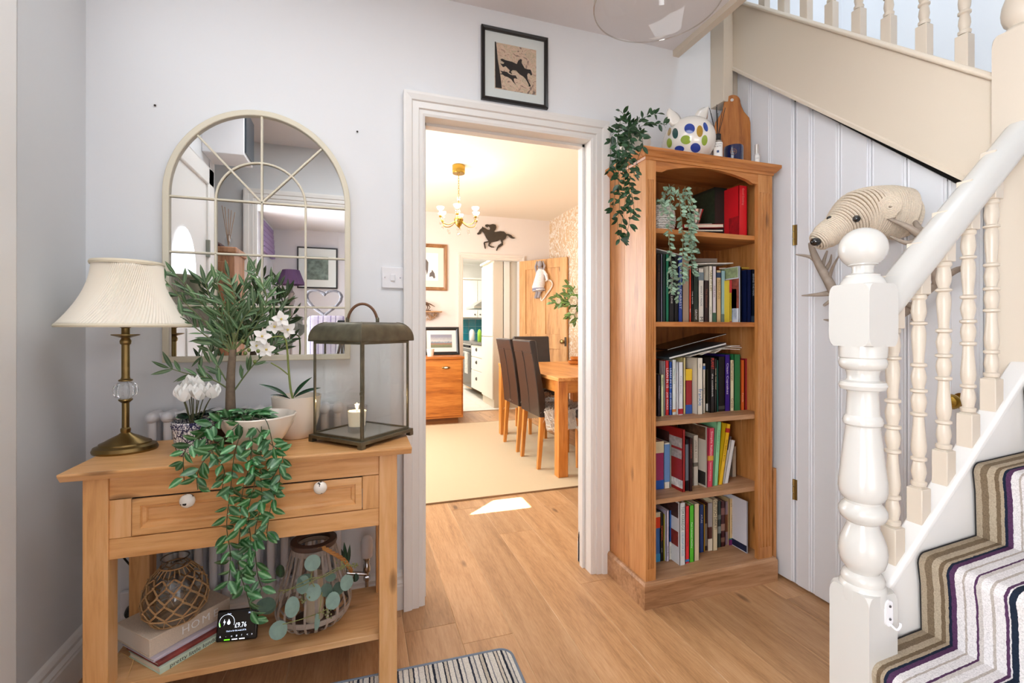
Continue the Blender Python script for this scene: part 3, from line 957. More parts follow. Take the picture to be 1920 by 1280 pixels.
B(MB().tube([(p.x, 1.90, 0), (p.x, 1.90, .225)], .0075, 12).tube([(p.x, 1.9, .19), (xe, 1.9, .215)], .008, 12).lathe([(.013, .20), (.015, .205), (.015, .225), (.011, .232), (.011, .245), (.014, .248), (.014, .258)], (p.x, 1.90, 0), 16).lathe([(.012, .165), (.014, .17), (.014, .18), (.012, .185)], (p.x, 1.9, 0), 6), 'pipework', CHROME, v, smooth=35)
B(MB().lathe([(.019, .257), (.021, .26), (.0215, .285), (.022, .30), (.0215, .315), (.018, .330), (.010, .337), (.002, .338)], (p.x, 1.90, 0), 40, fn=lambda a, t: 1 + (.05 if int(a / (2 * pi) * 40 + .5) % 2 and t > .4 else 0)), 'thermostat_head', WHITEP, v, smooth=60)

# ------------------------------------------------------------------ mirror
MF = plain('cream mirror metal', '#ddd6c2', .45, bump=.05)
glass_m, nt, b = newmat('mirror silver'); b.inputs['Metallic'].default_value = 1; b.inputs['Roughness'].default_value = .0; b.inputs['Base Color'].default_value = (.90, .91, .91, 1)
mcx, mz0, mzs, mR = -.343, 1.028, 1.625, .3125
t = thing('arched_mirror', 'large cream window-pane mirror with an arched top above the console table', 'mirror', (mcx, 1.95, mz0))
def outline(R, z0, rise, n=40, inset=0):
    pts = [(mcx - R, z0), (mcx + R, z0)]
    pts += [(mcx + R * cos(a), mzs + rise * sin(a)) for a in [pi * i / n for i in range(n + 1)]]
    return pts
def band(mb, o1, o2, y0, y1):
    n = len(o1)
    vs_ = [(p[0], y1, p[1]) for p in o1] + [(p[0], y0, p[1]) for p in o1] + [(p[0], y0, p[1]) for p in o2] + [(p[0], y1, p[1]) for p in o2]
    fs = []
    for i in range(n):
        j = (i + 1) % n
        for k in range(4):
            k2 = (k + 1) % 4
            fs.append((k * n + i, k * n + j, k2 * n + j, k2 * n + i))
    return mb.add(vs_, fs)
rise = .335
fr_ = MB(); band(fr_, outline(mR, mz0, rise), outline(mR - .021, mz0 + .021, rise - .021), 1.930, 1.958)
B(fr_, 'frame', MF, t, bevel=.003)
gl_ = MB(); o_ = outline(mR - .015, mz0 + .015, rise - .015); gl_.add([(p[0], 1.944, p[1]) for p in o_] + [(p[0], 1.950, p[1]) for p in o_], [list(range(len(o_))), list(range(2 * len(o_) - 1, len(o_) - 1, -1))] + [(i, i + len(o_), (i + 1) % len(o_) + len(o_), (i + 1) % len(o_)) for i in range(len(o_))])
B(gl_, 'mirror_glass', glass_m, t)
def bar(a, b_, w=.0075):
    B(MB().beam((mcx + a[0], 1.940, a[1]), (mcx + b_[0], 1.940, b_[1]), w, .009, up=(0, 1, 0)), 'glazing_bar', MF, t, bevel=.002)
zb1, zb2, zb3 = 1.618, 1.421, 1.230
for z in (zb1, zb2, zb3): bar((-mR + .018, z), (mR - .018, z))
bar((0, mz0 + .018), (0, mzs + rise - .019))
for x in (-.15, .15): bar((x, mz0 + .018), (x, zb1))
bar((0, zb1), (-.207, zb1 + .226)); bar((0, zb1), (.207, zb1 + .226))
am = MB(); am.tube([(mcx + .15 * cos(a), 1.940, zb1 + .148 * sin(a)) for a in [pi * i / 24 for i in range(25)]], .0042, 8)
B(am, 'curved_glazing_bar', MF, t, smooth=True)

# ------------------------------------------------------------------ light switch, wall socket, cable, nails
p = P(714, 499, Y=1.955); q = P(758, 542, Y=1.955)
t = thing('light_switch', 'white square single light switch beside the doorway', 'switch', ((p.x + q.x) / 2, 1.96, (p.z + q.z) / 2))
cx, cz = (p.x + q.x) / 2, (p.z + q.z) / 2
B(MB().box(cx - .043, cx + .043, 1.950, 1.96, cz - .043, cz + .043), 'plate', WHITEP, t, bevel=.003)
B(MB().box(cx - .008, cx + .010, 1.945, 1.951, cz - .014, cz + .014), 'rocker', WHITEP, t, bevel=.002)
for s in (-.03, .03): B(MB().lathe([(.0032, 0), (.0032, .002)], (cx + s, 1.951, cz), 10, M=Matrix.Rotation(radians(90), 4, 'X')), 'screw', CHROME, t)
a, b_ = P(190, 1112, Y=1.945), P(217, 1176, Y=1.945)
t = thing('wall_socket', 'white double wall socket low down behind the console table left legs', 'socket', (-.70, 1.95, .14))
B(MB().box(-.775, -.63, 1.925, 1.945, .155, .245), 'plate', WHITEP, t, bevel=.003)
B(MB().box(-.690, -.682, 1.922, 1.926, .205, .225), 'rocker', plain('switch red', '#c04a40', .4), t)
t = thing('power_plug', 'black round power plug with a looping flex in the wall socket', 'plug', (-.735, 1.92, .18))
B(MB().lathe([(.020, 0), (.022, .01), (.018, .03), (.012, .04)], (-.733, 1.925, .185), 18, M=Matrix.Rotation(radians(90), 4, 'X')), 'plug_body', BLK, t, smooth=35)
B(MB().tube(bez([(-.733, 1.885, .185), (-.722, 1.86, .19), (-.71, 1.85, .14), (-.735, 1.84, .09), (-.74, 1.80, .05), (-.70, 1.82, .01), (-.62, 1.88, .006)], 6), .0028, 6), 'flex', BLK, t, smooth=True)
cab = MB(); cab.tube(bez([P(222, 1026, Y=1.84), P(232, 1045, Y=1.85), P(252, 1068, Y=1.87), P(270, 1090, Y=1.88), P(268, 1120, Y=1.88), P(262, 1150, Y=1.87)], 6), .003, 6)
single(cab, 'lamp_flex', BLK, 'black flex hanging behind the console table rear left leg', 'cable', smooth=True)
nl = (('left of the arched mirror, near its top', 291, 198), ('right of the arched mirror, near its top', 670, 247))
for lab, u, v_ in nl:
    p = P(u, v_, Y=1.958)
    single(MB().lathe([(.0022, 0), (.0022, .004), (.004, .005), (.002, .007)], (p.x, 1.96, p.z), 8, M=Matrix.Rotation(radians(90), 4, 'X')), 'wall_nail', plain('nail', '#2a2320', .5), 'small dark nail in the wall ' + lab, 'nail')

# ------------------------------------------------------------------ framed picture over the doorway
def rect_frame(name, label, cat, x0, x1, z0, z1, y, fw, fd, fmat, mount=None, mmat=None, dirn=-1):
    """frame on a wall facing -y"""
    t = thing(name, label, cat, ((x0 + x1) / 2, y, z0))
    mb = MB()
    prof = [(0, 0), (0, -fd * .8), (fw * .25, -fd), (fw * .7, -fd * .8), (fw, -fd * .55), (fw, 0)]
    n = len(prof); vs_ = []
    for (cx, cz, sx, sz) in ((x0, z0, 1, 1), (x1, z0, -1, 1), (x1, z1, -1, -1), (x0, z1, 1, -1)):
        for p in prof: vs_.append((cx + sx * p[0], y + p[1], cz + sz * p[0]))
    fs = []
    for k in range(4):
        k2 = (k + 1) % 4
        for i in range(n):
            j = (i + 1) % n
            fs.append((k * n + i, k2 * n + i, k2 * n + j, k * n + j))
    mb.add(vs_, fs)
    B(mb, 'frame', fmat, t)
    if mmat: B(MB().box(x0 + fw * .8, x1 - fw * .8, y - .004, y - .001, z0 + fw * .8, z1 - fw * .8), 'mount', mmat, t)
    return t
a, b_ = P(903, 44, Y=1.945), P(1028, 197, Y=1.945)
px0, px1 = a.x, b_.x; pz1 = a.z; pz0 = pz1 - .322
BFR = plain('black frame lacquer', '#15100e', .3)
t = rect_frame('framed_picture', 'small black-framed picture of a leaping rider and dog cut from black paper', 'picture', px0, px1, pz0, pz1, 1.96, .017, .018, BFR, mmat=plain('picture mount', '#dbe2e0', .9))
ax0, ax1, az0, az1 = px0 + .062, px1 - .055, pz0 + .058, pz1 - .062
mapm, nt, b = newmat('map paper')
mp = coords(nt); n1 = N(nt, 'TexNoise', Scale=24.0, Detail=6.0, Distortion=2.0); nt.links.new(mp.outputs[0], n1.inputs['Vector'])
rr = ramp(nt, [(.35, '#7d6a5e'), (.43, '#c9ab93'), (.5, '#d8bfa8'), (.56, '#b9a98c'), (.62, '#d6bba0'), (.7, '#8f8f86')]); nt.links.new(n1.outputs[0], rr.inputs[0]); nt.links.new(rr.outputs[0], b.inputs['Base Color'])
B(MB().box(ax0, ax1, 1.9545, 1.956, az0, az1), 'map_print', mapm, t)
def C2(cx, cy_, x, y):   # crop pixel -> art coordinates
    fx = (x - 428) / (945 - 428); fz = (y - (350 + (x - 428) * .145)) / 562
    return (ax0 + fx * (ax1 - ax0), az1 - fz * (az1 - az0))
def sil(pts, y0, y1, mat, name, parent):
    B(MB().prism([C2(0, 0, *p) for p in pts], y0, y1, 'xz'), name, mat, parent)
INK = plain('black cut paper', '#16110f', .9)
sil([(428, 348), (441, 350), (452, 440), (462, 560), (485, 690), (500, 800), (513, 915), (436, 905)], 1.953, 1.9545, INK, 'fence_silhouette', t)
sil([(497, 560), (520, 552), (560, 570), (640, 585), (700, 612), (715, 570), (745, 545), (765, 556), (757, 590), (785, 640), (800, 662), (840, 672), (868, 672), (880, 690), (892, 735), (878, 745), (862, 722), (842, 715), (828, 745), (835, 800), (862, 850), (876, 880), (852, 885), (845, 850), (810, 790), (780, 760), (735, 735), (690, 690), (650, 685), (625, 705), (640, 740), (600, 715), (615, 690), (560, 640), (530, 655), (495, 610), (530, 618), (545, 598), (510, 580)], 1.953, 1.9545, INK, 'rider_silhouette', t)
sil([(495, 700), (535, 708), (575, 712), (600, 735), (640, 750), (685, 752), (705, 795), (680, 785), (660, 790), (665, 830), (690, 868), (655, 835), (630, 800), (590, 775), (545, 760), (525, 745), (492, 740), (520, 728)], 1.953, 1.9545, INK, 'dog_silhouette', t)
B(MB().box(px0 + .012, px1 - .012, 1.949, 1.9505, pz0 + .012, pz1 - .012), 'picture_glass', glassy('picture glass', refl=.15), t)

# ------------------------------------------------------------------ pendant: clear glass bell over the hall
t = thing('pendant_light', 'clear glass bell pendant hanging from the hall ceiling', 'light', (.916, 1.277, 2.2))
pr = [(.200, 2.195), (.2025, 2.20), (.202, 2.215), (.199, 2.25), (.190, 2.30), (.172, 2.345), (.14, 2.385), (.095, 2.412), (.045, 2.425), (.03, 2.44), (.03, 2.455)]
B(MB().lathe(pr, (.916, 1.277, 0), 64, cap=False), 'glass_shade', glassy('shade glass', (.975, .975, .97), .35), t, smooth=True)
B(MB().tube([(.916 + .2012 * cos(a), 1.277 + .2012 * sin(a), 2.197) for a in [2 * pi * i / 64 for i in range(64)]], .0022, 8, closed=True), 'rolled_rim', glassy('rim glass', (.9, .88, .85), 1.2), t, smooth=True)
B(MB().lathe([(.02, 2.39), (.032, 2.44), (.033, 2.46), (.012, 2.475), (.004, 2.48), (.004, 2.53), (.05, 2.533), (.05, 2.545)], (.916, 1.277, 0), 24), 'fitting', CHROME, t, smooth=35)
B(MB().ball((.916, 1.277, 2.36), .028, 16, 10), 'bulb', emit('bulb glow', '#fff4e4', 3), t, smooth=True)

# ------------------------------------------------------------------ bookcase
BX0, BX1, BY0, BY1 = 1.122, 1.795, 1.64, 1.955
FX0, FX1 = 1.171, 1.713
SZ = [.106, .429, .758, 1.177, 1.571]
t = thing('bookcase', 'tall honey pine bookcase with an arched top rail and four shelves', 'bookcase', (1.46, 1.79, 0))
IX0, IX1 = 1.142, 1.775
# each side: two upright boards
for (xa, xb) in ((BX0, IX0), (IX1, BX1)):
    B(MB().box(xa, xb, BY0 + .02, 1.80 - .0006, .02, 1.85), 'side_board', CASEZ, t, bevel=.0008, seg=1)
    B(MB().box(xa, xb, 1.80 + .0006, BY1, .02, 1.85), 'side_board', CASEZ, t, bevel=.0008, seg=1)
n_ = 6
for k in range(n_):
    w_ = (IX1 - IX0) / n_
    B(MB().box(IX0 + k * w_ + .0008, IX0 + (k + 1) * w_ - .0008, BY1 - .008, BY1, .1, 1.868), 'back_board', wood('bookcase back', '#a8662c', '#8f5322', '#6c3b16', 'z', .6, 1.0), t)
def pilaster(x0, x1):
    n = 4; m = .011; w_ = (x1 - x0 - 2 * m) / (2 * n - 1)
    pts = [(x0, BY0 + .02), (x0, BY0)]
    x = x0 + m
    for k in range(n):
        pts += [(x, BY0), (x + w_ * .5, BY0 + .008), (x + w_, BY0)]
        x += 2 * w_
    pts += [(x1, BY0), (x1, BY0 + .02)]
    mb = MB(); mb.prism(pts, .155, 1.765, 'xy')
    mb.box(x0, x1, BY0, BY0 + .02, .10, .155); mb.box(x0, x1, BY0, BY0 + .02, 1.765, 1.85)
    B(mb, 'pilaster', CASEZ, t)
pilaster(BX0, FX0); pilaster(FX1, BX1)
ar = [(FX0, 1.86), (FX0, 1.80), (FX0 + .03, 1.80)]
ar += [(FX0 + .03 + (FX1 - FX0 - .06) * i / 20, 1.803 + .038 * sin(pi * i / 20) ** .8) for i in range(1, 20)]
ar += [(FX1 - .03, 1.80), (FX1, 1.80), (FX1, 1.86)]
B(MB().prism(ar, BY0 + .001, BY0 + .019, 'xz'), 'arched_rail', CASEX, t)
cr = MB()
CR = [(0, 1.845), (-.004, 1.845), (-.006, 1.855), (-.012, 1.858), (-.02, 1.868), (-.027, 1.876), (-.027, 1.8885), (0, 1.8885)]
def cornice(mb, prof):
    n = len(prof); vs_ = []
    for (cx, cy_, sx, sy) in ((BX0, BY1, -1, 0), (BX0, BY0, -1, -1), (BX1, BY0, 1, -1), (BX1, BY1, 1, 0)):
        for p in prof: vs_.append((cx - sx * p[0], cy_ - sy * p[0], p[1]))
    fs = []
    for k in range(3):
        for i in range(n):
            j = (i + 1) % n; fs.append((k * n + i, k * n + j, (k + 1) * n + j, (k + 1) * n + i))
    fs += [list(range(n)), list(range(4 * n - 1, 3 * n - 1, -1))]
    return mb.add(vs_, fs)
cornice(cr, CR); cr.box(BX0, BX1, BY0, BY1, 1.868, 1.8885)
B(cr, 'cornice', CASEX, t)
PLI = [(0, 0), (-.016, 0), (-.016, .095), (-.010, .106), (0, .106)]
pl = cornice(MB(), PLI)
B(pl, 'plinth', CASEPL, t)
B(MB().box(IX0, IX1, BY0 + .002, BY1 - .008, .085, .1058), 'shelf', CASEPL, t, bevel=.001)
for k, z in enumerate(SZ[1:]):
    B(MB().box(IX0, IX1, BY0 + .022, BY1 - .008, z - .021, z), 'shelf', CASEPL if k < 2 else CASEX, t, bevel=.0015)
# loose offcut of wood between bookcase and panelling
single(MB().box(1.822, 1.842, 1.66, 1.95, 0, .50), 'timber_offcut', CASEZ, 'upright strip of raw pine between the bookcase and the panelling', 'timber', bevel=.001)

# ------------------------------------------------------------------ hall rug
RUG = stripes('hall rug', 'X', .24, [(0, '#e6e4de'), (.05, '#3b4252'), (.075, '#dcdad4'), (.12, '#7d828a'), (.14, '#e8e6e0'), (.2, '#50565f'), (.215, '#cfc8bb'), (.26, '#2e3443'), (.285, '#e8e6e0'), (.33, '#8a8f97'), (.345, '#e3e1db'), (.42, '#4a4f58'), (.435, '#d8d1c5'), (.47, '#4a4f58'), (.485, '#e3e1db'), (.53, '#2e3443'), (.56, '#d5d3ce'), (.60, '#6d737e'), (.615, '#e8e6e0'), (.68, '#2e3443'), (.70, '#d8d1c5'), (.74, '#50565f'), (.755, '#e8e6e0'), (.82, '#7d828a'), (.835, '#dedbd5'), (.88, '#343a49'), (.91, '#e6e4de'), (.95, '#858a92'), (.965, '#e6e4de')], bump=.8)
def rounded(x0, x1, y0, y1, r, n=8):
    pts = []
    for cx, cy_, a0 in ((x1 - r, y1 - r, 0), (x0 + r, y1 - r, 90), (x0 + r, y0 + r, 180), (x1 - r, y0 + r, 270)):
        pts += [(cx + r * cos(radians(a0 + 90 * i / n)), cy_ + r * sin(radians(a0 + 90 * i / n))) for i in range(n + 1)]
    return pts
t = thing('door_mat', 'blue-bordered mat with thin navy, grey and cream stripes by the table leg', 'mat', (.1, 1.2, 0), local=True)
o = B(MB().prism(rounded(-.48, .398, -.42, .388, .04), .0012, .007, 'xy'), 'pile', RUG, t)
t.rotation_euler = (0, 0, radians(-1.5))
bd = [(p[0], p[1], .005) for p in rounded(-.485, .403, -.425, .393, .045)]
B(MB().tube(bd, .0052, 8, closed=True), 'border', plain('mat border', '#7c8898', .95, bump=.8, bscale=300), t, smooth=True)

# ------------------------------------------------------------------ dining room
OAK = wood('golden oak', '#e09a50', '#cf8237', '#b2662a', 'x', .35, 1.0, knots=False)
OAKZ = wood('golden oak upright', '#e09a50', '#cf8237', '#b2662a', 'z', .35, 1.0, knots=False)
OAKY = wood('golden oak lengthways', '#e6a865', '#d68f4a', '#bd7838', 'y', .35, 1.0, knots=False)
SISAL = plain('sisal rug', '#d5bc96', .95, bump=.6, bscale=130, var=.1)
t = thing('sisal_rug', 'large plain sand-coloured woven rug on the dining room floor', 'rug', (.9, 4.2, 0))
sis, nt, b = newmat('sisal weave')
mp = coords(nt, (1, 1, 1), rot=(0, 0, radians(45))); w1 = N(nt, 'TexWave', Scale=55.0, Distortion=0.6); nt.links.new(mp.outputs[0], w1.inputs['Vector'])
rr = ramp(nt, [(.1, '#bfa47d'), (.7, '#e0cba8')]); nt.links.new(w1.outputs[0], rr.inputs[0]); nt.links.new(rr.outputs[0], b.inputs['Base Color']); b.inputs['Roughness'].default_value = .95
addbump(nt, b, w1.outputs[0], .4, .002)
B(MB().box(-.55, 1.98, 3.045, 5.47, .0012, .009), 'pile', sis, t)
B(MB().tube([(-.55, 3.04, .0055), (1.985, 3.04, .0055), (1.985, 5.475, .0055), (-.55, 5.475, .0055)], .0055, 6, closed=True), 'edge_binding', plain('rug binding', '#9a7a5a', .95), t)

# table
t = thing('dining_table', 'solid golden oak dining table with square corner legs', 'table', (1.93, 4.03, 0))
B(MB().box(1.44, 2.38, 3.235, 4.83, .742, .772), 'tabletop', OAKY, t, bevel=.004)
for x in (1.445, 2.295):
    for y in (3.24, 4.745): B(MB().box(x, x + .08, y, y + .08, .009, .742), 'leg', OAKZ, t, bevel=.003)
for (x0, x1, y0, y1) in ((1.525, 2.295, 3.262, 3.284), (1.525, 2.295, 4.78, 4.802), (1.467, 1.489, 3.32, 4.745), (2.331, 2.353, 3.32, 4.745)):
    B(MB().box(x0, x1, y0, y1, .65, .742), 'apron', OAK, t)

LEA = plain('brown leather', '#2e2420', .38, bump=.12, bscale=220, coat=.15)
FUR = plain('sheepskin', '#ece6dc', 1.0, bump=1.0, bscale=80)
def dchair(label, x, y, ang, group='leather dining chairs'):
    """local: seat front towards +x, back at x=0"""
    t = thing('dining_chair', label, 'chair', (x, y, .009), group, local=True)
    w = .44
    mb = MB()
    prof = [(0, .42), (-.015, .60), (-.05, .85), (-.085, 1.02), (-.088, 1.035), (-.078, 1.043), (-.045, 1.043), (-.03, 1.035), (-.005, .85), (.045, .60), (.06, .42)]
    mb.prism(prof, -w / 2, w / 2, 'xz')
    B(mb, 'backrest', LEA, t, bevel=.014, seg=3)
    sm = MB()
    for z0, z1, x0, x1 in ((.43, .95, -.001, -.0735),):
        sm.tube([(-.001, 0, .43), (-.0165, 0, .60), (-.0515, 0, .85), (-.0735, 0, .95)], .0028, 6)
    sm.tube([(-.071, -w / 2 + .01, .94), (-.071, w / 2 - .01, .94)], .0028, 6)
    B(sm, 'seam', LEA, t)
    B(MB().box(.03, .46, -w / 2, w / 2, .40, .475), 'seat', LEA, t, bevel=.02, seg=3)
    for sx in (0, 1):
        for s in (-1, 1):
            a = Vector((.03 if not sx else .435, s * (w / 2 - .022), .42)); b_ = Vector((.0 if not sx else .44, s * (w / 2 - .022), 0))
            mb = MB(); n = [(-.018, -.018), (.018, -.018), (.018, .018), (-.018, .018)]
            mb.add([(b_.x + p[0] * .8, b_.y + p[1] * .8, 0) for p in n] + [(a.x + p[0] * 1.1, a.y + p[1] * 1.1, .42) for p in n], [(3, 2, 1, 0), (4, 5, 6, 7), (0, 1, 5, 4), (1, 2, 6, 5), (2, 3, 7, 6), (3, 0, 4, 7)])
            B(mb, 'leg', OAKZ, t, bevel=.002)
    t.rotation_euler = (0, 0, radians(ang))
    return t
dchair('tall dark brown leather dining chair nearest the doorway, white sheepskin over its seat', 1.385, 3.70, 0)
dchair('tall dark brown leather dining chair on the table left side, further from the doorway', 1.395, 4.25, 0)
dchair('dark brown leather dining chair at the far table head in front of the pine door', 1.95, 5.12, -90)
dchair('leather dining chair at the near table head, only its leg showing beside the jamb', 1.905, 3.0, 90)

def fur(label, x, y, z, w, l, seedn, drop=.14):
    rg = random.Random(seedn)
    mb = MB(); n = 14
    def surf(u, v_):
        px, py = (u - .5) * l, (v_ - .5) * w
        dz = -.9 * max(0, abs(py) - w * .36) * 2.0
        return Vector((x + px, y + py * (1 if abs(py) < w * .36 else .9), z + dz))
    g = [[surf(i / n, j / n) for j in range(n + 1)] for i in range(n + 1)]
    vs_ = [p for r_ in g for p in r_]
    mb.add(vs_, [(i * (n + 1) + j, (i + 1) * (n + 1) + j, (i + 1) * (n + 1) + j + 1, i * (n + 1) + j + 1) for i in range(n) for j in range(n)])
    for _ in range(900):
        p = surf(rg.random(), rg.random())
        out = Vector((rg.uniform(-1, 1), (p.y - y) / (w / 2) * 1.3 + rg.uniform(-.5, .5), rg.uniform(-.3, .9))).normalized()
        a = p; b1 = p + out * .03; c = b1 + Vector((out.x, out.y, -1.1)).normalized() * .045
        mb.tube([a, b1, c], [.0035, .003, .0006], 3, cap=False)
    return single(mb, 'sheepskin', FUR, label, 'sheepskin', kind='stuff')
fur('shaggy white sheepskin over the seat of the nearest leather dining chair', 1.63, 3.67, .482, .58, .42, 3)
fur('white sheepskin over the chair at the near table head, right of the near table leg', 1.92, 3.28, .485, .42, .40, 4)
fur('white sheepskin hanging off the second leather dining chair', 1.62, 4.22, .482, .56, .38, 5)

# wooden bowls on the table
for i, (r_, z0, lab) in enumerate(((.085, .772, 'wide shallow wooden dish under a smaller one on the dining table'), (.06, .812, 'small wooden bowl on top of the wider dish on the dining table'))):
    t = single(MB().lathe([(r_ * .7, z0), (r_ * .95, z0 + .012), (r_, z0 + .038), (r_ * .93, z0 + .038), (r_ * .86, z0 + .012), (r_ * .1, z0 + .008)], (2.17, 4.42, 0), 28), 'wooden_bowl', OAK, lab, 'bowl', smooth=35)

# chest of drawers / cabinet left
t = thing('oak_cabinet', 'low honey oak cabinet with a cream oval handle against the dining room wall', 'cabinet', (.75, 5.85, 0))
CW = wood('cabinet oak', '#cf8136', '#b96a24', '#9a5318', 'x', .38, 1.0)
B(MB().box(.30, 1.205, 5.53, 6.25, .07, .775), 'body', CW, t, bevel=.003)
B(MB().box(.285, 1.22, 5.515, 6.26, .775, .808), 'top', CW, t, bevel=.006)
B(MB().box(.34, 1.15, 5.57, 6.2, 0, .07), 'base', wood('cabinet base', '#8a5526', '#7a481c', '#5c3512', 'x', .5), t)
d_ = B(MB().box(.32, 1.185, 5.512, 5.532, .10, .752), 'door', CW, t, bevel=.004)
p = P(836, 689, Y=5.51)
h = MB().ball((p.x, 5.508, p.z), .03, 14, 8, (1.7, .5, .55)); B(h, 'handle_plate', ABRASS, d_, smooth=True)
h = MB().ball((p.x, 5.500, p.z), .016, 14, 8, (1.7, .6, .6)); B(h, 'handle', plain('cream china', '#f0e8d8', .2), d_, smooth=True)

# leaning photo frame on the cabinet
t = thing('photo_frame', 'dark-framed landscape print propped on the low oak cabinet', 'picture', (.86, 5.98, .808), local=True)
w_, h_ = .46, .36
def local_frame(t, w_, h_, fw, fd, fmat, mmat, amat, inset):
    mb = MB(); prof = [(0, 0), (0, -fd), (fw * .6, -fd), (fw, -fd * .5), (fw, 0)]
    n = len(prof); vs_ = []
    for (cx, cz, sx, sz) in ((-w_ / 2, 0, 1, 1), (w_ / 2, 0, -1, 1), (w_ / 2, h_, -1, -1), (-w_ / 2, h_, 1, -1)):
        for p in prof: vs_.append((cx + sx * p[0], p[1], cz + sz * p[0]))
    mb.add(vs_, [(k * n + i, ((k + 1) % 4) * n + i, ((k + 1) % 4) * n + (i + 1) % n, k * n + (i + 1) % n) for k in range(4) for i in range(n)])
    B(mb, 'frame', fmat, t)
    B(MB().box(-w_ / 2 + fw * .8, w_ / 2 - fw * .8, -.006, -.002, fw * .8, h_ - fw * .8), 'mount', mmat, t)
    B(MB().box(-w_ / 2 + inset, w_ / 2 - inset, -.009, -.006, inset, h_ - inset), 'print', amat, t)
def banded(name, stops, axis='Z', space='Generated', noise=.1, scale=6):
    m, nt, b = newmat(name)
    tc = N(nt, 'TexCoord'); sx = N(nt, 'SeparateXYZ'); nt.links.new(tc.outputs[space], sx.inputs[0])
    nz = N(nt, 'TexNoise', Scale=float(scale), Detail=5.0); nt.links.new(tc.outputs[space], nz.inputs['Vector'])
    ma = N(nt, 'Math', operation='MULTIPLY_ADD'); ma.inputs[1].default_value = noise
    nt.links.new(nz.outputs[0], ma.inputs[0]); nt.links.new(sx.outputs['XYZ'.index(axis)], ma.inputs[2])
    r = ramp(nt, stops); nt.links.new(ma.outputs[0], r.inputs[0]); nt.links.new(r.outputs[0], b.inputs['Base Color'])
    b.inputs['Roughness'].default_value = .5
    return m
local_frame(t, w_, h_, .04, .022, BFR, plain('pale mount', '#d9d6cf', .8), banded('racing print', [(.05, '#5f6a52'), (.3, '#7a7c5a'), (.42, '#a0705a'), (.5, '#6a7c86'), (.62, '#c2bdb6'), (.95, '#8d8a94')], noise=.25, scale=9), .095)
t.rotation_euler = (radians(-12), 0, radians(-3))
t.location = (P(828, 667, Y=5.90).x, 5.90, .808)
p = P(807, 668, Z=.808)
t = single(MB().lathe([(.034, .808), (.036, .81), (.048, .90), (.045, .90), (.033, .815), (.002, .814)], (P(807, 655, Y=5.66).x, 5.66, 0), 24), 'cream_beaker', plain('cream pottery', '#efe3d2', .4), 'small cream beaker in front of the propped print', 'cup', smooth=35)

# framed horse sketch
z1, z0 = P(838, 459, Y=6.28).z, P(838, 545, Y=6.28).z; xr = P(838, 500, Y=6.28).x
GF = wood('gilt frame', '#a9794e', '#8e6038', '#6c4526', 'z', .35, knots=False)
t = rect_frame('framed_sketch', 'gilt-framed pencil sketch of horses on the far dining room wall', 'picture', xr - .52, xr, z0, z1, 6.29, .045, .03, GF, mmat=plain('cream mount', '#efe4cb', .8))
B(MB().box(xr - .40, xr - .115, 6.283, 6.2855, z0 + .13, z1 - .12), 'paper', plain('sketch paper', '#f1ece4', .8), t)
SK = plain('pencil', '#6b625e', .9)
q = P(812, 515, Y=6.28)
B(MB().prism([(q.x - .05, q.z - .03), (q.x - .045, q.z + .02), (q.x - .02, q.z + .04), (q.x - .015, q.z + .07), (q.x, q.z + .05), (q.x + .02, q.z + .02), (q.x + .03, q.z - .04), (q.x + .01, q.z - .05), (q.x - .01, q.z - .02)], 6.281, 6.283, 'xz'), 'horse_head', SK, t)
q = P(799, 497, Y=6.28)
B(MB().prism([(q.x - .06, q.z + .07), (q.x, q.z + .08), (q.x + .03, q.z + .04), (q.x + .025, q.z - .07), (q.x + .01, q.z - .13), (q.x, q.z - .07), (q.x - .02, q.z - .02), (q.x - .06, q.z - .02)], 6.281, 6.283, 'xz'), 'horse_body', SK, t)

# carved bracket shelf and figurine
t = thing('bracket_shelf', 'small carved wooden bracket shelf on the far dining room wall', 'shelf', (P(800, 581, Y=6.2).x, 6.25, 1.3))
zs = P(829, 583, Y=6.15).z; xr = P(829, 583, Y=6.15).x
B(MB().box(xr - .42, xr, 6.14, 6.288, zs - .018, zs), 'top', plain('aged pine', '#b78f68', .5, var=.1), t, bevel=.004)
cv = MB(); rg = random.Random(5)
for k in range(20):
    a = rg.uniform(0, 6.28); cx_ = xr - .21 + rg.uniform(-.14, .14); cz_ = zs - .03 - rg.random() * (.11 - abs(cx_ - xr + .21) * .5)
    R = rg.uniform(.015, .03)
    cv.tube([(cx_ + R * (1 - i / 14) * cos(a + i * .5), 6.25 + rg.uniform(-.006, .006), cz_ + R * (1 - i / 14) * sin(a + i * .5)) for i in range(12)], .006, 5)
B(cv, 'carved_scrollwork', plain('aged pine', '#b78f68', .5), t)
t = thing('horse_figurine', 'small dark brown prancing animal figurine on the carved bracket shelf', 'figurine', (xr - .2, 6.2, zs))
fg = MB(); bxx = P(800, 565, Y=6.2); X0 = bxx.x
fg.box(X0 - .12, X0 + .05, 6.17, 6.23, zs, zs + .012)
fg.tube([(X0 - .10, 6.2, zs + .10), (X0 - .05, 6.2, zs + .105), (X0 + .01, 6.2, zs + .095)], [.02, .022, .02], 8)
for lx, dx in ((-.09, -.01), (-.07, .01), (0, .015), (.015, .03)): fg.tube([(X0 + lx, 6.2, zs + .09), (X0 + lx + dx, 6.2, zs + .05), (X0 + lx, 6.2, zs + .01)], [.011, .006, .005], 6)
fg.tube([(X0 + .01, 6.2, zs + .105), (X0 + .05, 6.2, zs + .09), (X0 + .11, 6.2, zs + .06)], [.006, .007, .003], 6)
fg.tube([(X0 - .10, 6.2, zs + .11), (X0 - .13, 6.2, zs + .16), (X0 - .16, 6.2, zs + .15)], [.014, .012, .008], 6)
B(fg, 'figure', plain('bronze figure', '#5d3a22', .4, .3), t, smooth=50)

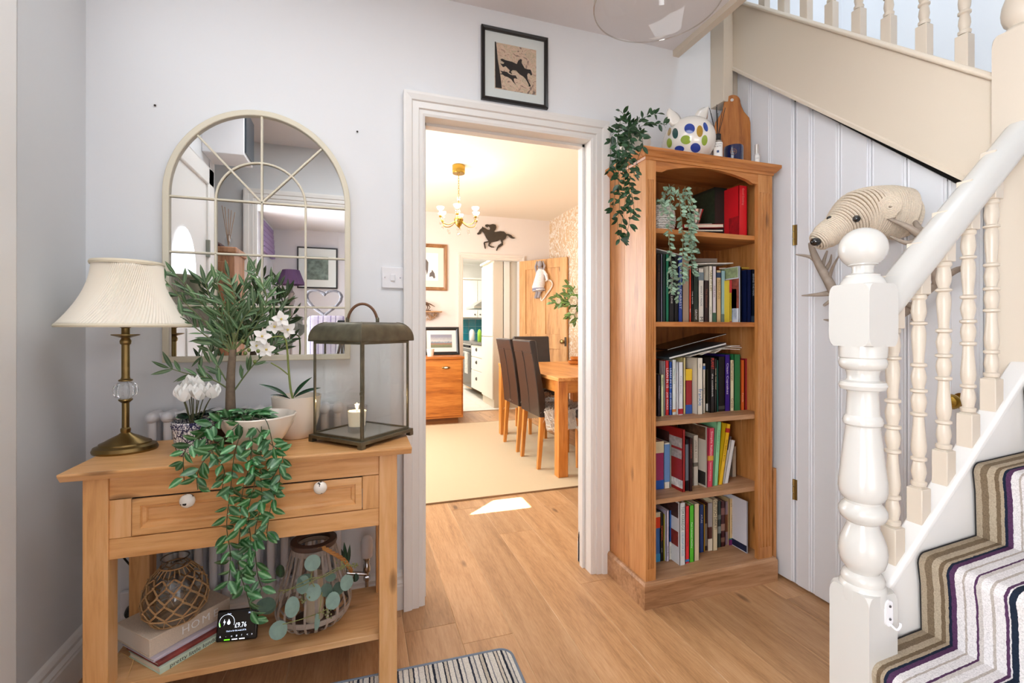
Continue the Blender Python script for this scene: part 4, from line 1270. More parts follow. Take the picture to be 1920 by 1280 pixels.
# racehorse and jockey plaque (traced outline, 8 mm steel)
def J(x, y):   # crop 6.737 px per px, origin (795,290)
    q = P(795 + x / 6.737, 290 + y / 6.737, Y=6.27); return (q.x, q.z)
hz = [(668, 995), (680, 1010), (715, 1000), (732, 965), (752, 985), (785, 1050), (812, 1090), (760, 1100), (752, 1115), (765, 1180), (778, 1190), (780, 1170), (770, 1115), (818, 1105), (810, 1150), (850, 1172), (888, 1172), (885, 1162), (850, 1155), (828, 1140), (850, 1108), (930, 1090), (965, 1070), (978, 1115), (940, 1140), (922, 1170), (910, 1205), (920, 1215), (938, 1180), (998, 1140), (996, 1085), (1030, 1060), (1045, 1020), (1060, 1022), (1100, 1055), (1130, 1060), (1155, 1052), (1125, 1040), (1100, 1015), (1065, 1002), (1040, 1000), (1010, 970), (960, 965), (905, 975), (880, 970), (905, 945), (915, 915), (905, 885), (870, 875), (825, 885), (795, 878), (772, 885), (775, 905), (800, 918), (815, 905), (835, 925), (828, 950), (800, 945), (770, 925), (745, 915), (738, 903), (730, 925), (705, 945), (690, 975)]
single(MB().prism([J(*p) for p in hz], 6.265, 6.272, 'xz'), 'racehorse_plaque', plain('dark bronze plaque', '#3c3226', .55), 'dark metal silhouette of a galloping racehorse and jockey above the kitchen doorway', 'wall art')

# chandelier
p = P(860, 330, Y=4.415)
t = thing('chandelier', 'small brass and crystal chandelier with lit frosted cups in the dining room', 'chandelier', (p.x, 4.415, 2.05))
cx, cy0 = p.x, 4.415
B(MB().lathe([(.058, 2.64), (.062, 2.65), (.062, 2.715), (.058, 2.72)], (cx, cy0, 0), 28), 'ceiling_rose', BRASS, t, smooth=35)
ch = MB()
for k in range(9):
    z = 2.63 - k * .024; M = Matrix.Rotation(radians(90 * (k % 2)), 4, 'Z')
    ch.tube([M @ Vector((.006 * cos(a), 0, .015 * sin(a))) + Vector((cx, cy0, z)) for a in [2 * pi * i / 10 for i in range(10)]], .0022, 5, closed=True)
B(ch, 'chain', BRASS, t)
CRY = glassy('crystal', (.93, .93, .9), 1.6)
for z in (2.40, 2.33, 2.27): B(MB().ball((cx, cy0, z), .02, 10, 6), 'crystal_ball', CRY, t)
B(MB().tube([(cx, cy0, 2.42), (cx, cy0, 2.2)], .004, 6).lathe([(.004, 2.12), (.02, 2.135), (.042, 2.17), (.045, 2.2), (.03, 2.225), (.012, 2.235)], (cx, cy0, 0), 16), 'body', BRASS, t, smooth=35)
frost = emit('frosted lit cup', '#fff6ea', 4.5)
for k in range(6):
    a = 2 * pi * k / 6 + .25; d = Vector((cos(a), sin(a), 0)); c = Vector((cx, cy0, 0))
    ab = MB(); ab.tube(bez([c + Vector((0, 0, 2.18)) + d * .03, c + Vector((0, 0, 2.14)) + d * .10, c + Vector((0, 0, 2.15)) + d * .17, c + Vector((0, 0, 2.20)) + d * .19], 5), .0045, 6)
    A = B(ab, 'arm', BRASS, t, smooth=True)
    e = c + d * .19
    B(MB().lathe([(.006, 2.195), (.016, 2.2), (.012, 2.212)], (e.x, e.y, 0), 12), 'drip_cup', BRASS, A)
    B(MB().ball((e.x, e.y, 2.236), .026, 12, 8), 'crystal_ball', CRY, A)
    B(MB().lathe([(.012, 2.262), (.028, 2.272), (.036, 2.292), (.034, 2.294), (.02, 2.28), (.004, 2.276)], (e.x, e.y, 0), 16), 'lit_cup', frost, A, smooth=True)
    for rr_, zz in ((.19, 2.14), (.11, 2.08)):
        e2 = c + d * rr_
        B(MB().ball((e2.x, e2.y, zz), .012, 8, 5, (1, 1, 1.5)), 'crystal_drop', CRY, A)
B(MB().ball((cx, cy0, 2.06), .019, 10, 6, (1, 1, 1.3)), 'crystal_drop', CRY, t)

# stripped pine kitchen door, open
H0, H1 = Vector((2.185, 6.235, 0)), Vector((2.635, 5.62, 0))
ang = atan2(H1.y - H0.y, H1.x - H0.x); DWd = (H1 - H0).length
t = thing('pine_door', 'stripped pine panelled kitchen door standing open, hung with a doll', 'door', (H0.x, H0.y, .01), local=True)
DP = wood('stripped pine door', '#dcaa70', '#cf9a5f', '#b5804a', 'z', .5, 1.0)
H_ = 2.085; st_ = .105
for x0 in (0, DWd - st_): B(MB().box(x0, x0 + st_, -.02, .02, 0, H_), 'stile', DP, t, bevel=.002)
B(MB().box(DWd / 2 - .05, DWd / 2 + .05, -.019, .019, .2, H_ - .1), 'muntin', DP, t, bevel=.002)
for z0, z1 in ((0, .2), (.86, 1.06), (H_ - .125, H_)): B(MB().box(st_, DWd - st_, -.0195, .0195, z0, z1), 'rail', DP, t, bevel=.002)
for x0, x1 in ((st_, DWd / 2 - .05), (DWd / 2 + .05, DWd - st_)):
    for z0, z1 in ((.2, .86), (1.06, H_ - .125)):
        B(MB().box(x0, x1, -.006, .006, z0, z1), 'panel', DP, t)
for s in (-1, 1):
    B(MB().lathe([(.026, 0), (.026, .004), (.010, .008), (.010, .03), (.026, .04), (.03, .052), (.022, .066), (.005, .07)], (DWd - .06, 0, .96), 18, M=Matrix.Rotation(radians(90 * s), 4, 'X')), 'door_knob', ABRASS, t, smooth=35)
B(MB().box(DWd - .03, DWd - .005, -.03, .03, .90, 1.02), 'lock_case', plain('lock', '#4a3c2c', .5, .6), t)
t.rotation_euler = (0, 0, ang)
dn = Vector((sin(ang), -cos(ang), 0))    # door face normal towards the room (camera side)
def onD(u, v_, off=.03):
    return P(u, v_, plane=(H0 + dn * off, dn))
if dn.dot(Vector((0, 0, 0)) - H0) < 0: dn = -dn
# rag doll (cloth animal) hanging on the door
t = thing('rag_doll', 'grey long-eared cloth doll in a white spotted dress hanging on the pine door', 'doll', onD(1012, 560, .02))
C1 = plain('doll cloth', '#a29a9b', .95, bump=.3); C2m = plain('doll dress', '#e4dedd', .95, bump=.3, var=.12, bscale=60)
def T(pts, rs, off=.06, **k): return MB().tube([onD(u, v_, off) for u, v_ in pts], rs, 12)
B(T([(1013, 504), (1013, 512), (1015, 522), (1014, 560)][:1] + [(1013.5, 502), (1014, 500)], [.04, .045, .02]).ball(onD(1012.5, 495, .06), .042, 14, 9, (.9, .9, 1.15)), 'head', C1, t, smooth=True)
B(T([(1007, 489), (1004, 500), (1006, 512)], [.008, .016, .012]), 'ear', C1, t, smooth=True)
B(T([(1018, 489), (1021, 498), (1019, 510)], [.008, .016, .012]), 'ear', C1, t, smooth=True)
B(T([(1014, 503), (1014, 510), (1012, 525), (1009, 538), (1011, 545), (1010, 546)], [.03, .06, .075, .085, .09, .02]), 'dress', C2m, t, smooth=True)
B(T([(1010, 540), (1010, 545)], [.088, .090]), 'dress_hem', plain('doll hem', '#8b8ca0', .95), t, smooth=True)
B(T([(1018, 507), (1024, 515), (1026, 525)], [.025, .022, .018]), 'arm', C2m, t, smooth=True)
for a_, b_ in (((1008, 545), (1004, 559)), ((1013, 545), (1009, 558))): B(T([a_, ((a_[0] + b_[0]) / 2, (a_[1] + b_[1]) / 2), b_], [.024, .02, .022], .05), 'leg', C1, t, smooth=True)
# wicker heart
t = thing('wicker_heart', 'white wicker heart hanging behind the cloth doll on the pine door', 'wreath', onD(1023, 563, .02))
hp = [(1012, 545), (1013, 552), (1016, 563), (1026, 550), (1034, 538), (1035, 530), (1030, 525), (1022, 527), (1020, 535), (1017, 540), (1013, 540)]
hb = bez([onD(u, v_, .03) for u, v_ in hp] + [onD(1012, 545, .03)], 5)
for k in range(3):
    B(MB().tube([q + Vector((.006 * cos(i * .9 + k * 2.1), 0, .006 * sin(i * .9 + k * 2.1))) for i, q in enumerate(hb)], .006, 6), 'willow_strand', plain('white willow', '#e5d9cb', .7), t, smooth=True)

# mantel shelf and flowers on the papered wall
t = thing('mantel_shelf', 'pale mantel shelf on the papered dining room wall, mostly behind the door jamb', 'mantel', (2.55, 4.3, 1.1))
B(MB().box(2.43, 2.66, 3.85, 4.72, 1.10, 1.13), 'shelf', TRIM, t, bevel=.004)
B(MB().box(2.50, 2.66, 3.95, 4.62, 0, 1.10), 'breast', TRIM, t, bevel=.004)
t = thing('flower_vase', 'vase of cream roses and green foliage at the right of the dining doorway', 'flowers', (2.52, 4.62, 1.13))
B(MB().lathe([(.04, 1.13), (.055, 1.16), (.06, 1.22), (.04, 1.3), (.045, 1.32)], (2.52, 4.62, 0), 20, cap=False), 'vase', plain('white vase', '#e9e6df', .2), t, smooth=True)
def leaf_mesh(name, mat, w=.35, fold=.12, n=6, curl=-.1):
    """unit leaf along +y, width w"""
    mb = MB(); vs_ = []
    for i in range(n + 1):
        s = i / n; hw = w / 2 * sin(pi * min(1, s * .97 + .015)) ** .8 * (1 - .25 * s)
        z = curl * s * s
        vs_ += [(-hw, s, z + fold * hw), (0, s, z), (hw, s, z + fold * hw)]
    fs = []
    for i in range(n):
        for k in (0, 1): fs.append((i * 3 + k, i * 3 + k + 1, (i + 1) * 3 + k + 1, (i + 1) * 3 + k))
    mb.add(vs_, fs)
    me = bpy.data.meshes.new(name); me.from_pydata(mb.v, [], mb.f); me.materials.append(mat)
    me.polygons.foreach_set('use_smooth', [True] * len(me.polygons))
    return me
def put_leaf(me, parent, p, d, L, roll=None, up=Vector((0, 0, 1)), name='leaf', rg=random):
    d = Vector(d).normalized(); x = d.cross(up)
    if x.length < .05: x = d.cross(Vector((0, 1, 0)))
    x.normalize(); z = x.cross(d)
    M = Matrix((x, d, z)).transposed().to_4x4()
    M = M @ Matrix.Rotation(roll if roll is not None else rg.uniform(-.7, .7), 4, 'Y') @ Matrix.Diagonal((L, L, L, 1))
    M.translation = Vector(p)
    return O(me, name, parent, M=M)
GL = leafmat('bouquet leaf', '#4f6b33', '#7c9450')
glf = leaf_mesh('leaf', GL, .45)
rg = random.Random(3)
bc = Vector((2.44, 4.66, 1.40))
tgt = [P(1040, 556, Y=4.85), P(1034, 566, Y=4.85), P(1045, 572, Y=4.85), P(1060, 548, Y=4.8), P(1062, 531, Y=4.8), P(1066, 592, Y=4.75), P(1078, 600, Y=4.7), P(1085, 560, Y=4.7), P(1055, 563, Y=4.8), P(1075, 545, Y=4.75)]
for q in tgt:
    s = B(MB().tube(bez([(2.52, 4.62, 1.28), bc, q], 5), .0025, 5), 'stem', GL, t)
    d = (q - bc).normalized()
    for k in range(16):
        w_ = bc.lerp(q, .3 + .7 * k / 15)
        put_leaf(glf, t, w_, d + Vector((rg.uniform(-.9, .9), rg.uniform(-.3, .3), rg.uniform(-.9, .9))), rg.uniform(.06, .09), up=Vector((0, -1, .2)), rg=rg)
RS = plain('cream rose', '#f3e7d0', .7)
def rose(parent, c, R, mat=RS, seedn=0):
    rr_ = random.Random(seedn); mb = MB(); face = (Vector((0, 0, EYE)) - c).normalized()
    mb.ball(c, R * .45, 10, 6)
    q = face.to_track_quat('Z', 'Y').to_matrix().to_4x4()
    for ring_, (n, tilt, s) in enumerate(((3, .3, .6), (5, .7, .85), (6, 1.15, 1.0))):
        for k in range(n):
            a = 2 * pi * k / n + ring_ * .5
            M = Matrix.Translation(c) @ q @ Matrix.Rotation(a, 4, 'Z') @ Matrix.Rotation(tilt, 4, 'Y')
            vs_ = []
            for i in range(4):
                for j in range(5):
                    u_ = (j / 4 - .5) * 2; w2 = i / 3
                    vs_.append(M @ Vector((.25 * R * u_ * u_ * -1 + .18 * R * w2, u_ * R * .55 * sin(.4 + 2.2 * w2), R * s * w2)))
            mb.add(vs_, [(i * 5 + j, i * 5 + j + 1, (i + 1) * 5 + j + 1, (i + 1) * 5 + j) for i in range(3) for j in range(4)])
    return B(mb, 'rose', mat, parent, smooth=True)
for i, (u, v_, R) in enumerate(((1075, 563, .055), (1074, 582, .04), (1083, 590, .036), (1047, 564, .03), (1081, 545, .04), (1073, 594, .024), (1086, 568, .034))):
    rose(t, P(u, v_, Y=4.62), R, seedn=i)

# ------------------------------------------------------------------ kitchen seen through the far doorway
KC = plain('cream kitchen unit', '#efe9dc', .4)
KCS = plain('cream kitchen end panel', '#dccfbb', .5)
t = thing('tall_kitchen_unit', 'tall cream larder unit just inside the kitchen doorway', 'cabinet', (1.97, 6.8, 0))
B(MB().box(1.85, 1.985, 6.42, 7.05, .0, 2.12), 'carcass', KCS, t)
for z0, z1 in ((.12, 1.02), (1.03, 2.09)):
    d_ = B(MB().box(1.83, 1.85, 6.425, 7.045, z0, z1), 'door', KC, t, bevel=.003)
B(MB().box(1.81, 1.99, 6.41, 7.07, 2.12, 2.15), 'cornice', KC, t, bevel=.004)
t = thing('fridge_housing', 'second tall cream panel unit behind the kitchen door jamb', 'cabinet', (2.35, 6.7, 0))
B(MB().box(2.0, 2.085, 6.41, 6.95, 0, 2.17), 'panel', KC, t, bevel=.002)
B(MB().box(2.09, 2.7, 6.44, 6.95, 0, 2.17), 'carcass', KCS, t)
t = thing('drawer_unit', 'cream three-drawer kitchen unit beside the oven', 'cabinet', (2.1, 7.4, 0))
B(MB().box(1.87, 2.45, 7.06, 7.86, .12, .87), 'carcass', KC, t)
for z0, z1 in ((.13, .44), (.45, .66), (.67, .86)):
    d_ = B(MB().box(1.85, 1.87, 7.08, 7.84, z0, z1), 'drawer', KC, t, bevel=.004)
    B(MB().lathe([(.03, 0), (.028, .012), (.012, .022)], (1.85, 7.45, (z0 + z1) / 2 + .03), 14, M=Matrix.Rotation(radians(-90), 4, 'Y')), 'cup_handle', plain('pewter', '#5b5650', .4, .8), d_)
t = thing('oven', 'steel range oven with black control knobs and a tea towel on its rail', 'oven', (2.1, 8.1, 0))
B(MB().box(1.87, 2.45, 7.88, 8.6, .1, .88), 'body', plain('oven enamel', '#2a2a2c', .25), t, bevel=.004)
B(MB().box(1.86, 1.875, 7.9, 8.58, .78, .87), 'control_panel', plain('brushed steel', '#b9b7b2', .3, 1.0), t)
for k in range(5): B(MB().lathe([(.022, 0), (.018, .03)], (1.86, 7.98 + k * .12, .825), 14, M=Matrix.Rotation(radians(-90), 4, 'Y')), 'control_knob', BLK, t)
B(MB().tube([(1.83, 7.95, .72), (1.83, 8.53, .72)], .012, 10), 'rail', CHROME, t, smooth=True)
single(MB().box(1.812, 1.818, 7.97, 8.2, .35, .735), 'tea_towel', plain('checked towel', '#c9c6bf', .9, var=.3, bscale=30), 'pale patterned tea towel over the oven rail', 'towel')
t = single(MB().box(1.83, 2.47, 7.06, 8.62, .88, .92), 'worktop', plain('dark worktop', '#4a4540', .25), 'dark grey kitchen worktop over drawers and oven', 'worktop', bevel=.004)
TEAL = plain('teal glazed tile', '#157a88', .12, var=.15, bscale=5)
t = thing('tiled_splashback', 'glossy teal square-tiled splashback on the far kitchen wall', 'tiles', (2.3, 9.58, .9))
B(MB().box(1.9, 2.75, 9.585, 9.6, .88, 1.36), 'grout', plain('pale grout', '#cfd6d3', .8), t)
tm = MB().box(-.072, .072, -.004, .004, -.072, .072).mesh('tile', TEAL)
for i in range(6):
    for j in range(3): O(tm, 'tile', t, M=Matrix.Translation((1.98 + .15 * i, 9.582, .965 + .148 * j)))
t = thing('far_counter', 'dark-topped cream base unit along the far kitchen wall', 'cabinet', (2.3, 9.3, 0))
B(MB().box(1.9, 2.75, 9.0, 9.58, 0, .87), 'carcass', KC, t); B(MB().box(1.88, 2.75, 8.97, 9.58, .87, .90), 'worktop', plain('dark worktop', '#4a4540', .25), t)
t = thing('wall_cupboard', 'cream wall cupboards with small dark knobs over the teal tiles', 'cabinet', (2.3, 9.4, 1.36))
B(MB().box(1.92, 2.75, 9.27, 9.6, 1.36, 2.14), 'carcass', KC, t)
for k in range(2):
    d_ = B(MB().box(1.925 + k * .4, 2.315 + k * .4, 9.25, 9.27, 1.37, 2.13), 'door', KC, t, bevel=.003)
    B(MB().ball((2.26 + k * .11, 9.24, 1.43), .016, 8, 6), 'knob', plain('pewter', '#5b5650', .4, .8), d_)
B(MB().box(1.90, 2.75, 9.22, 9.6, 2.14, 2.17), 'cornice', KC, t, bevel=.004)
hd = MB(); hd.add([(1.93, 7.95, 1.50), (2.48, 7.95, 1.50), (2.48, 8.6, 1.50), (1.93, 8.6, 1.50), (1.93, 7.95, 1.54), (2.48, 7.95, 1.54), (2.48, 8.6, 1.54), (1.93, 8.6, 1.54), (2.28, 8.15, 1.74), (2.48, 8.15, 1.74), (2.48, 8.4, 1.74), (2.28, 8.4, 1.74)],
    [(0, 3, 2, 1), (0, 1, 5, 4), (1, 2, 6, 5), (2, 3, 7, 6), (3, 0, 4, 7), (4, 5, 9, 8), (5, 6, 10, 9), (6, 7, 11, 10), (7, 4, 8, 11), (8, 9, 10, 11)])
t = thing('cooker_hood', 'sloped stainless steel cooker hood beside the cream wall cupboards', 'cooker hood', (2.3, 8.3, 1.5))
B(hd, 'canopy', plain('brushed steel', '#b9b7b2', .3, 1.0), t)
B(MB().box(2.3, 2.48, 8.18, 8.36, 1.74, 2.5), 'chimney', plain('brushed steel', '#b9b7b2', .3, 1.0), t)
for R, lab, c, u in ((.05, 'white spotted kitchen jar standing before the teal tiles', '#e6ddd2', 885), (.035, 'green kitchen roll wrapper near the end of the worktop', '#8fc23a', 899)):
    q = P(u, 645, X=2.02)
    single(MB().lathe([(R * .9, .92), (R, .94), (R, 1.08), (R * .6, 1.12), (.004, 1.13)], (2.02, q.y, 0), 20), 'kitchen_jar', plain('jar ' + c, c, .3), lab, 'jar', smooth=35)

# ------------------------------------------------------------------ table lamp
CUTG, nt, b = newmat('cut glass'); b.inputs['Transmission Weight'].default_value = 1; b.inputs['Roughness'].default_value = .0; b.inputs['IOR'].default_value = 1.5; b.inputs['Base Color'].default_value = (.97, .98, .98, 1)
lx, ly = -.688, 1.748
t = thing('table_lamp', 'antique brass table lamp with a glass ball and a pleated cream shade', 'lamp', (lx, ly, TZ))
B(MB().lathe([(.082, TZ), (.084, TZ + .006), (.080, TZ + .016), (.068, TZ + .021), (.066, TZ + .026), (.055, TZ + .031), (.040, TZ + .040), (.020, TZ + .050), (.012, TZ + .056)], (lx, ly, 0), 40, sx=1.0, sy=.86), 'base', ABRASS, t, smooth=30)
stem = [(.010, TZ + .05), (.013, TZ + .060), (.013, TZ + .068), (.0095, TZ + .072), (.0095, .918), (.013, .921), (.018, .926), (.018, .93), (.006, .932)]
B(MB().lathe(stem, (lx, ly, 0), 20), 'lower_stem', ABRASS, t, smooth=35)
B(MB().lathe([(.006, .984), (.018, .986), (.018, .99), (.012, .993), (.0105, 1.0), (.0105, 1.098), (.014, 1.102), (.015, 1.110), (.011, 1.118), (.012, 1.120), (.036, 1.128), (.036, 1.131), (.012, 1.128), (.0105, 1.133), (.0105, 1.15), (.018, 1.155), (.018, 1.16)], (lx, ly, 0), 24), 'upper_stem', ABRASS, t, smooth=35)
gb = MB().lathe([(.004, .930)] + [(.0315 * cos(a), .9575 + .0285 * sin(a)) for a in [radians(-70 + 140 * i / 10) for i in range(11)]] + [(.004, .985)], (lx, ly, 0), 36, fn=lambda a, q: 1 + .05 * cos(a * 12))
B(gb, 'glass_ball', CUTG, t, smooth=True)
sh = MB(); n = 220; m = 16; vs_ = []
for j in range(m + 1):
    q = j / m; z = 1.157 + .19 * q
    R = .166 - .078 * (1 - (1 - q) ** 2.0) - 0.0 * q
    for i in range(n):
        a = 2 * pi * i / n
        rr = R + .0016 * (1 if (i % 2) else -1)
        hexf = 1 - .035 * (1 - abs(sin(a * 3 + .6)))
        aa = a + q * .55
        vs_.append((lx + .004 + .004 * q + rr * hexf * cos(aa), ly + rr * hexf * sin(aa), z))
sh.add(vs_, [(j * n + i, j * n + (i + 1) % n, (j + 1) * n + (i + 1) % n, (j + 1) * n + i) for j in range(m) for i in range(n)])
shm, nt, b = newmat('pleated silk'); b.inputs['Base Color'].default_value = (*lin('#f2eadb'), 1); b.inputs['Roughness'].default_value = .7
b.inputs['Sheen Weight'].default_value = .3
sd = B(sh, 'lampshade', shm, t, smooth=True)
so = sd.modifiers.new('solid', 'SOLIDIFY'); so.thickness = .0012
for R, z, hh in ((.167, 1.153, .010), (.090, 1.344, .012)):
    B(MB().lathe([(R - .002, z), (R + .001, z), (R + .003, z + hh * .5), (R + .0005, z + hh), (R - .002, z + hh), (R - .002, z)], (lx + .006, ly, 0), 64, cap=False), 'shade_trim', plain('cream braid', '#e6dcc4', .8), t, smooth=True)

# ------------------------------------------------------------------ leaves
LP = leafmat('variegated leaf', '#28602f', '#7aa57c', .3)
LO = leafmat('olive leaf', '#4a6a44', '#7d9470', .4)
LE = plain('eucalyptus leaf', '#7f998e', .55, var=.12, bscale=40)
LEd = plain('dark eucalyptus leaf', '#4a6253', .55, var=.15, bscale=40)
LD = leafmat('dark glossy leaf', '#17311f', '#264a30', .25)
STEM = plain('plant stem', '#3c4b2c', .6)
STEMY = plain('yellow stem', '#7f8145', .6)
vleaf = leaf_mesh('leaf', LP, .58, .18, 6, -.18)
oleaf = leaf_mesh('leaf', LO, .24, .2, 6, -.12)
dleaf = leaf_mesh('leaf', LD, .5, .2, 6, -.15)

def vine(parent, pts, spacing=.020, L=(.030, .045), stemr=.0012, me=vleaf, smat=STEM, seedn=0, start=0.0, pair=True, out=Vector((-.1, -1, 0)), spread=1.0):
    rg = random.Random(seedn)
    c = bez(pts, 7)
    B(MB().tube(c, stemr, 5), 'stem', smat, parent, smooth=True)
    acc = 0; tot = 0
    for i in range(1, len(c)):
        seg = (c[i] - c[i - 1]); tot += seg.length; acc += seg.length
        if acc >= spacing and tot > start:
            acc = 0
            d = seg.normalized()
            for k in ((0, 1) if pair else (0,)):
                side = Vector((rg.uniform(-1, 1), rg.uniform(-.6, .3), rg.uniform(-.5, .3)))
                side -= d * side.dot(d); side.normalize()
                if k: side = -side + Vector((0, rg.uniform(-.6, 0), 0))
                dd = side * spread + d * rg.uniform(.3, .9) + out * .25
                dd.normalize()
                l = rg.uniform(*L)
                # face the leaf outwards
                x = dd.cross(out); 
                if x.length < .1: x = dd.cross(Vector((0, 0, 1)))
                x.normalize(); z = x.cross(dd)
                if z.dot(out) < 0: x = -x; z = -z
                M = Matrix((x, dd, z)).transposed().to_4x4() @ Matrix.Rotation(rg.uniform(-.7, .7), 4, 'Y') @ Matrix.Diagonal((l, l, l, 1))
                M.translation = c[i] + dd * .003
                O(me, 'leaf', parent, M=M)

# ------------------------------------------------------------------ cyclamen in a blue and white pot
t = thing('cyclamen_pot', 'white cyclamen in a blue-patterned white pot on the console table', 'potted plant', (-.476, 1.645, TZ))
cm, nt, b = newmat('blue pattern pottery')
tc = N(nt, 'TexCoord'); sx = N(nt, 'SeparateXYZ'); nt.links.new(tc.outputs['Object'], sx.inputs[0])
cxp, cyp = -.476, 1.645
ang_ = N(nt, 'Math', operation='ARCTAN2'); nt.links.new(sx.outputs[1], ang_.inputs[0]); nt.links.new(sx.outputs[0], ang_.inputs[1])
sc2 = N(nt, 'Math', operation='MULTIPLY'); sc2.inputs[1].default_value = 7.0; nt.links.new(ang_.outputs[0], sc2.inputs[0])
sz2 = N(nt, 'Math', operation='MULTIPLY'); sz2.inputs[1].default_value = 62.0; nt.links.new(sx.outputs[2], sz2.inputs[0])
cb_ = N(nt, 'CombineXYZ'); nt.links.new(sc2.outputs[0], cb_.inputs[0]); nt.links.new(sz2.outputs[0], cb_.inputs[1])
vo = N(nt, 'TexVoronoi', Scale=.55); vo.feature = 'DISTANCE_TO_EDGE'; nt.links.new(cb_.outputs[0], vo.inputs['Vector'])
nz = N(nt, 'TexNoise', Scale=1.6, Detail=1.0, Distortion=1.2); nt.links.new(cb_.outputs[0], nz.inputs['Vector'])
r1 = ramp(nt, [(.44, '#f1efee'), (.47, '#38365f'), (.53, '#38365f'), (.56, '#f1efee')]); nt.links.new(nz.outputs[0], r1.inputs[0])
r2 = ramp(nt, [(.0, '#3a3862'), (.05, '#3a3862'), (.08, '#ffffff')]); nt.links.new(vo.outputs[0], r2.inputs[0])
mm = N(nt, 'MixRGB', blend_type='MULTIPLY'); mm.inputs[0].default_value = 1; nt.links.new(r1.outputs[0], mm.inputs[1]); nt.links.new(r2.outputs[0], mm.inputs[2])
nt.links.new(mm.outputs[0], b.inputs['Base Color']); b.inputs['Roughness'].default_value = .2
B(MB().lathe([(.040, TZ), (.043, TZ + .004), (.050, TZ + .04), (.055, TZ + .08), (.0565, TZ + .098), (.054, TZ + .1), (.050, TZ + .08), (.004, TZ + .078)], (cxp, cyp, 0), 40), 'pot', cm, t, smooth=40)
rb = MB()
for z in (TZ + .094, TZ + .082):
    rb.tube([(cxp + .0562 * cos(a), cyp + .0562 * sin(a), z) for a in [2 * pi * i / 40 for i in range(40)]], .0009, 5, closed=True)
for i in range(40):
    a = 2 * pi * i / 40; rb.ball((cxp + .0565 * cos(a), cyp + .0565 * sin(a), TZ + .088), .0016, 6, 4)
B(rb, 'painted_rim', plain('cobalt glaze', '#38365f', .2), t)
rg = random.Random(21)
cleaf = leaf_mesh('leaf', LD, .75, .1, 6, -.2)
for k in range(22):
    a = rg.uniform(0, 2 * pi); R = rg.uniform(.01, .04)
    put_leaf(cleaf, t, (cxp + R * cos(a), cyp + R * sin(a), TZ + .095 + rg.uniform(0, .02)), Vector((cos(a), sin(a), rg.uniform(.1, .8))), rg.uniform(.03, .045), rg=rg)
PET = plain('white petal', '#f6f4f0', .6, sheen=.3)
pet = leaf_mesh('petal', PET, .85, -.35, 6, .25)
for i, (u, v_, dy) in enumerate(((340, 742, .02), (358, 735, -.02), (362, 722, .03), (374, 745, -.03), (345, 748, -.04), (384, 740, .0), (402, 735, .03), (398, 742, -.02), (372, 728, .02), (352, 730, .04))):
    c = P(u, v_, Y=cyp + dy)
    base = Vector((cxp + (c.x - cxp) * .3, cyp + dy * .3, TZ + .09))
    B(MB().tube(bez([base, (base + c) / 2 + Vector((0, 0, .01)), c], 4), .0015, 5), 'stem', plain('cyclamen stem', '#5b5a3a', .6), t, smooth=True)
    for k in range(5):
        a = 2 * pi * k / 5 + rg.uniform(-.2, .2)
        put_leaf(pet, t, c - Vector((0, 0, .008)), Vector((cos(a) * .55, sin(a) * .55, .8 + rg.uniform(-.3, .2))), rg.uniform(.032, .044), roll=rg.uniform(-.3, .3), name='petal', rg=rg)

# ------------------------------------------------------------------ trailing plant in a scalloped white bowl
bxc, byc = -.292, 1.602
t = thing('trailing_plant', 'green variegated trailing plant in a wide white scalloped bowl, vines hanging over the drawer', 'potted plant', (bxc, byc, TZ))
POT = plain('glazed cream pottery', '#e9ded0', .18, bump=.12, bscale=16, coat=.4)
wave = lambda a, q: 1 + .045 * abs(sin(a * 5)) * (q ** .5)
B(MB().lathe([(.044, TZ), (.048, TZ + .003), (.050, TZ + .012), (.062, TZ + .03), (.080, TZ + .055), (.094, TZ + .080), (.100, TZ + .098), (.104, TZ + .112), (.101, TZ + .115), (.096, TZ + .105), (.088, TZ + .085), (.004, TZ + .08)], (bxc, byc, 0), 60, fn=wave), 'bowl', POT, t, smooth=50)
B(MB().lathe([(.002, TZ + .088), (.086, TZ + .086), (.086, TZ + .084)], (bxc, byc, 0), 24), 'soil', plain('soil', '#2a2018', .95), t)
rg = random.Random(31)
for k in range(70):
    a = rg.uniform(0, 2 * pi); R = rg.uniform(.005, .06)
    c = Vector((bxc - .035 + R * cos(a), byc + .01 + R * sin(a) * .8, TZ + .105 + rg.uniform(0, .022) * (1 - R / .12)))
    put_leaf(vleaf, t, c, Vector((cos(a), sin(a), rg.uniform(-.1, .5))), rg.uniform(.034, .046), rg=rg)
def VP(pl, ys):
    return [P(u, v_, Y=y) for (u, v_), y in zip(pl, ys)]
vine(t, VP([(478, 775), (500, 790), (515, 850), (525, 895), (508, 950), (500, 1000)], [1.56, 1.50, 1.485, 1.48, 1.482, 1.49]), seedn=1, start=0.1)
vine(t, VP([(462, 778), (466, 800), (470, 860), (455, 920), (450, 990), (447, 1060), (462, 1110), (475, 1165)], [1.56, 1.505, 1.488, 1.48, 1.485, 1.49, 1.49, 1.50]), seedn=2, start=0.09)
vine(t, VP([(452, 780), (452, 790), (420, 820), (385, 860), (370, 890), (371, 918)], [1.55, 1.51, 1.49, 1.482, 1.48, 1.482]), seedn=3)
vine(t, VP([(455, 778), (455, 800), (440, 850), (432, 920), (425, 985), (432, 1040), (428, 1100)], [1.55, 1.505, 1.486, 1.477, 1.48, 1.486, 1.49]), seedn=4, start=0.08)
vine(t, VP([(485, 776), (490, 800), (488, 870), (490, 940), (478, 1000), (482, 1070), (490, 1100)], [1.56, 1.505, 1.488, 1.478, 1.482, 1.49, 1.49]), seedn=5, start=0.11)
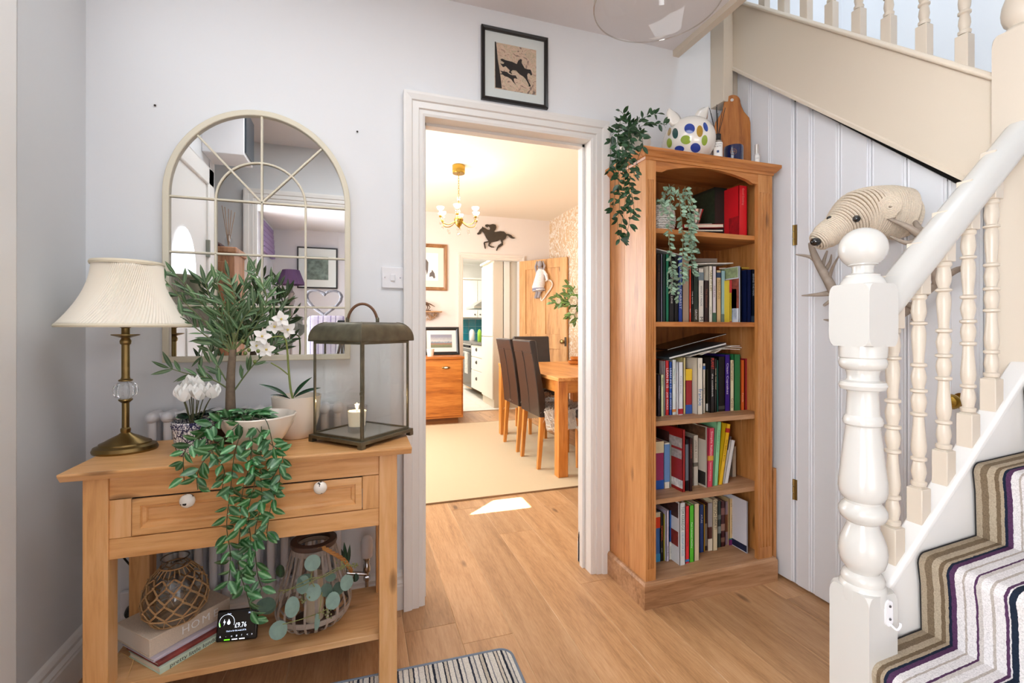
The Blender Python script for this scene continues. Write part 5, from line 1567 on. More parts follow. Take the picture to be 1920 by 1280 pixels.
vine(t, VP([(440, 782), (425, 785), (395, 800), (362, 830), (345, 850), (345, 900)], [1.56, 1.54, 1.52, 1.50, 1.485, 1.482]), seedn=6)
vine(t, VP([(445, 780), (430, 782), (400, 790), (385, 810), (400, 850), (420, 880), (415, 925)], [1.57, 1.56, 1.53, 1.51, 1.49, 1.48, 1.48]), seedn=7)
vine(t, VP([(475, 778), (480, 800), (505, 830), (530, 850), (520, 880), (505, 910), (520, 930)], [1.56, 1.505, 1.487, 1.48, 1.478, 1.478, 1.48]), seedn=8, start=0.06)
vine(t, VP([(470, 778), (475, 798), (472, 850), (478, 900), (465, 960), (470, 1020), (455, 1080)], [1.56, 1.505, 1.483, 1.474, 1.476, 1.486, 1.49]), seedn=9, start=0.1)

# ------------------------------------------------------------------ little olive tree
ox, oy = -.408, 1.780
t = thing('olive_tree', 'small artificial olive tree with a bare trunk in a dark pot behind the bowls', 'potted plant', (ox, oy, TZ))
B(MB().lathe([(.045, TZ), (.048, TZ + .004), (.058, TZ + .09), (.060, TZ + .1), (.055, TZ + .1), (.052, TZ + .09), (.004, TZ + .088)], (ox, oy, 0), 28), 'pot', plain('dark brown pot', '#2a1512', .35), t, smooth=40)
BARK = plain('olive bark', '#7b6a58', .9, bump=1.0, bscale=40, var=.25)
top = P(437, 655, Y=oy)
tk = bez([(ox, oy, TZ + .08), P(432, 745, Y=oy), P(433, 700, Y=oy), top], 5)
B(MB().tube(tk, [.0165 - .006 * i / (len(tk) - 1) for i in range(len(tk))], 12), 'trunk', BARK, t, smooth=True)
rg = random.Random(5)
brs = [((436, 735), (400, 712), (350, 700), (318, 690)), ((433, 728), (405, 680), (385, 640), (378, 668)), ((437, 735), (470, 690), (505, 655), (520, 640)),
       ((437, 665), (400, 620), (350, 570), (305, 520)), ((437, 665), (410, 600), (370, 560), (330, 515)), ((438, 660), (420, 600), (395, 560), (385, 530)),
       ((438, 655), (440, 600), (440, 560), (430, 520)), ((440, 655), (450, 600), (455, 550), (468, 512)), ((440, 655), (470, 610), (495, 570), (512, 535)),
       ((440, 655), (480, 610), (500, 560), (480, 510)), ((438, 665), (400, 640), (355, 605), (315, 572)), ((440, 665), (480, 640), (505, 610), (522, 585)),
       ((438, 660), (415, 630), (400, 590), (352, 548)), ((438, 640), (455, 600), (470, 580), (490, 545)), ((438, 640), (430, 590), (415, 560), (405, 528)), ((438, 660), (425, 640), (440, 620), (450, 590))]
for i, br in enumerate(brs):
    dy = rg.uniform(-.11, .09)
    pts = [P(u, v_, Y=oy + dy * (k / 3)) for k, (u, v_) in enumerate(br)]
    c = bez(pts, 7)
    B(MB().tube(c, [.0030 - .0018 * j / (len(c) - 1) for j in range(len(c))], 6), 'branch', plain('olive twig', '#6d7a4d', .7), t, smooth=True)
    acc = 0
    for j in range(3, len(c)):
        acc += (c[j] - c[j - 1]).length
        if acc > (.019 if i > 2 else .022):
            acc = 0; d = (c[j] - c[j - 1]).normalized()
            for s in (0, 1):
                sd_ = Vector((rg.uniform(-1, 1), rg.uniform(-1, .5), rg.uniform(-1, 1))); sd_ -= d * sd_.dot(d); sd_.normalize()
                dd = d * rg.uniform(.7, 1.2) + sd_ * .8
                put_leaf(oleaf, t, c[j], dd, rg.uniform(.04, .068), up=Vector((rg.uniform(-.4, .4), -1, .5)), rg=rg)
    put_leaf(oleaf, t, c[-1], c[-1] - c[-2], .06, up=Vector((0, -1, .3)), rg=rg)
OLV = plain('green olive', '#6f7d3c', .3)
for u, v_ in ((460, 662), (478, 678), (467, 656), (455, 640), (484, 658)):
    B(MB().ball(P(u, v_, Y=oy - .06), .006, 10, 7, (1, 1, 1.15)), 'olive', OLV, t, smooth=True)

# ------------------------------------------------------------------ orchid in a tall scalloped pot
hx, hy = -.205, 1.778
t = thing('orchid_pot', 'white orchid in a tall cream scalloped pot between bowl and glass lantern', 'potted plant', (hx, hy, TZ))
B(MB().lathe([(.046, TZ), (.050, TZ + .004), (.062, TZ + .03), (.072, TZ + .07), (.076, TZ + .11), (.078, TZ + .135), (.079, TZ + .145), (.075, TZ + .145), (.070, TZ + .12), (.004, TZ + .11)], (hx, hy, 0), 60, fn=lambda a, q: 1 + .03 * abs(sin(a * 4))), 'pot', POT, t, smooth=50)
st_ = bez([(hx, hy, TZ + .1), P(546, 735, Y=hy), P(541, 690, Y=hy), P(538, 650, Y=hy - .02), P(532, 632, Y=hy - .03), P(510, 632, Y=hy - .04), P(480, 640, Y=hy - .05)], 6)
B(MB().tube(st_, [.0042 - .002 * i / (len(st_) - 1) for i in range(len(st_))], 8), 'flower_stem', plain('orchid stem', '#7f8c4a', .5), t, smooth=True)
st_ = bez([P(540, 702, Y=hy), P(525, 690, Y=hy - .02), P(508, 680, Y=hy - .03)], 6)
B(MB().tube(st_, .0022, 8), 'flower_stem', plain('orchid stem', '#7f8c4a', .5), t, smooth=True)
oll = leaf_mesh('leaf', LD, .26, .35, 8, -.25)
for (u0, v0), (u1, v1), L in (((540, 745), (500, 715), .10), ((550, 745), (572, 708), .085), ((552, 745), (590, 722), .09), ((545, 748), (515, 735), .06)):
    a_, b2 = P(u0, v0, Y=hy - .01), P(u1, v1, Y=hy - .03)
    put_leaf(oll, t, a_, b2 - a_, (b2 - a_).length * 1.1, up=Vector((0, -.5, 1)), roll=.1, rg=rg)
op = leaf_mesh('petal', PET, .8, .1, 6, -.1)
for i, (u, v_) in enumerate(((492, 630), (515, 612), (540, 618), (528, 598), (500, 655), (482, 648))):
    c = P(u, v_, Y=hy - .05 + .01 * (i % 3))
    for k in range(5):
        a = 2 * pi * k / 5 + i
        put_leaf(op, t, c, Vector((cos(a), -.25, sin(a))), .026 if k % 2 else .030, up=Vector((.2, -1, .2)), roll=0, name='petal')
    B(MB().ball(c + Vector((0, -.006, 0)), .004, 8, 5), 'flower_centre', plain('orchid throat', '#d9c36a', .5), t)

# ------------------------------------------------------------------ big glass lantern with a lit candle
C0 = Vector((.013, 1.688, 0)); la = radians(43.5)
RM = Matrix.Rotation(la, 4, 'Z')
def Lw(x, y, z): return C0 + RM @ Vector((x, y, 0)) + Vector((0, 0, z))
t = thing('glass_lantern', 'large glazed lantern with a curved weathered zinc roof and leather hoop handle', 'lantern', (C0.x, C0.y, TZ))
ZINC = plain('weathered zinc', '#6f6a58', .38, .75, bump=.15, bscale=25, var=.25)
def lbox(x0, x1, y0, y1, z0, z1, mb=None):
    mb = mb or MB(); o = len(mb.v); mb.box(x0, x1, y0, y1, 0, z1 - z0)
    for i in range(o, len(mb.v)): p = mb.v[i]; mb.v[i] = Lw(p.x, p.y, z0 + p.z)
    return mb
h = .122
mb = lbox(-h, h, -h, h, TZ + .012, TZ + .024)
B(mb, 'base_plate', ZINC, t, bevel=.0015)
for sx_ in (-1, 1):
    for sy_ in (-1, 1):
        B(lbox(sx_ * h - (.018 if sx_ > 0 else 0), sx_ * h + (.018 if sx_ < 0 else 0), sy_ * h - (.018 if sy_ > 0 else 0), sy_ * h + (.018 if sy_ < 0 else 0), TZ, TZ + .013), 'foot', ZINC, t)
g = .108; ztop = 1.106
for sx_ in (-1, 1):
    for sy_ in (-1, 1):
        mb = lbox(sx_ * g - .0035, sx_ * g + .0035, sy_ * g - .0035, sy_ * g + .0035, TZ + .024, ztop)
        if sx_ == -1 and sy_ == -1: lbox(sx_ * g + .005, sx_ * g + .009, sy_ * g - .003, sy_ * g + .003, TZ + .026, ztop, mb)
        B(mb, 'corner_post', ZINC, t, bevel=.001)
for z in (TZ + .024, ztop - .008):
    for s in (-1, 1):
        B(lbox(-g, g, s * g - .004, s * g + .004, z, z + .007), 'frame_rail', ZINC, t); B(lbox(s * g - .004, s * g + .004, -g, g, z, z + .007), 'frame_rail', ZINC, t)
LG = glassy('lantern glass', (.975, .98, .975), .35)
for s in (-1, 1):
    B(lbox(-g + .005, g - .005, s * g - .001, s * g + .001, TZ + .03, ztop - .008), 'pane', LG, t); B(lbox(s * g - .001, s * g + .001, -g + .005, g - .005, TZ + .03, ztop - .008), 'pane', LG, t)
B(lbox(-g + .004, g - .004, -g + .004, g - .004, TZ + .024, TZ + .027), 'floor_plate', plain('galvanised plate', '#b5b4ad', .45, .5), t)
rm = MB(); vs_ = []; nr = 8
rows = [(h * 1.0, ztop), (h * 1.0, ztop + .006)] + [(h * (1.0 - .34 * (1 - cos(pi / 2 * i / nr)) ** 1.0), ztop + .006 + .056 * sin(pi / 2 * i / nr)) for i in range(1, nr + 1)]
for R, z in rows: vs_ += [Lw(-R, -R, z), Lw(R, -R, z), Lw(R, R, z), Lw(-R, R, z)]
m_ = len(rows); rm.add(vs_, [(j * 4 + i, j * 4 + (i + 1) % 4, (j + 1) * 4 + (i + 1) % 4, (j + 1) * 4 + i) for j in range(m_ - 1) for i in range(4)] + [[(m_ - 1) * 4 + i for i in range(4)]])
ro = B(rm, 'roof', ZINC, t, smooth=35); so = ro.modifiers.new('solid', 'SOLIDIFY'); so.thickness = .002; so.offset = 1
for k in range(4):
    sm_ = MB(); sx_, sy_ = ((-1, -1), (1, -1), (1, 1), (-1, 1))[k]
    sm_.tube([Lw(sx_ * R, sy_ * R, z + .001) for R, z in rows], .0022, 6); B(sm_, 'roof_seam', ZINC, t, smooth=True)
LEATH = plain('tan leather', '#6e4a30', .5, bump=.2)
wv = Vector((CC, -CS, 0)); zt_ = ztop + .060; Rh = .052; Rz = .068
cc_ = Vector((C0.x, C0.y, zt_))
B(MB().tube([cc_ + wv * (Rh * cos(a)) + Vector((0, 0, Rz * sin(a))) for a in [pi * i / 20 for i in range(21)]], .0048, 8), 'handle', LEATH, t, smooth=True)
for s in (-1, 1): B(MB().lathe([(.006, 0), (.006, .02), (.003, .024)], cc_ + wv * Rh * s - Vector((0, 0, .002)), 10), 'handle_lug', ZINC, t)
lt = P(690, 735, Y=C0.y - .17)
B(MB().tube([Lw(-g - .006 + .007 * cos(a), -g - .006, .945 + .007 * sin(a)) for a in [2 * pi * i / 16 for i in range(16)]], .0012, 6, closed=True), 'ring_latch', ZINC, t)
cx_, cy_ = -.005, 1.665; z0 = TZ + .027
t = thing('glass_candle', 'lit cream candle in a clear tumbler inside the glass lantern', 'candle', (cx_, cy_, z0))
B(MB().lathe([(.026, z0), (.029, z0 + .003), (.034, z0 + .09), (.0322, z0 + .09), (.0275, z0 + .02), (.002, z0 + .018)], (cx_, cy_, 0), 28), 'tumbler', glassy('tumbler glass', (.93, .94, .95), .7), t, smooth=40)
wx, nt, b = newmat('candle wax'); b.inputs['Base Color'].default_value = (*lin('#f6ead0'), 1); b.inputs['Roughness'].default_value = .4; b.inputs['Emission Color'].default_value = (1, .82, .55, 1); b.inputs['Emission Strength'].default_value = .25
B(MB().lathe([(.0268, z0 + .022), (.0305, z0 + .072), (.026, z0 + .069), (.002, z0 + .068)], (cx_, cy_, 0), 24), 'wax', wx, t, smooth=40)
B(MB().tube([(cx_, cy_, z0 + .067), (cx_, cy_, z0 + .078)], .001, 5), 'wick', BLK, t)
B(MB().lathe([(.0005, z0 + .075), (.0038, z0 + .081), (.0032, z0 + .088), (.0004, z0 + .099)], (cx_, cy_, 0), 10), 'flame', emit('candle flame', '#ffd58a', 14), t, smooth=True)
light('POINT', 'candle_light', (cx_, cy_, z0 + .09), (0, 0, 0), .25, .008, (1, .72, .4))

# ------------------------------------------------------------------ lower shelf: books, vase, meter, basket
SH = .165
BA = radians(45.8)
def obook(name, label, fc, w_, l_, z0, th, cover, pages, ang=BA, group=None, spine_txt=None, tmat=None, tsize=.03, sx=.9, spine=None):
    """lying book: fc = front corner where spine starts, spine runs along +x local, pages towards +y"""
    t = thing(name, label, 'book', (fc[0], fc[1], z0), group, local=True)
    c = MB()
    c.box(0, l_, 0, w_, 0, .0022); c.box(0, l_, 0, w_, th - .0022, th); c.box(0, l_, 0, .0025, .002, th - .002)
    B(c, 'cover', cover, t, bevel=.0006, seg=1)
    B(MB().box(.003, l_ - .003, .0025, w_ - .003, .0022, th - .0022), 'pages', pages, t)
    t.rotation_euler = (0, 0, ang)
    if spine_txt:
        for s, x, z, sz, sxx in spine_txt:
            text(s, sz, tmat, t, frame_M((x, -.0006, z), (1, 0, 0), (0, 0, 1)), 'lettering', sx=sxx)
    return t
PG = plain('book pages', '#e9e3d6', .85)
LIN = plain('linen cover', '#d3c2ae', .9, bump=.5, bscale=260, var=.08)
GREYP = plain('linen slipcase end', '#e2dcd2', .8)
obook('book', 'pale mint paperback lying lowest of the stack on the console shelf', (-.536, 1.566), .165, .225, SH, .018, plain('mint cover', '#c9dcc9', .5), PG, spine_txt=[('pretty little london', .098, .009, .0165, 1.15)], tmat=plain('ink black', '#1b1b1b', .6))
obook('book', 'thin red and brown paperback lying between the mint book and the lilac magazine', (-.543, 1.574), .17, .228, SH + .0185, .010, plain('red brown cover', '#8c3b34', .5, var=.5, bscale=25), PG)
obook('magazine', 'lilac-white magazine lying directly under the big linen book', (-.556, 1.580), .172, .232, SH + .029, .009, plain('lilac cover', '#cfc6d3', .4, var=.12, bscale=15), PG)
hb_ = obook('book', 'thick beige linen-bound book lettered HOME, topmost of the stack on the console shelf', (-.570, 1.590), .178, .236, SH + .0385, .052, LIN, GREYP, spine_txt=[('H', .098, .026, .034, 1), ('O', .126, .026, .034, 1), ('M', .158, .026, .034, 1), ('E', .189, .026, .034, 1)], tmat=plain('silver foil', '#f1f0ee', .4))
twn = MB(); twn.tube(bez([P(245, 1236, Y=1.60), P(225, 1225, Y=1.64), P(205, 1262, Y=1.60), P(200, 1285, Y=1.58)], 6), .0012, 5); twn.tube(bez([P(250, 1236, Y=1.59), P(244, 1256, Y=1.575), P(237, 1272, Y=1.555)], 6), .0012, 5)
single(twn, 'twine', plain('jute twine', '#b08a58', .9), 'loose ends of jute twine hanging from the book stack', 'string')

# macrame vase
vx, vy, vz = -.538, 1.690, SH + .0905
t = thing('macrame_vase', 'round glass vase in knotted rope netting on top of the linen book', 'vase', (vx, vy, vz))
VPRO = [(.045, 0), (.058, .004), (.074, .020), (.083, .045), (.085, .07), (.080, .100), (.068, .128), (.050, .150), (.036, .163), (.034, .180), (.037, .188)]
def vr(z):
    for (r0, z0_), (r1, z1_) in zip(VPRO, VPRO[1:]):
        if z <= z1_: return r0 + (r1 - r0) * (z - z0_) / (z1_ - z0_)
    return VPRO[-1][0]
B(MB().lathe([(r_, vz + z) for r_, z in VPRO], (vx, vy, 0), 40, cap=False), 'glass', glassy('vase glass', (.80, .80, .78), .8), t, smooth=True)
B(MB().tube([(vx + .036 * cos(a), vy + .036 * sin(a), vz + .188) for a in [2 * pi * i / 32 for i in range(32)]], .0022, 6, closed=True), 'rim', glassy('vase rim glass', (.6, .6, .58), 1.2), t, smooth=True)
ROPE = plain('jute rope', '#b99468', .9, bump=.6, bscale=300)
net = MB(); nd = 12
def vp_(a, z, off=.0022): R = vr(z) + off; return Vector((vx + R * cos(a), vy + R * sin(a), vz + z))
lv = [.034, .058, .082, .106, .128, .146]
for j in range(len(lv) - 1):
    for i in range(nd):
        a0 = 2 * pi * (i + .5 * (j % 2)) / nd
        for s in (-1, 1):
            a1 = a0 + s * pi / nd
            for w_ in (-.022, .022):
                net.tube([vp_(a0 + w_, lv[j] + .003), vp_(a0 + s * pi / nd * .3 + w_ * 1.2, lv[j] + (lv[j + 1] - lv[j]) * .38), vp_(a1 - s * .02 + w_, lv[j + 1] - .003)], .0013, 5, cap=False)
    for i in range(nd):
        a0 = 2 * pi * (i + .5 * (j % 2)) / nd; net.ball(vp_(a0, lv[j], .003), .0036, 7, 5)
for i in range(nd * 2):
    a0 = 2 * pi * i / nd / 2; net.tube([vp_(a0, .146), vp_(a0, .164, .0015)], .0014, 5)
for i in range(nd):
    a0 = 2 * pi * i / nd
    for s in (-1, 1): net.tube([vp_(a0, .034), vp_(a0 + s * pi / nd * .7, .004, .003)], .0016, 5)
for z in (.004, .034, .164):
    net.tube([vp_(2 * pi * i / 40, z, .0028) for i in range(40)], .0022, 6, closed=True)
B(net, 'rope_net', ROPE, t, smooth=True)

# smart meter display
p0 = Vector((-.366, 1.655, SH))
t = thing('smart_meter', 'small black energy monitor with a lit screen reading £9.76, leaning on the console shelf', 'meter', p0, local=True)
tilt = radians(-14)
tl = Matrix.Rotation(tilt, 4, 'X')
mw, mh = .123, .090
def mbx(x0, x1, y0, y1, z0, z1):
    m_ = MB().box(x0, x1, y0, y1, z0, z1)
    m_.v = [tl @ p + Vector((0, 0, .003)) for p in m_.v]; return m_
B(mbx(-mw / 2, mw / 2, 0, .012, 0, mh), 'case', plain('meter case', '#0e0f12', .25), t, bevel=.005, seg=3)
B(mbx(-mw / 2 + .007, mw / 2 - .007, -.0004, .001, .026, mh - .007), 'screen', plain('screen glass', '#16130f', .1), t)
B(MB().box(-.01, .01, .012, .040, 0, .004).box(-.01, .01, .036, .040, 0, .02), 'prop', BLK, t)
def MT(s, x, z, sz, c, sx=1, name='lettering', st=1.2):
    M = tl @ frame_M((x, -.0012, z), (1, 0, 0), (0, 0, 1)); M.translation += Vector((0, 0, .003))
    text(s, sz, emit('screen ' + c, c, st), t, Matrix.Translation(p0 * 0) @ M, name, sx=sx)
MT('£9.76', .012, .045, .020, '#e9f2ff', .8)
MT('Used so far this week £9.76', 0, .0305, .0062, '#cfe0ff', .85)
MT('14:51', .040, .078, .008, '#cfe0ff', .8)
MT('Smart', -.024, .0795, .006, '#cfe0ff', .8)
for x_, s_ in ((-.047, '\u2302'), (-.030, '\u2193'), (-.013, 'o'), (.002, '\u25a1'), (.017, '?'), (.034, '<'), (.048, '>')):
    MT({'\u2302': 'A', '\u2193': '-', '\u25a1': '#'}.get(s_, s_), x_, .016, .008, '#dfe6f5', .9)
def tlw(x, z, y=-.0012): return tl @ Vector((x, y, z)) + Vector((0, 0, .003))
dg = MB(); dg.tube([tlw(-.030 + .023 * cos(a), .055 + .023 * sin(a)) for a in [radians(-20 + 230 * i / 24) for i in range(25)]], .0005, 4); B(dg, 'dial_arc', emit('screen #e9f2ff', '#e9f2ff', 1.2), t)
dg = MB(); dg.add([tlw(-.037, .066), tlw(-.041, .055), tlw(-.037, .056), tlw(-.039, .046), tlw(-.033, .059), tlw(-.037, .058)], [(0, 1, 2, 5), (2, 3, 4, 5)]); B(dg, 'bolt_symbol', emit('screen #e9f2ff', '#e9f2ff', 1.2), t)
dg = MB(); dg.add([tlw(-.024 + .005 * cos(a) * (1 if sin(a) < 0 else 1 - sin(a)), .055 + .006 * sin(a) * (1 if sin(a) < 0 else 1.8)) for a in [2 * pi * i / 16 for i in range(16)]], [list(range(16))]); B(dg, 'flame_symbol', emit('screen #e9f2ff', '#e9f2ff', 1.2), t)
dg = MB(); dg.add([tlw(-.053, .047), tlw(-.048, .044), tlw(-.050, .054), tlw(-.054, .056)], [(0, 1, 2, 3)]); B(dg, 'gauge_light', emit('green led', '#63d61c', 1.5), t); dg = MB(); dg.add([tlw(-.035, .005), tlw(-.018, .005), tlw(-.018, .008), tlw(-.035, .008)], [(0, 1, 2, 3)])
B(dg, 'green_light', emit('green led', '#63d61c', 1.5), t)
for x_ in (-.012, .010): B(MB().add([tlw(x_, .005), tlw(x_ + .017, .005), tlw(x_ + .017, .008), tlw(x_, .008)], [(0, 1, 2, 3)]), 'white_light', emit('white led', '#dfe3ea', 1.0), t)
t.rotation_euler = (0, radians(-2.5), radians(-13))

# slatted basket lantern
kx, ky = -.142, 1.688
t = thing('basket_lantern', 'pear-shaped grey slatted wood lantern with a rope handle on the console shelf', 'lantern', (kx, ky, SH))
GW = plain('grey washed cane', '#a4978c', .75, bump=.2, var=.12)
ns = 22
PR = [(.066, .268), (.072, .24), (.085, .19), (.101, .14), (.114, .10), (.118, .075), (.113, .045), (.092, .018), (.062, .006)]
for k in range(ns):
    a = 2 * pi * k / ns; c, s_ = cos(a), sin(a)
    pts = bez([(kx + r_ * c, ky + r_ * s_, SH + z) for r_, z in PR], 3)
    mb = MB(); n = len(pts); vs_ = []; wd = .0095 if k % 2 else .0065
    if k % 11 == 0: wd = .011
    tv = Vector((-s_, c, 0))
    for i, q in enumerate(pts):
        dn_ = pts[min(n - 1, i + 1)] - pts[max(0, i - 1)]; nr_ = dn_.cross(tv).normalized() * .0012
        vs_ += [q - tv * wd / 2 - nr_, q + tv * wd / 2 - nr_, q + tv * wd / 2 + nr_, q - tv * wd / 2 + nr_]
    mb.add(vs_, [(j * 4 + i, j * 4 + (i + 1) % 4, (j + 1) * 4 + (i + 1) % 4, (j + 1) * 4 + i) for j in range(n - 1) for i in range(4)])
    B(mb, 'slat', GW, t)
DWD = plain('dark brown ring', '#574137', .5, bump=.1)
B(MB().lathe([(.052, SH + .266), (.070, SH + .262), (.073, SH + .270), (.072, SH + .278), (.052, SH + .280), (.050, SH + .27)], (kx, ky, 0), 40, cap=False), 'top_ring', DWD, t, smooth=30)
B(MB().lathe([(.066, SH + .245), (.0695, SH + .245), (.0675, SH + .263), (.064, SH + .263)], (kx, ky, 0), 40, cap=False), 'band', GW, t, smooth=30)
B(MB().lathe([(.109, SH + .045), (.114, SH + .045), (.116, SH + .062), (.112, SH + .062)], (kx, ky, 0), 40, cap=False), 'inner_hoop', GW, t, smooth=30)
B(MB().lathe([(.004, SH + .002), (.064, SH + .001), (.066, SH + .012), (.004, SH + .012)], (kx, ky, 0), 32), 'base', DWD, t, smooth=30)
e1 = Vector((kx + .01, ky - .066, SH + .272))
hp = bez([e1, e1 + Vector((.02, -.012, .008)), e1 + Vector((.05, -.014, -.012)), e1 + Vector((.085, .005, -.05)), e1 + Vector((.107, .03, -.10)), e1 + Vector((.104, .07, -.115)), (kx + .085, ky + .06, SH + .18), (kx + .03, ky + .072, SH + .268)], 8)
B(MB().tube(hp[:10], .0012, 6), 'wire', CHROME, t, smooth=True)
rp_ = MB()
for k in range(3):
    pts = []
    for i, q in enumerate(hp[9:46]):
        for w_ in range(3):
            f = w_ / 3; j = min(len(hp) - 1, 9 + i + 1); qq = hp[9 + i].lerp(hp[j], f); a = (i + f) * .9 + k * 2.094
            pts.append(qq + Vector((.0032 * cos(a), .0032 * sin(a) * .5, .0032 * sin(a))))
    rp_.tube(pts, .0036, 6)
B(rp_, 'rope_handle', plain('golden rope', '#b98146', .85, bump=.5, bscale=250), t, smooth=True)
B(MB().tube([e1 + Vector((-.004 + .006 * cos(a), -.003, .006 * sin(a))) for a in [2 * pi * i / 12 for i in range(12)]], .0013, 6, closed=True), 'eye_ring', CHROME, t, smooth=True)
single(MB().lathe([(.028, SH + .012), (.030, SH + .014), (.030, SH + .16), (.026, SH + .163), (.002, SH + .16)], (kx, ky, 0), 24), 'pillar_candle', plain('ivory wax', '#d9cdb6', .5), 'ivory pillar candle inside the slatted basket lantern', 'candle', smooth=35)

# eucalyptus spray threaded through the basket
t = thing('eucalyptus_spray', 'grey-green eucalyptus stems with round leaves tucked around the slatted lantern', 'foliage', P(588, 1130, Y=1.55))
def disc_leaf(u, v_, Y, rx, rz, face, mat=LE, rot=0):
    c = P(u, v_, Y=Y); mb = MB(); n = 16
    z = Vector(face).normalized(); x = Vector((0, 0, 1)).cross(z).normalized(); y = z.cross(x)
    pts = [c + (x * (rx * cos(a + rot)) + y * (rz * sin(a + rot))) + z * .002 * cos(2 * a) for a in [2 * pi * i / n for i in range(n)]]
    mb.add([c - z * .002] + pts, [(0, 1 + i, 1 + (i + 1) % n) for i in range(n)])
    B(mb, 'leaf', mat, t, smooth=True)
FV = (0.1, -1, .25)
for u, v_, Y, rx, rz, f, m_, ro_ in ((586, 1055, 1.575, .024, .024, FV, LE, 0), (588, 1110, 1.555, .022, .025, FV, LE, .4), (568, 1096, 1.56, .022, .026, (-.6, -1, .5), LE, 0), (548, 1138, 1.545, .021, .031, (.3, -1, .1), LE, .3), (522, 1181, 1.53, .026, .025, (-.2, -1, .6), LE, 0), (498, 1133, 1.56, .028, .020, (-.3, -1, .9), LEd, .5), (502, 1136, 1.575, .024, .024, (-.1, -1, .2), LEd, 0), (650, 1092, 1.57, .022, .024, (.5, -1, .2), LE, .4), (624, 1126, 1.55, .022, .026, (.3, -1, .2), LE, -.4), (612, 1106, 1.565, .018, .020, FV, LEd, 0), (634, 1104, 1.575, .018, .022, (.3, -1, 0), LEd, 0), (594, 1166, 1.54, .010, .026, (.9, -1, 0), LE, -.2), (526, 1071, 1.60, .016, .020, (-.5, -1, 0), LD, 0), (667, 1083, 1.60, .010, .014, (.3, -1, 0), LD, 0), (620, 1082, 1.57, .016, .012, (0, -1, .8), LEd, 0), (572, 1085, 1.57, .022, .015, (0, -1, .8), LEd, .5)):
    disc_leaf(u, v_, Y, rx, rz, f, m_, ro_)
for br in (((522, 1108, 1.565), (560, 1100, 1.55), (600, 1082, 1.545), (640, 1062, 1.55), (672, 1060, 1.575)), ((530, 1112, 1.56), (580, 1085, 1.55), (610, 1080, 1.548), (655, 1055, 1.56)), ((530, 1170, 1.53), (560, 1162, 1.54), (595, 1150, 1.55), (612, 1142, 1.555)), ((586, 1068, 1.575), (583, 1085, 1.56), (590, 1100, 1.555)), ((598, 1160, 1.545), (600, 1140, 1.55), (604, 1110, 1.56))):
    B(MB().tube(bez([P(u, v_, Y=y) for u, v_, y in br], 6), .0013, 5), 'stem', STEMY, t, smooth=True)
bd_ = MB(); rg = random.Random(9)
for u0, v0, y0_ in ((662, 1064, 1.57), (612, 1150, 1.545), (572, 1122, 1.55), (640, 1060, 1.55)):
    for k in range(16):
        q = P(u0 + rg.uniform(-9, 9), v0 + rg.uniform(-8, 8), Y=y0_ + rg.uniform(-.01, .01)); bd_.ball(q, .0022, 6, 4, (1, 1, 1.5))
B(bd_, 'seed_bud', plain('eucalyptus buds', '#7c8050', .6), t, kind='stuff')
dark = MB()
for u, v_ in ((648, 1020), (656, 1024), (644, 1030)):
    pass
t2 = thing('dried_grass', 'small dark green sprig standing behind the slatted lantern', 'foliage', P(650, 1050, Y=1.80))
sl = leaf_mesh('leaf', LD, .2)
for (u, v_), (u2, v2) in (((650, 1060), (645, 1018)), ((652, 1060), (656, 1022)), ((648, 1060), (640, 1030))):
    a_, b2 = P(u, v_, Y=1.8), P(u2, v2, Y=1.8)
    put_leaf(sl, t2, a_, b2 - a_, (b2 - a_).length, up=Vector((0, -1, 0)), roll=0)
B(MB().tube([P(650, 1062, Y=1.8), Vector((P(650, 1062, Y=1.8).x, 1.8, SH))], .0015, 5), 'stem', STEM, t2)

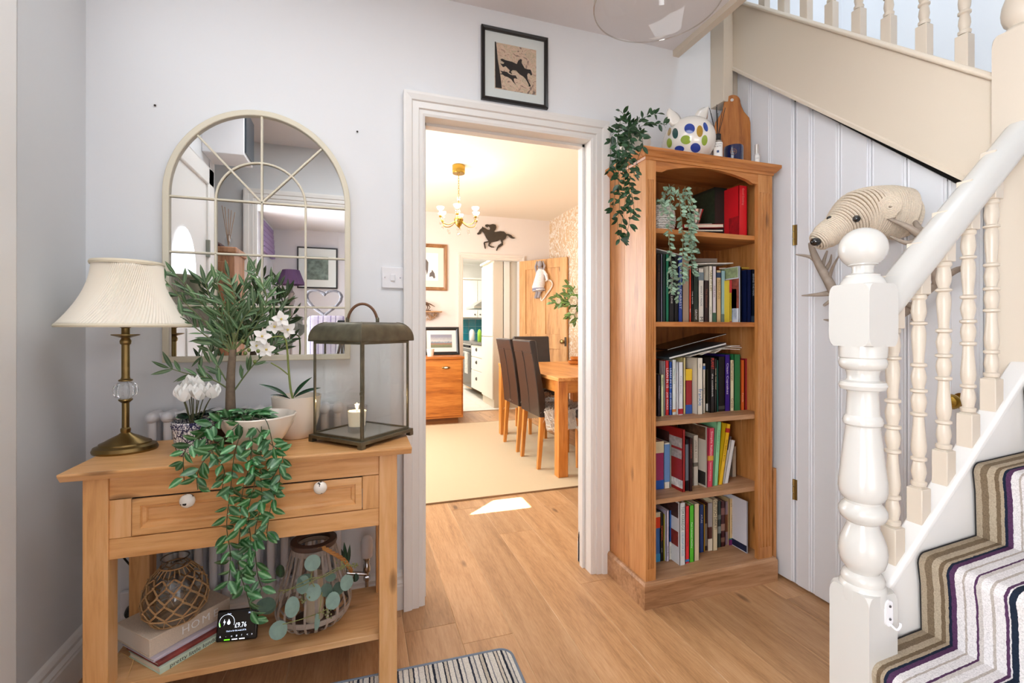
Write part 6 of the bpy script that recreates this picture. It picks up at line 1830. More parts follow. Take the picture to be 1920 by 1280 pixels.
# ------------------------------------------------------------------ books on the bookcase
PAGE = plain('paper edge', '#ddd2bd', .85, var=.06, bscale=200)
def fit_text(s, w_lim, L, mat, parent, M, name='lettering'):
    text(s, 1, mat, None, Matrix.Identity(4), name)
    o = [x for x in bpy.data.objects if x.parent is None and x.type == 'MESH' and x.data == TEXT[(s, mat.name, 'CENTER', 0)]]
    for x in o: bpy.data.objects.remove(x)
    me = TEXT[(s, mat.name, 'CENTER', 0)]
    xs = [v.co.x for v in me.vertices]; ys = [v.co.y for v in me.vertices]
    W = max(xs) - min(xs); Hh = max(ys) - min(ys)
    sy = w_lim / max(.5, Hh); sx = L / W
    sx = min(sx, sy * 1.5)
    M2 = M @ Matrix.Diagonal((sx, sy, 1, 1))
    return O(me, name, parent, M=M2)
def book(label, z, Y, u0, u1, vt, cover, titles=(), bands=(), depth=None, group=None, lean=0, vb=None, name='book', side=None, tcol=None, x0=None, w=None, h=None, rough=.4):
    X0 = P(u0, 600, Y=Y).x if x0 is None else x0
    w_ = (P(u1, 600, Y=Y).x - X0 if w is None else w) - .0008
    um = (u0 + u1) / 2
    h_ = (P(um, vt, Y=Y).z - z) if h is None else h
    d = min(depth or .15, 1.943 - Y)
    t = thing(name, label, 'book' if name == 'book' else name, (X0, Y, z), group, local=True)
    cm_ = plain('cover ' + cover, cover, rough, coat=.15)
    c = MB(); tt = min(.002, w_ * .25)
    c.box(0, tt, 0, d, 0, h_); c.box(w_ - tt, w_, 0, d, 0, h_); c.box(0, w_, 0, tt, 0, h_)
    B(c, 'cover', cm_, t)
    B(MB().box(tt, w_ - tt, tt, d - .003, .002, h_ - .003), 'pages', PAGE, t)
    for f0, f1, col in bands:
        B(MB().box(-.0003, w_ + .0003, -.0005, .004, f0 * h_, f1 * h_), 'spine_band', plain('cover ' + col, col, rough), t)
    for s, f0, f1, col, wf in titles:
        m_ = plain('print ' + col, col, .5)
        fit_text(s, w_ * wf, (f1 - f0) * h_, m_, t, frame_M((w_ / 2, -.0009, (f0 + f1) / 2 * h_), (0, 0, -1), (1, 0, 0)))
    if side:
        for (a0, a1, f0, f1, col) in side:
            B(MB().box(-.0006, .0002, a0 * d, a1 * d, f0 * h_, f1 * h_), 'cover_picture', plain('print ' + col, col, .5, var=.35 if col not in ('#e8e6e2',) else 0, bscale=45), t)
    if lean: t.rotation_euler = (0, radians(lean), 0)
    return t
# second shelf from the top
z = SZ[3]; Y2 = 1.735
C5 = lambda x, y: (1225 + x / 8.533, 460 + y / 8.533)
def row2(label, x0, x1, yt, cover, titles=(), bands=(), Y=Y2, **k):
    u0, v0 = C5(x0, yt); u1, _ = C5(x1, yt)
    return book(label, z, Y, u0, u1, v0, cover, titles, bands, **k)
row2('black hardback with a brown title, leftmost on the second shelf down', 55, 118, 140, '#1d1512', [('THE BIRDS', .5, .95, '#6b4a35', .4)])
row2('narrow lilac-grey book beside the leftmost black book, second shelf down', 118, 148, 135, '#7d7a8c')
row2('dark navy-green book left of the bright green spine, second shelf down', 148, 200, 130, '#12302a')
row2('emerald green book with pale title, second shelf down', 200, 250, 138, '#1b7a58', [('GARDEN', .45, .8, '#cfe0d4', .5)])
row2('black book titled in white capitals with a red subtitle, second shelf down', 250, 335, 200, '#131011', [('BEYOND THE LINE', .2, .86, '#d9d2cc', .28), ])
row2('plain black book left of the royal blue one, second shelf down', 335, 400, 170, '#0d0c0f')
row2('royal blue book with silver title, second shelf down', 400, 466, 175, '#1c3a8f', [('FORREST', .2, .5, '#cdd4e6', .55), ('TALES', .6, .95, '#cdd4e6', .5)])
row2('wide beige book behind the eucalyptus vines, second shelf down', 466, 574, 210, '#a58d76', rough=.6)
row2('bright red-orange book right of the wide beige one, second shelf down', 574, 607, 300, '#e0452a', [('RED', .1, .3, '#f3d9cf', .4)])
row2('thin black book with white title right of the red-orange one, second shelf down', 607, 640, 480, '#171413', [('THE RIVER', .3, .75, '#e6e2dc', .55)])
row2('dark green picture-covered book, second shelf down', 640, 722, 400, '#1c2a20', [('GROW', .05, .25, '#e6e2dc', .4)], [(.0, .25, '#37301c')])
row2('cream book with a grey photo at its top titled WHAT I MADE, second shelf down', 722, 808, 370, '#dcd5c9', [('WHAT I MADE', .3, .68, '#5c6a6e', .35), ('M', .03, .1, '#2a2320', .6)], [(.78, .93, '#6f7d84')])
row2('dark maroon-brown book right of the photo-topped cream one, second shelf down', 812, 886, 560, '#2c1512', [('The Essential', .3, .85, '#a86a4a', .3)])
row2('cream book titled TART IT UP! in gold capitals, second shelf down', 888, 947, 330, '#e3dccb', [('TART IT UP!', .56, .93, '#8d7a2e', .6), ('recipes', .1, .33, '#6b6459', .35)])
row2('pale lilac-white book with a green foot, second shelf down', 948, 1006, 335, '#d5ccd0', [('Still Life', .3, .8, '#8b7280', .4)], [(0, .17, '#3c6148')])
row2('buff book with a navy oval near its top, second shelf down', 1012, 1084, 400, '#cbae82', [('PENGUINS', .45, .82, '#8a6e48', .45)], [(.86, .96, '#2c3a55')])
row2('pale blue-grey book, second shelf down', 1085, 1152, 405, '#8fb0b8', bands=[(0, .16, '#5d6f6c')])
b_ = row2('magazine with a landscape cover turned towards the doorway, second shelf down', 1368, 1392, 330, '#d5dbe6', Y=1.668, depth=.26, name='magazine', side=[(.02, .98, .80, .99, '#8e9b72'), (.05, .5, .05, .6, '#a9b4c9'), (0, .35, .25, .78, '#8c4a3c')])
row2('slim red and yellow booklet in front of the landscape magazine, second shelf down', 1228, 1256, 555, '#e0c43a', bands=[(.7, 1, '#b83a3a'), (.0, .02, '#b83a3a')], Y=1.70, name='booklet')
row2('slim black book right of the landscape magazine, second shelf down', 1393, 1412, 350, '#15161a', Y=1.70)
row2('large navy book with gilt page edges, second shelf down', 1500, 1568, 390, '#131d44', Y=1.695)
row2('navy book titled BEHIND THE MASK, second shelf down', 1570, 1628, 385, '#17202e', [('BEHIND THE MASK', .5, .92, '#d3dae0', .42)], [(.0, .12, '#3b4a5a')], Y=1.695)
row2('dark slate book titled AROUND THE TABLE at the right end, second shelf down', 1636, 1694, 390, '#1f262c', [('AROUND THE TABLE', .5, .92, '#b9c0c2', .45)], [(.2, .35, '#59625f')], Y=1.695)
# things laid on top of that row
def slab(name, label, u0, v0, u1, v1, Y, d, th, mat, pmat=None, z_off=0):
    """flat book seen edge-on, its front edge running between two sight lines"""
    a, b2 = P(u0, v0, Y=Y), P(u1, v1, Y=Y)
    L = (b2 - a).length; an = atan2(b2.z - a.z, b2.x - a.x)
    t = thing(name, label, 'book' if name == 'book' else name, a, None, local=True)
    B(MB().box(0, L, 0, d, 0, .0015).box(0, L, 0, d, th - .0015, th).box(0, .002, 0, d, 0, th), 'cover', mat, t)
    B(MB().box(.002, L - .002, .001, d - .002, .0015, th - .0015), 'pages', pmat or PAGE, t)
    t.rotation_euler = (0, -an, 0)
    return t
WHC = plain('white cover', '#e6e3df', .4)
slab('magazine', 'white-edged magazine sloping over the leftmost books of the second shelf down', *C5(45, 60), *C5(460, 165), 1.75, .18, .004, WHC)
slab('book', 'old grey-brown paperback lying over the middle of the second shelf down', *C5(640, 270), *C5(1030, 272), 1.76, .15, .019, plain('grey board', '#7b6a5e', .7), plain('old pages', '#8d7d70', .9))
slab('booklet', 'white booklet lying across the cream books, second shelf down', *C5(672, 300), *C5(1280, 290), 1.725, .17, .0045, WHC)
slab('booklet', 'orange booklet lying over the buff book, second shelf down', *C5(1050, 385), *C5(1168, 380), 1.77, .12, .009, plain('orange cover', '#a84a1e', .5))
slab('book', 'yellow-edged slim book lying on the large navy book, second shelf down', *C5(1412, 372), *C5(1540, 375), 1.74, .15, .008, plain('ochre cover', '#c49a34', .5), plain('gilt pages', '#c9a648', .5))

# third shelf
z = SZ[2]; Y3 = 1.765
def row3(label, x0, x1, yt, cover, titles=(), bands=(), Y=Y3, **k):
    return book(label, z, Y, 1200 + x0 / 6.4, 1200 + x1 / 6.4, 600 + yt / 6.4, cover, titles, bands, **k)
row3('black paperback with a white title, behind at the left end of the third shelf down', 222, 272, 480, '#121115', [('STYLE', .7, .95, '#d9d6d2', .3)], Y=1.80)
row3('black and purple paperback with white title, front left end of the third shelf down', 212, 250, 655, '#241724', [('Nutrition', .3, .85, '#b7a7bb', .45)], Y=1.752)
row3('narrow pale yellow-green book, third shelf down', 250, 288, 655, '#d8dcae', [('MENU', .7, .95, '#55603a', .4)], Y=1.752)
row3('narrow grey-white book left of the red one, third shelf down', 288, 305, 490, '#b9b6b9')
row3('red book titled LEAN IN 15 in white capitals, third shelf down', 305, 349, 485, '#c9252b', [('LEAN IN 15', .50, .86, '#f1ecec', .62), ('JOE WICKS', .1, .42, '#f1ecec', .62)])
row3('blue book titled LEAN IN 15 standing beside the red one, third shelf down', 350, 386, 500, '#2250a8', [('LEAN IN 15', .50, .88, '#e8edf6', .62), ('JOE WICKS', .1, .42, '#e8edf6', .62)])
row3('white book with small green title and orange dot, third shelf down', 386, 435, 475, '#dfe3e2', [('Happy Food', .5, .9, '#4e8a6a', .4)], [(.05, .1, '#d98a45')])
row3('grey book with red and white chevrons, third shelf down', 435, 462, 510, '#8c8588', bands=[(.1, .25, '#c22f35'), (.4, .52, '#c22f35'), (.65, .8, '#c22f35')], depth=.16)
row3('white book with grey title and a red block at its foot, third shelf down', 464, 518, 505, '#e3e3e6', [('Recipe Journal', .3, .85, '#84848a', .35)], [(.02, .12, '#b3272f')], Y=1.748)
row3('slim cream-yellow book left of the striped dictionary, third shelf down', 519, 548, 450, '#e2cf8e')
row3('thick yellow, red and blue striped dictionary, third shelf down', 549, 625, 585, '#9e2226', bands=[(.745, 1.0, '#e6bd2b'), (0, .2, '#2f57a5')])
row3('thick cream book with a blue figure above large blue lettering, third shelf down', 690, 754, 455, '#e2d9c8', [('frankie', .15, .45, '#2b6ca3', .75), ('recipes', .82, .9, '#8a8175', .3)], Y=1.738)
row3('cream paperback with a blue square near its top, third shelf down', 755, 785, 520, '#ddd2bd', [('Bistro', .3, .6, '#4b463f', .4)], [(.88, .95, '#3c66a0')], Y=1.755)
row3('dark olive book with a white barcode label, third shelf down', 800, 842, 590, '#36331c', bands=[(.03, .2, '#dcdad4')], Y=1.77)
row3('black book titled PLANET in red, third shelf down', 846, 893, 450, '#1c1716', [('PLANET', .79, .99, '#cf3a30', .75), ('the cookbook', .28, .72, '#e8e3dc', .4)], Y=1.752)
row3('black book with cream stencilled title right of the PLANET book, third shelf down', 894, 922, 465, '#171511', [('WOK THIS WAY', .3, .95, '#d8c9a8', .5)], Y=1.756)
row3('narrow teal-green book, third shelf down', 923, 942, 480, '#1e6a5e')
row3('wide black book left of the purple one, third shelf down', 943, 1018, 440, '#0f0e10', bands=[(.04, .1, '#454440')])
row3('purple book with white script title, third shelf down', 1019, 1080, 415, '#3a2180', [('Clean Cupcakes', .3, .85, '#e8e2f0', .5)])
row3('cream book with brown lettering right of the purple one, third shelf down', 1083, 1128, 480, '#eadfb9', [('Mediterranean', .6, .98, '#8f5a26', .6), ('Greek', .05, .25, '#8f5a26', .6)])
row3('mid green cloth book, third shelf down', 1130, 1204, 412, '#2f7d4b')
row3('orange book right of the green cloth one, third shelf down', 1211, 1254, 480, '#e0672a', [('Foods', .15, .35, '#f0c9a8', .4)])
row3('dark red book at the right end of the third shelf down', 1256, 1308, 460, '#9c1c2a')
DKC = plain('dark glossy cover', '#1b1512', .25)
q6 = lambda x, y: (1200 + x / 6.4, 600 + y / 6.4)
slab('book', 'large thin dark hardback, topmost and steepest of the sloping pile on the third shelf down', *q6(330, 362), *q6(1040, 172), 1.735, .17, .0045, DKC, plain('white pages', '#e9e6df', .8))
slab('book', 'large blue-grey hardback with white pages sloping over the third shelf down', *q6(350, 470), *q6(1040, 292), 1.732, .18, .0095, plain('slate cover', '#3e4b52', .4), plain('white pages', '#e9e6df', .8))
for i, (yo, x0_, x1_) in enumerate(((0, 600, 1200), (-22, 740, 1222), (-42, 900, 1200))):
    cmz = MB(); pts_ = []
    for k in range(13):
        f = k / 12; x = x0_ + (x1_ - x0_) * f
        y_ = 440 + yo - (445 - 352) * sin(min(1, f * 1.25) * pi / 2) + (30 * max(0, f - .7) ** 1 if i < 2 else 8 * f)
        q = P(*q6(x, y_), Y=1.728); pts_.append((q.x, q.z))
    poly = pts_ + [(p[0], p[1] + .0035) for p in reversed(pts_)]
    cmz.prism(poly, 1.728, 1.90, 'xz')
    single(cmz, 'magazine', plain('magazine edges', '#cfc8bd', .7, var=.2, bscale=300), 'limp magazine draped over the third-shelf books, %s' % ('lowest of the three', 'middle of the three', 'topmost of the three')[i], 'magazine')

# fourth shelf
z = SZ[1]; Y4 = 1.755
q8 = lambda x, y: (1225 + x / 8, 780 + y / 8)
def row4(label, x0, x1, yt, cover, titles=(), bands=(), Y=Y4, **k):
    return book(label, z, Y, 1225 + x0 / 8, 1225 + x1 / 8, 780 + yt / 8, cover, titles, bands, **k)
row4('thick cream, magenta and blue banded book at the left end of the fourth shelf down', 38, 158, 380, '#a12c60', bands=[(.76, 1.0, '#e5d6ad'), (0, .19, '#2559b0')], Y=1.765)
row4('blue-spined paperback in a cream border with a small bird emblem, fourth shelf down', 168, 248, 400, '#e9e4d6', bands=[(.14, .97, '#6b93c4')], Y=1.765)
row4('narrow pale green paperback left of the big dark red book, fourth shelf down', 250, 272, 400, '#c9d3c4', Y=1.775)
row4('large dark red book with photographs on its cover, fourth shelf down', 440, 480, 205, '#a02422', Y=1.70, depth=.22, side=[(.02, .42, .70, .86, '#b8afab'), (.03, .40, .52, .66, '#a9a3a0'), (.0, .38, .05, .18, '#dbd8d4'), (.42, .85, .72, .90, '#4a2a28')])
row4('black and silver book right of the big dark red one, fourth shelf down', 484, 545, 345, '#14161b', bands=[(.2, .9, '#6d7681')], Y=1.71)
row4('dark maroon book with red lettering, fourth shelf down', 547, 585, 330, '#341416', [('CASEBOOK', .55, .95, '#c25a48', .45)], Y=1.70)
row4('cream paperback with a small sketch on its spine, fourth shelf down', 600, 675, 290, '#d6cdbd', [('JAMES & CO', .55, .9, '#6b4c40', .35)], [(.38, .46, '#6d665a')])
row4('glossy magazine with a coffee-cup cover turned towards the doorway, fourth shelf down', 792, 806, 160, '#d2c8b8', Y=1.715, depth=.2, name='magazine', side=[(.02, .98, .78, .99, '#6a4a33'), (.02, .98, .03, .25, '#26221f')])
row4('pink-red book with a small fruit picture on its spine, fourth shelf down', 808, 888, 180, '#d8405a', [('Simple Italian', .52, .96, '#f4dfe0', .45), ('home cookery', .1, .42, '#f4dfe0', .3)], [(.45, .53, '#d9a23a')], Y=1.72, lean=2.5)
row4('tall pale green book leaning right, fourth shelf down', 905, 968, 85, '#8fd6a0', [('Cookery Course', .45, .95, '#4c8a68', .4)], Y=1.725, lean=4)
row4('yellow book with a red square near its top leaning right, fourth shelf down', 975, 1035, 108, '#f0bf1c', [('The Bakery Book', .35, .78, '#5a430f', .4)], [(.86, .93, '#b3261f')], Y=1.73, lean=10)
row4('mauve-edged paperback squeezed behind the leaning white one, fourth shelf down', 1045, 1072, 300, '#6f5a5a', Y=1.745, lean=11)
row4('slim white book leaning steeply right, fourth shelf down', 1062, 1122, 350, '#e7e5e4', Y=1.735, lean=12, titles=[('V', .2, .25, '#333', .5)] if 0 else ())
row4('short grey-beige book upright behind the leaning ones, fourth shelf down', 1180, 1245, 455, '#b7ab98', Y=1.80)

# bottom shelf
z = SZ[0]; Y5 = 1.755
def row5(label, x0, x1, yt, cover, titles=(), bands=(), Y=Y5, **k):
    return book(label, z, Y, 1225 + x0 / 8, 1225 + x1 / 8, 910 + yt / 8, cover, titles, bands, **k)
row5('cream, red and blue banded book at the left end of the bottom shelf', 30, 104, 400, '#2c66ab', bands=[(.9, 1, '#dfd6b8'), (.68, .9, '#e2431f'), (0, .16, '#3f9bd2')], Y=1.765)
row5('black book with orange lettering, bottom shelf', 106, 152, 410, '#16130f', [('ESPANOL', .4, .75, '#e0642a', .5), ('guide', .1, .35, '#d9d4ca', .35)], Y=1.765)
row5('very slim yellow booklet, bottom shelf', 153, 172, 430, '#c9c22c', Y=1.765)
row5('lilac-white paperback with a black title foot, bottom shelf', 196, 238, 375, '#d3cbe0', [('Home Brew', .1, .3, '#26222c', .5)], Y=1.755, depth=.18)
row5('blue paperback with a cream label at its foot, bottom shelf', 240, 288, 372, '#235fae', bands=[(0, .36, '#d9d4c8')], titles=[('Guide', .1, .3, '#34342f', .4)], Y=1.765)
row5('large white book titled LOSE WEIGHT FOR GOOD standing forward on the bottom shelf', 398, 480, 260, '#e3e7e9', [('TOM KERRIDGE', .56, .94, '#3c6b5a', .5), ('LOSE WEIGHT FOR GOOD', .15, .53, '#4d97b9', .42)], Y=1.705, depth=.22, side=[(.05, .9, .74, .98, '#4a2f2a'), (.05, .75, .28, .52, '#8a2f24')])
row5('bright red slimmer book beside the large white one, bottom shelf', 482, 540, 310, '#e0303a', [('Italian Home Cooking', .25, .75, '#7c1c22', .35)], [(.03, .07, '#3c7ec0')], Y=1.712)
row5('lime green book with a white title, bottom shelf', 542, 612, 298, '#55c232', [('Fast Limited Healthy', .25, .7, '#eef5e6', .4)], Y=1.715)
row5('plain cream cloth book right of the lime green one, bottom shelf', 614, 690, 275, '#ddcfae', Y=1.718)
row5('navy-blue book with white lettering, bottom shelf', 692, 754, 292, '#1d3f80', [('ATLAS', .62, .8, '#d8dee8', .4)], Y=1.775)
row5('slim yellow and white booklet right of the navy-blue one, bottom shelf', 756, 776, 285, '#d9a437', Y=1.78)
row5('two-tone dark slim book, bottom shelf', 778, 822, 300, '#302a26', bands=[(.1, .6, '#8b8375')], Y=1.785)
row5('book with grey top, brown middle and cream foot, bottom shelf', 826, 890, 262, '#5c2f26', bands=[(.5, 1, '#a7a1a2'), (0, .25, '#e6ddc9')], Y=1.775)
row5('cream book titled DEUTSCH DIREKT!, bottom shelf', 893, 965, 210, '#e5d5b2', [('DEUTSCH DIREKT!', .42, .98, '#2a2622', .62)], Y=1.77)
row5('dark green and grey photo-spined book, bottom shelf', 968, 1014, 230, '#3a4640', bands=[(.3, .45, '#8b9088'), (.6, .7, '#6f7770')], Y=1.79)
row5('dark maroon photo-spined book, bottom shelf', 1016, 1074, 235, '#4a1d1f', bands=[(.7, .85, '#8a5f58'), (.35, .5, '#a07a68'), (.1, .2, '#7c5a4c')], Y=1.79)
row5('mauve and brown book, bottom shelf', 1078, 1126, 240, '#8a7480', bands=[(.3, .7, '#6b3a20')], Y=1.80)
row5('tan book with a black crown above its title, bottom shelf', 1140, 1218, 195, '#d9ba86', [('King of the Road', .25, .65, '#8a6a3e', .3), ('M', .84, .89, '#1e1812', .6)], [(0, .12, '#7b2a68'), (.12, .145, '#1f7a7a')], Y=1.79)
row5('tall white book with a navy foot on its cover, right end of the bottom shelf', 1404, 1420, 240, '#dcdbe4', Y=1.70, depth=.2, side=[(.01, .99, .015, .14, '#1c2340')])
single(MB().prism([(0, 0), (.03, .028), (.045, .002), (.015, -.03)], 0, .0015, 'xz'), 'loose_card', plain('aqua card', '#6cc0c8', .5), 'small aqua card sticking out behind the tall white book, bottom shelf', 'card').location = P(1412, 1005, Y=1.80)

# top shelf
z = SZ[4]
C3 = lambda x, y: (1120 + x / 4, 160 + y / 4)
book('tall bright red hardback at the right end of the top shelf', z, 1.69, 1385.5, 1401, 348, '#d01a24', [('Good Cooking', .62, .95, '#e98a84', .3)], depth=.2, side=[(.0, .3, .0, .4, '#a3141c')])
slab('book', 'red book with an orange square lying on the top shelf', *C3(650, 1068), *C3(948, 1065), 1.715, .17, .016, plain('cover #c22f28', '#c22f28', .4))
slab('book', 'dark blue slim book lowest under the red one on the top shelf', *C3(740, 1094), *C3(945, 1096), 1.72, .17, .009, plain('cover #1c2436', '#1c2436', .4))
slab('booklet', 'thin grey-green booklet lying on the red book, top shelf', *C3(735, 1042), *C3(860, 1040), 1.73, .14, .003, plain('cover #8d9a8c', '#8d9a8c', .5))
book('tall dark garden-photograph book standing at the back of the top shelf', z, 1.78, 1340, 1364, 352, '#1c1f1a', depth=.15, side=[(.0, .9, .3, .95, '#2c3626')])
# glass ornament (cut-glass bowl) behind the crochet pot
single(MB().lathe([(.014, z + .055), (.018, z + .058), (.03, z + .10), (.04, z + .13), (.038, z + .13), (.026, z + .1), (.003, z + .065)], (1.50, 1.80, 0), 24).lathe([(.03, z), (.028, z + .004), (.006, z + .008), (.006, z + .05), (.016, z + .056)], (1.50, 1.80, 0), 24), 'silver_goblet', plain('tarnished silver', '#cbb9b0', .15, 1.0), 'small shiny silver goblet behind the crochet pot, top shelf', 'goblet', smooth=35)
# crochet pot with eucalyptus vines
pc = Vector((1.255, 1.735, z))
t = thing('crochet_planter', 'white knitted pot of grey-green eucalyptus vines on the top shelf, trailing down over the books', 'potted plant', pc)
CRO = plain('white crochet yarn', '#d9d3cb', .95, bump=.4, bscale=200)
cr_ = MB()
for j in range(11):
    zz = z + .006 + j * .0098; R = .052 + .012 * sin(pi * min(1, (j + 2) / 13))
    pts = []
    for i in range(72):
        a = 2 * pi * i / 72; rr = R + .0022 * sin(a * 18 + (j % 2) * pi)
        pts.append((pc.x + rr * cos(a), pc.y + rr * sin(a), zz + .0016 * cos(a * 36)))
    cr_.tube(pts, .0046, 5, closed=True)
B(cr_, 'knitted_cover', CRO, t, smooth=True)
B(MB().lathe([(.046, z), (.052, z + .02), (.056, z + .06), (.05, z + .1), (.046, z + .1), (.002, z + .095)], (pc.x, pc.y, 0), 28), 'pot', CRO, t, smooth=35)
LE2 = leafmat('vine eucalyptus leaf', '#6d8a72', '#93a892', .6)
eleaf = leaf_mesh('leaf', LE2, .72, .08, 5, -.1)
for i, (pl, ys) in enumerate((((( 1258, 350), (1256, 395), (1254, 440), (1258, 490), (1262, 520), (1257, 548)), (1.66, 1.625, 1.615, 1.612, 1.612, 1.612)),
        (((1272, 350), (1276, 395), (1280, 440), (1279, 500), (1272, 560)), (1.67, 1.625, 1.612, 1.61, 1.61)),
        (((1284, 350), (1294, 400), (1296, 440), (1297, 490), (1300, 515)), (1.67, 1.625, 1.612, 1.61, 1.61)),
        (((1280, 360), (1288, 400), (1292, 450), (1284, 500), (1280, 530)), (1.67, 1.63, 1.618, 1.615, 1.615)),
        (((1288, 352), (1300, 390), (1302, 430), (1303, 470)), (1.68, 1.64, 1.618, 1.615)),
        (((1265, 345), (1248, 360), (1240, 375), (1245, 400)), (1.70, 1.67, 1.66, 1.65)))):
    vine(t, VP(pl, ys), spacing=.0075 if i < 5 else .012, L=(.018, .026), stemr=.0009, me=eleaf, smat=plain('pale stem', '#8d9b78', .6), seedn=40 + i, spread=1.2)
rg = random.Random(77)
for k in range(60):
    a = rg.uniform(0, 2 * pi); R = rg.uniform(.01, .05)
    put_leaf(eleaf, t, pc + Vector((R * cos(a), R * sin(a), .10 + rg.uniform(0, .04))), Vector((cos(a), sin(a), rg.uniform(.1, 1.2))), rg.uniform(.02, .03), rg=rg)

# ------------------------------------------------------------------ on top of the bookcase
zt = 1.8885
pc = Vector((1.175, 1.80, zt))
t = thing('textured_planter', 'white textured pot with a dark green plant trailing down the bookcase left side', 'potted plant', pc)
PT = plain('white textured pottery', '#dcd5cb', .6, bump=1.0, bscale=70)
B(MB().lathe([(.048, zt), (.052, zt + .004), (.064, zt + .05), (.068, zt + .09), (.064, zt + .115), (.058, zt + .115), (.06, zt + .09), (.003, zt + .085)], (pc.x, pc.y, 0), 32), 'pot', PT, t, smooth=40)
LK = leafmat('dark ivy leaf', '#1c3a22', '#2f5230', .35)
kleaf = leaf_mesh('leaf', LK, .52, .2, 5, -.15)
for i, (pl, ys) in enumerate((
        (((1190, 245), (1175, 255), (1165, 300), (1170, 340), (1172, 380), (1165, 420), (1168, 455)), (1.78, 1.70, 1.64, 1.62, 1.62, 1.62, 1.62)),
        (((1190, 240), (1180, 240), (1178, 290), (1180, 350), (1182, 400), (1175, 440)), (1.78, 1.68, 1.61, 1.605, 1.605, 1.605)),
        (((1185, 235), (1165, 225), (1158, 260), (1155, 310), (1152, 360), (1150, 390)), (1.78, 1.72, 1.67, 1.64, 1.64, 1.64)),
        (((1190, 235), (1205, 222), (1222, 215), (1235, 212)), (1.78, 1.72, 1.70, 1.70)),
        (((1195, 240), (1215, 232), (1235, 232), (1250, 234)), (1.78, 1.70, 1.66, 1.66)),
        (((1190, 240), (1170, 215), (1163, 208)), (1.78, 1.74, 1.74)),
        (((1190, 245), (1200, 250), (1205, 270), (1195, 300), (1188, 330)), (1.76, 1.66, 1.61, 1.605, 1.605)),
        (((1185, 245), (1165, 280), (1160, 330), (1162, 380), (1158, 420), (1162, 450)), (1.76, 1.68, 1.63, 1.625, 1.625, 1.625)),
        (((1188, 240), (1150, 250), (1145, 290), (1142, 320)), (1.78, 1.72, 1.70, 1.69)),
        (((1190, 240), (1182, 260), (1172, 300), (1186, 370), (1190, 410)), (1.76, 1.66, 1.62, 1.60, 1.60)))):
    vine(t, VP(pl, ys), spacing=.016, L=(.026, .038), stemr=.001, me=kleaf, seedn=60 + i)

# spotted ceramic pig
pc = Vector((1.45, 1.765, zt))
a_, b2 = P(1249, 245, Y=1.765), P(1330, 245, Y=1.765)
pc = Vector(((a_.x + b2.x) / 2, 1.765, zt)); R = (b2.x - a_.x) / 2 * .93
t = thing('spotted_pig', 'white ceramic pig money box with green, blue and ochre spots on top of the bookcase', 'ornament', pc)
PIG = plain('white glazed ceramic', '#ece7df', .12, coat=.5)
body = MB().ball((pc.x, pc.y, zt + R * 1.0), R, 32, 20, (1, 1.15, 1.0)); B(body, 'body', PIG, t, smooth=True)
for s, (u, v_), (u2, v2) in ((-1, (1270, 228), (1256, 209)), (1, (1310, 226), (1326, 203))):
    e0, e1_ = P(u, v_ + 4, Y=pc.y - .02), P(u2, v2, Y=pc.y - .01)
    mb = MB(); d = (e1_ - e0); x = d.cross(Vector((0, 1, 0))).normalized(); n = 8
    vs_ = []
    for j in range(n + 1):
        f = j / n; hw = .034 * sin(pi * min(1, .28 + f * .72)) ** .8 * (1 if f < .96 else .3)
        for k in range(5):
            g_ = (k / 4 - .5) * 2; vs_.append(e0 + d * f * 1.15 + x * hw * g_ + Vector((0, .012 * (g_ * g_) - .006, 0)))
    mb.add(vs_, [(j * 5 + k, j * 5 + k + 1, (j + 1) * 5 + k + 1, (j + 1) * 5 + k) for j in range(n) for k in range(4)])
    e_ = B(mb, 'ear', PIG, t, smooth=True); so = e_.modifiers.new('solid', 'SOLIDIFY'); so.thickness = .005
sn = MB(); 
GRN, BLU, OCH, DKG = (plain('glaze ' + c, c, .12, coat=.5) for c in ('#8fa63a', '#1f3f96', '#a8822a', '#1f4a48'))
def spot(u, v_, ru, rv, m_, ang=0):
    c0 = Vector((pc.x, pc.y, zt + R)); n = 18; mb = MB(); pts = []
    for i in range(n + 1):
        if i == n: uu, vv = u, v_
        else:
            a = 2 * pi * i / n; du, dv = ru * cos(a), rv * sin(a); uu = u + du * cos(ang) - dv * sin(ang); vv = v_ + du * sin(ang) + dv * cos(ang)
        # sight line meets the ellipsoid
        o_ = Vector((0, 0, EYE)); dd = (P(uu, vv, Y=1.0) - o_).normalized()
        S = Vector((1, 1 / 1.15, 1)); oo = Vector([(o_[k] - c0[k]) * S[k] for k in range(3)]); de = Vector([dd[k] * S[k] for k in range(3)])
        A = de.dot(de); Bq = oo.dot(de); Cq = oo.dot(oo) - (R * 1.008) ** 2; D_ = Bq * Bq - A * Cq
        if D_ < 0: return
        pts.append(o_ + dd * ((-Bq - sqrt(D_)) / A))
    mid = pts[-1]
    ringp = pts[:-1]; inner_ = [mid.lerp(p, .55) for p in ringp]
    inner_ = [c0 + Vector([((p - c0)[k]) for k in range(3)]) for p in inner_]
    def proj(p):
        q = p - c0; l = sqrt(q.x ** 2 + (q.y / 1.15) ** 2 + q.z ** 2); return c0 + q * (R * 1.01 / l)
    inner_ = [proj(p) for p in inner_]; mid = proj(mid); ringp = [proj(p) for p in ringp]
    mb.add(ringp + inner_ + [mid], [(i, (i + 1) % n, n + (i + 1) % n, n + i) for i in range(n)] + [(n + i, n + (i + 1) % n, 2 * n) for i in range(n)])
    B(mb, 'painted_spot', m_, t, smooth=True)
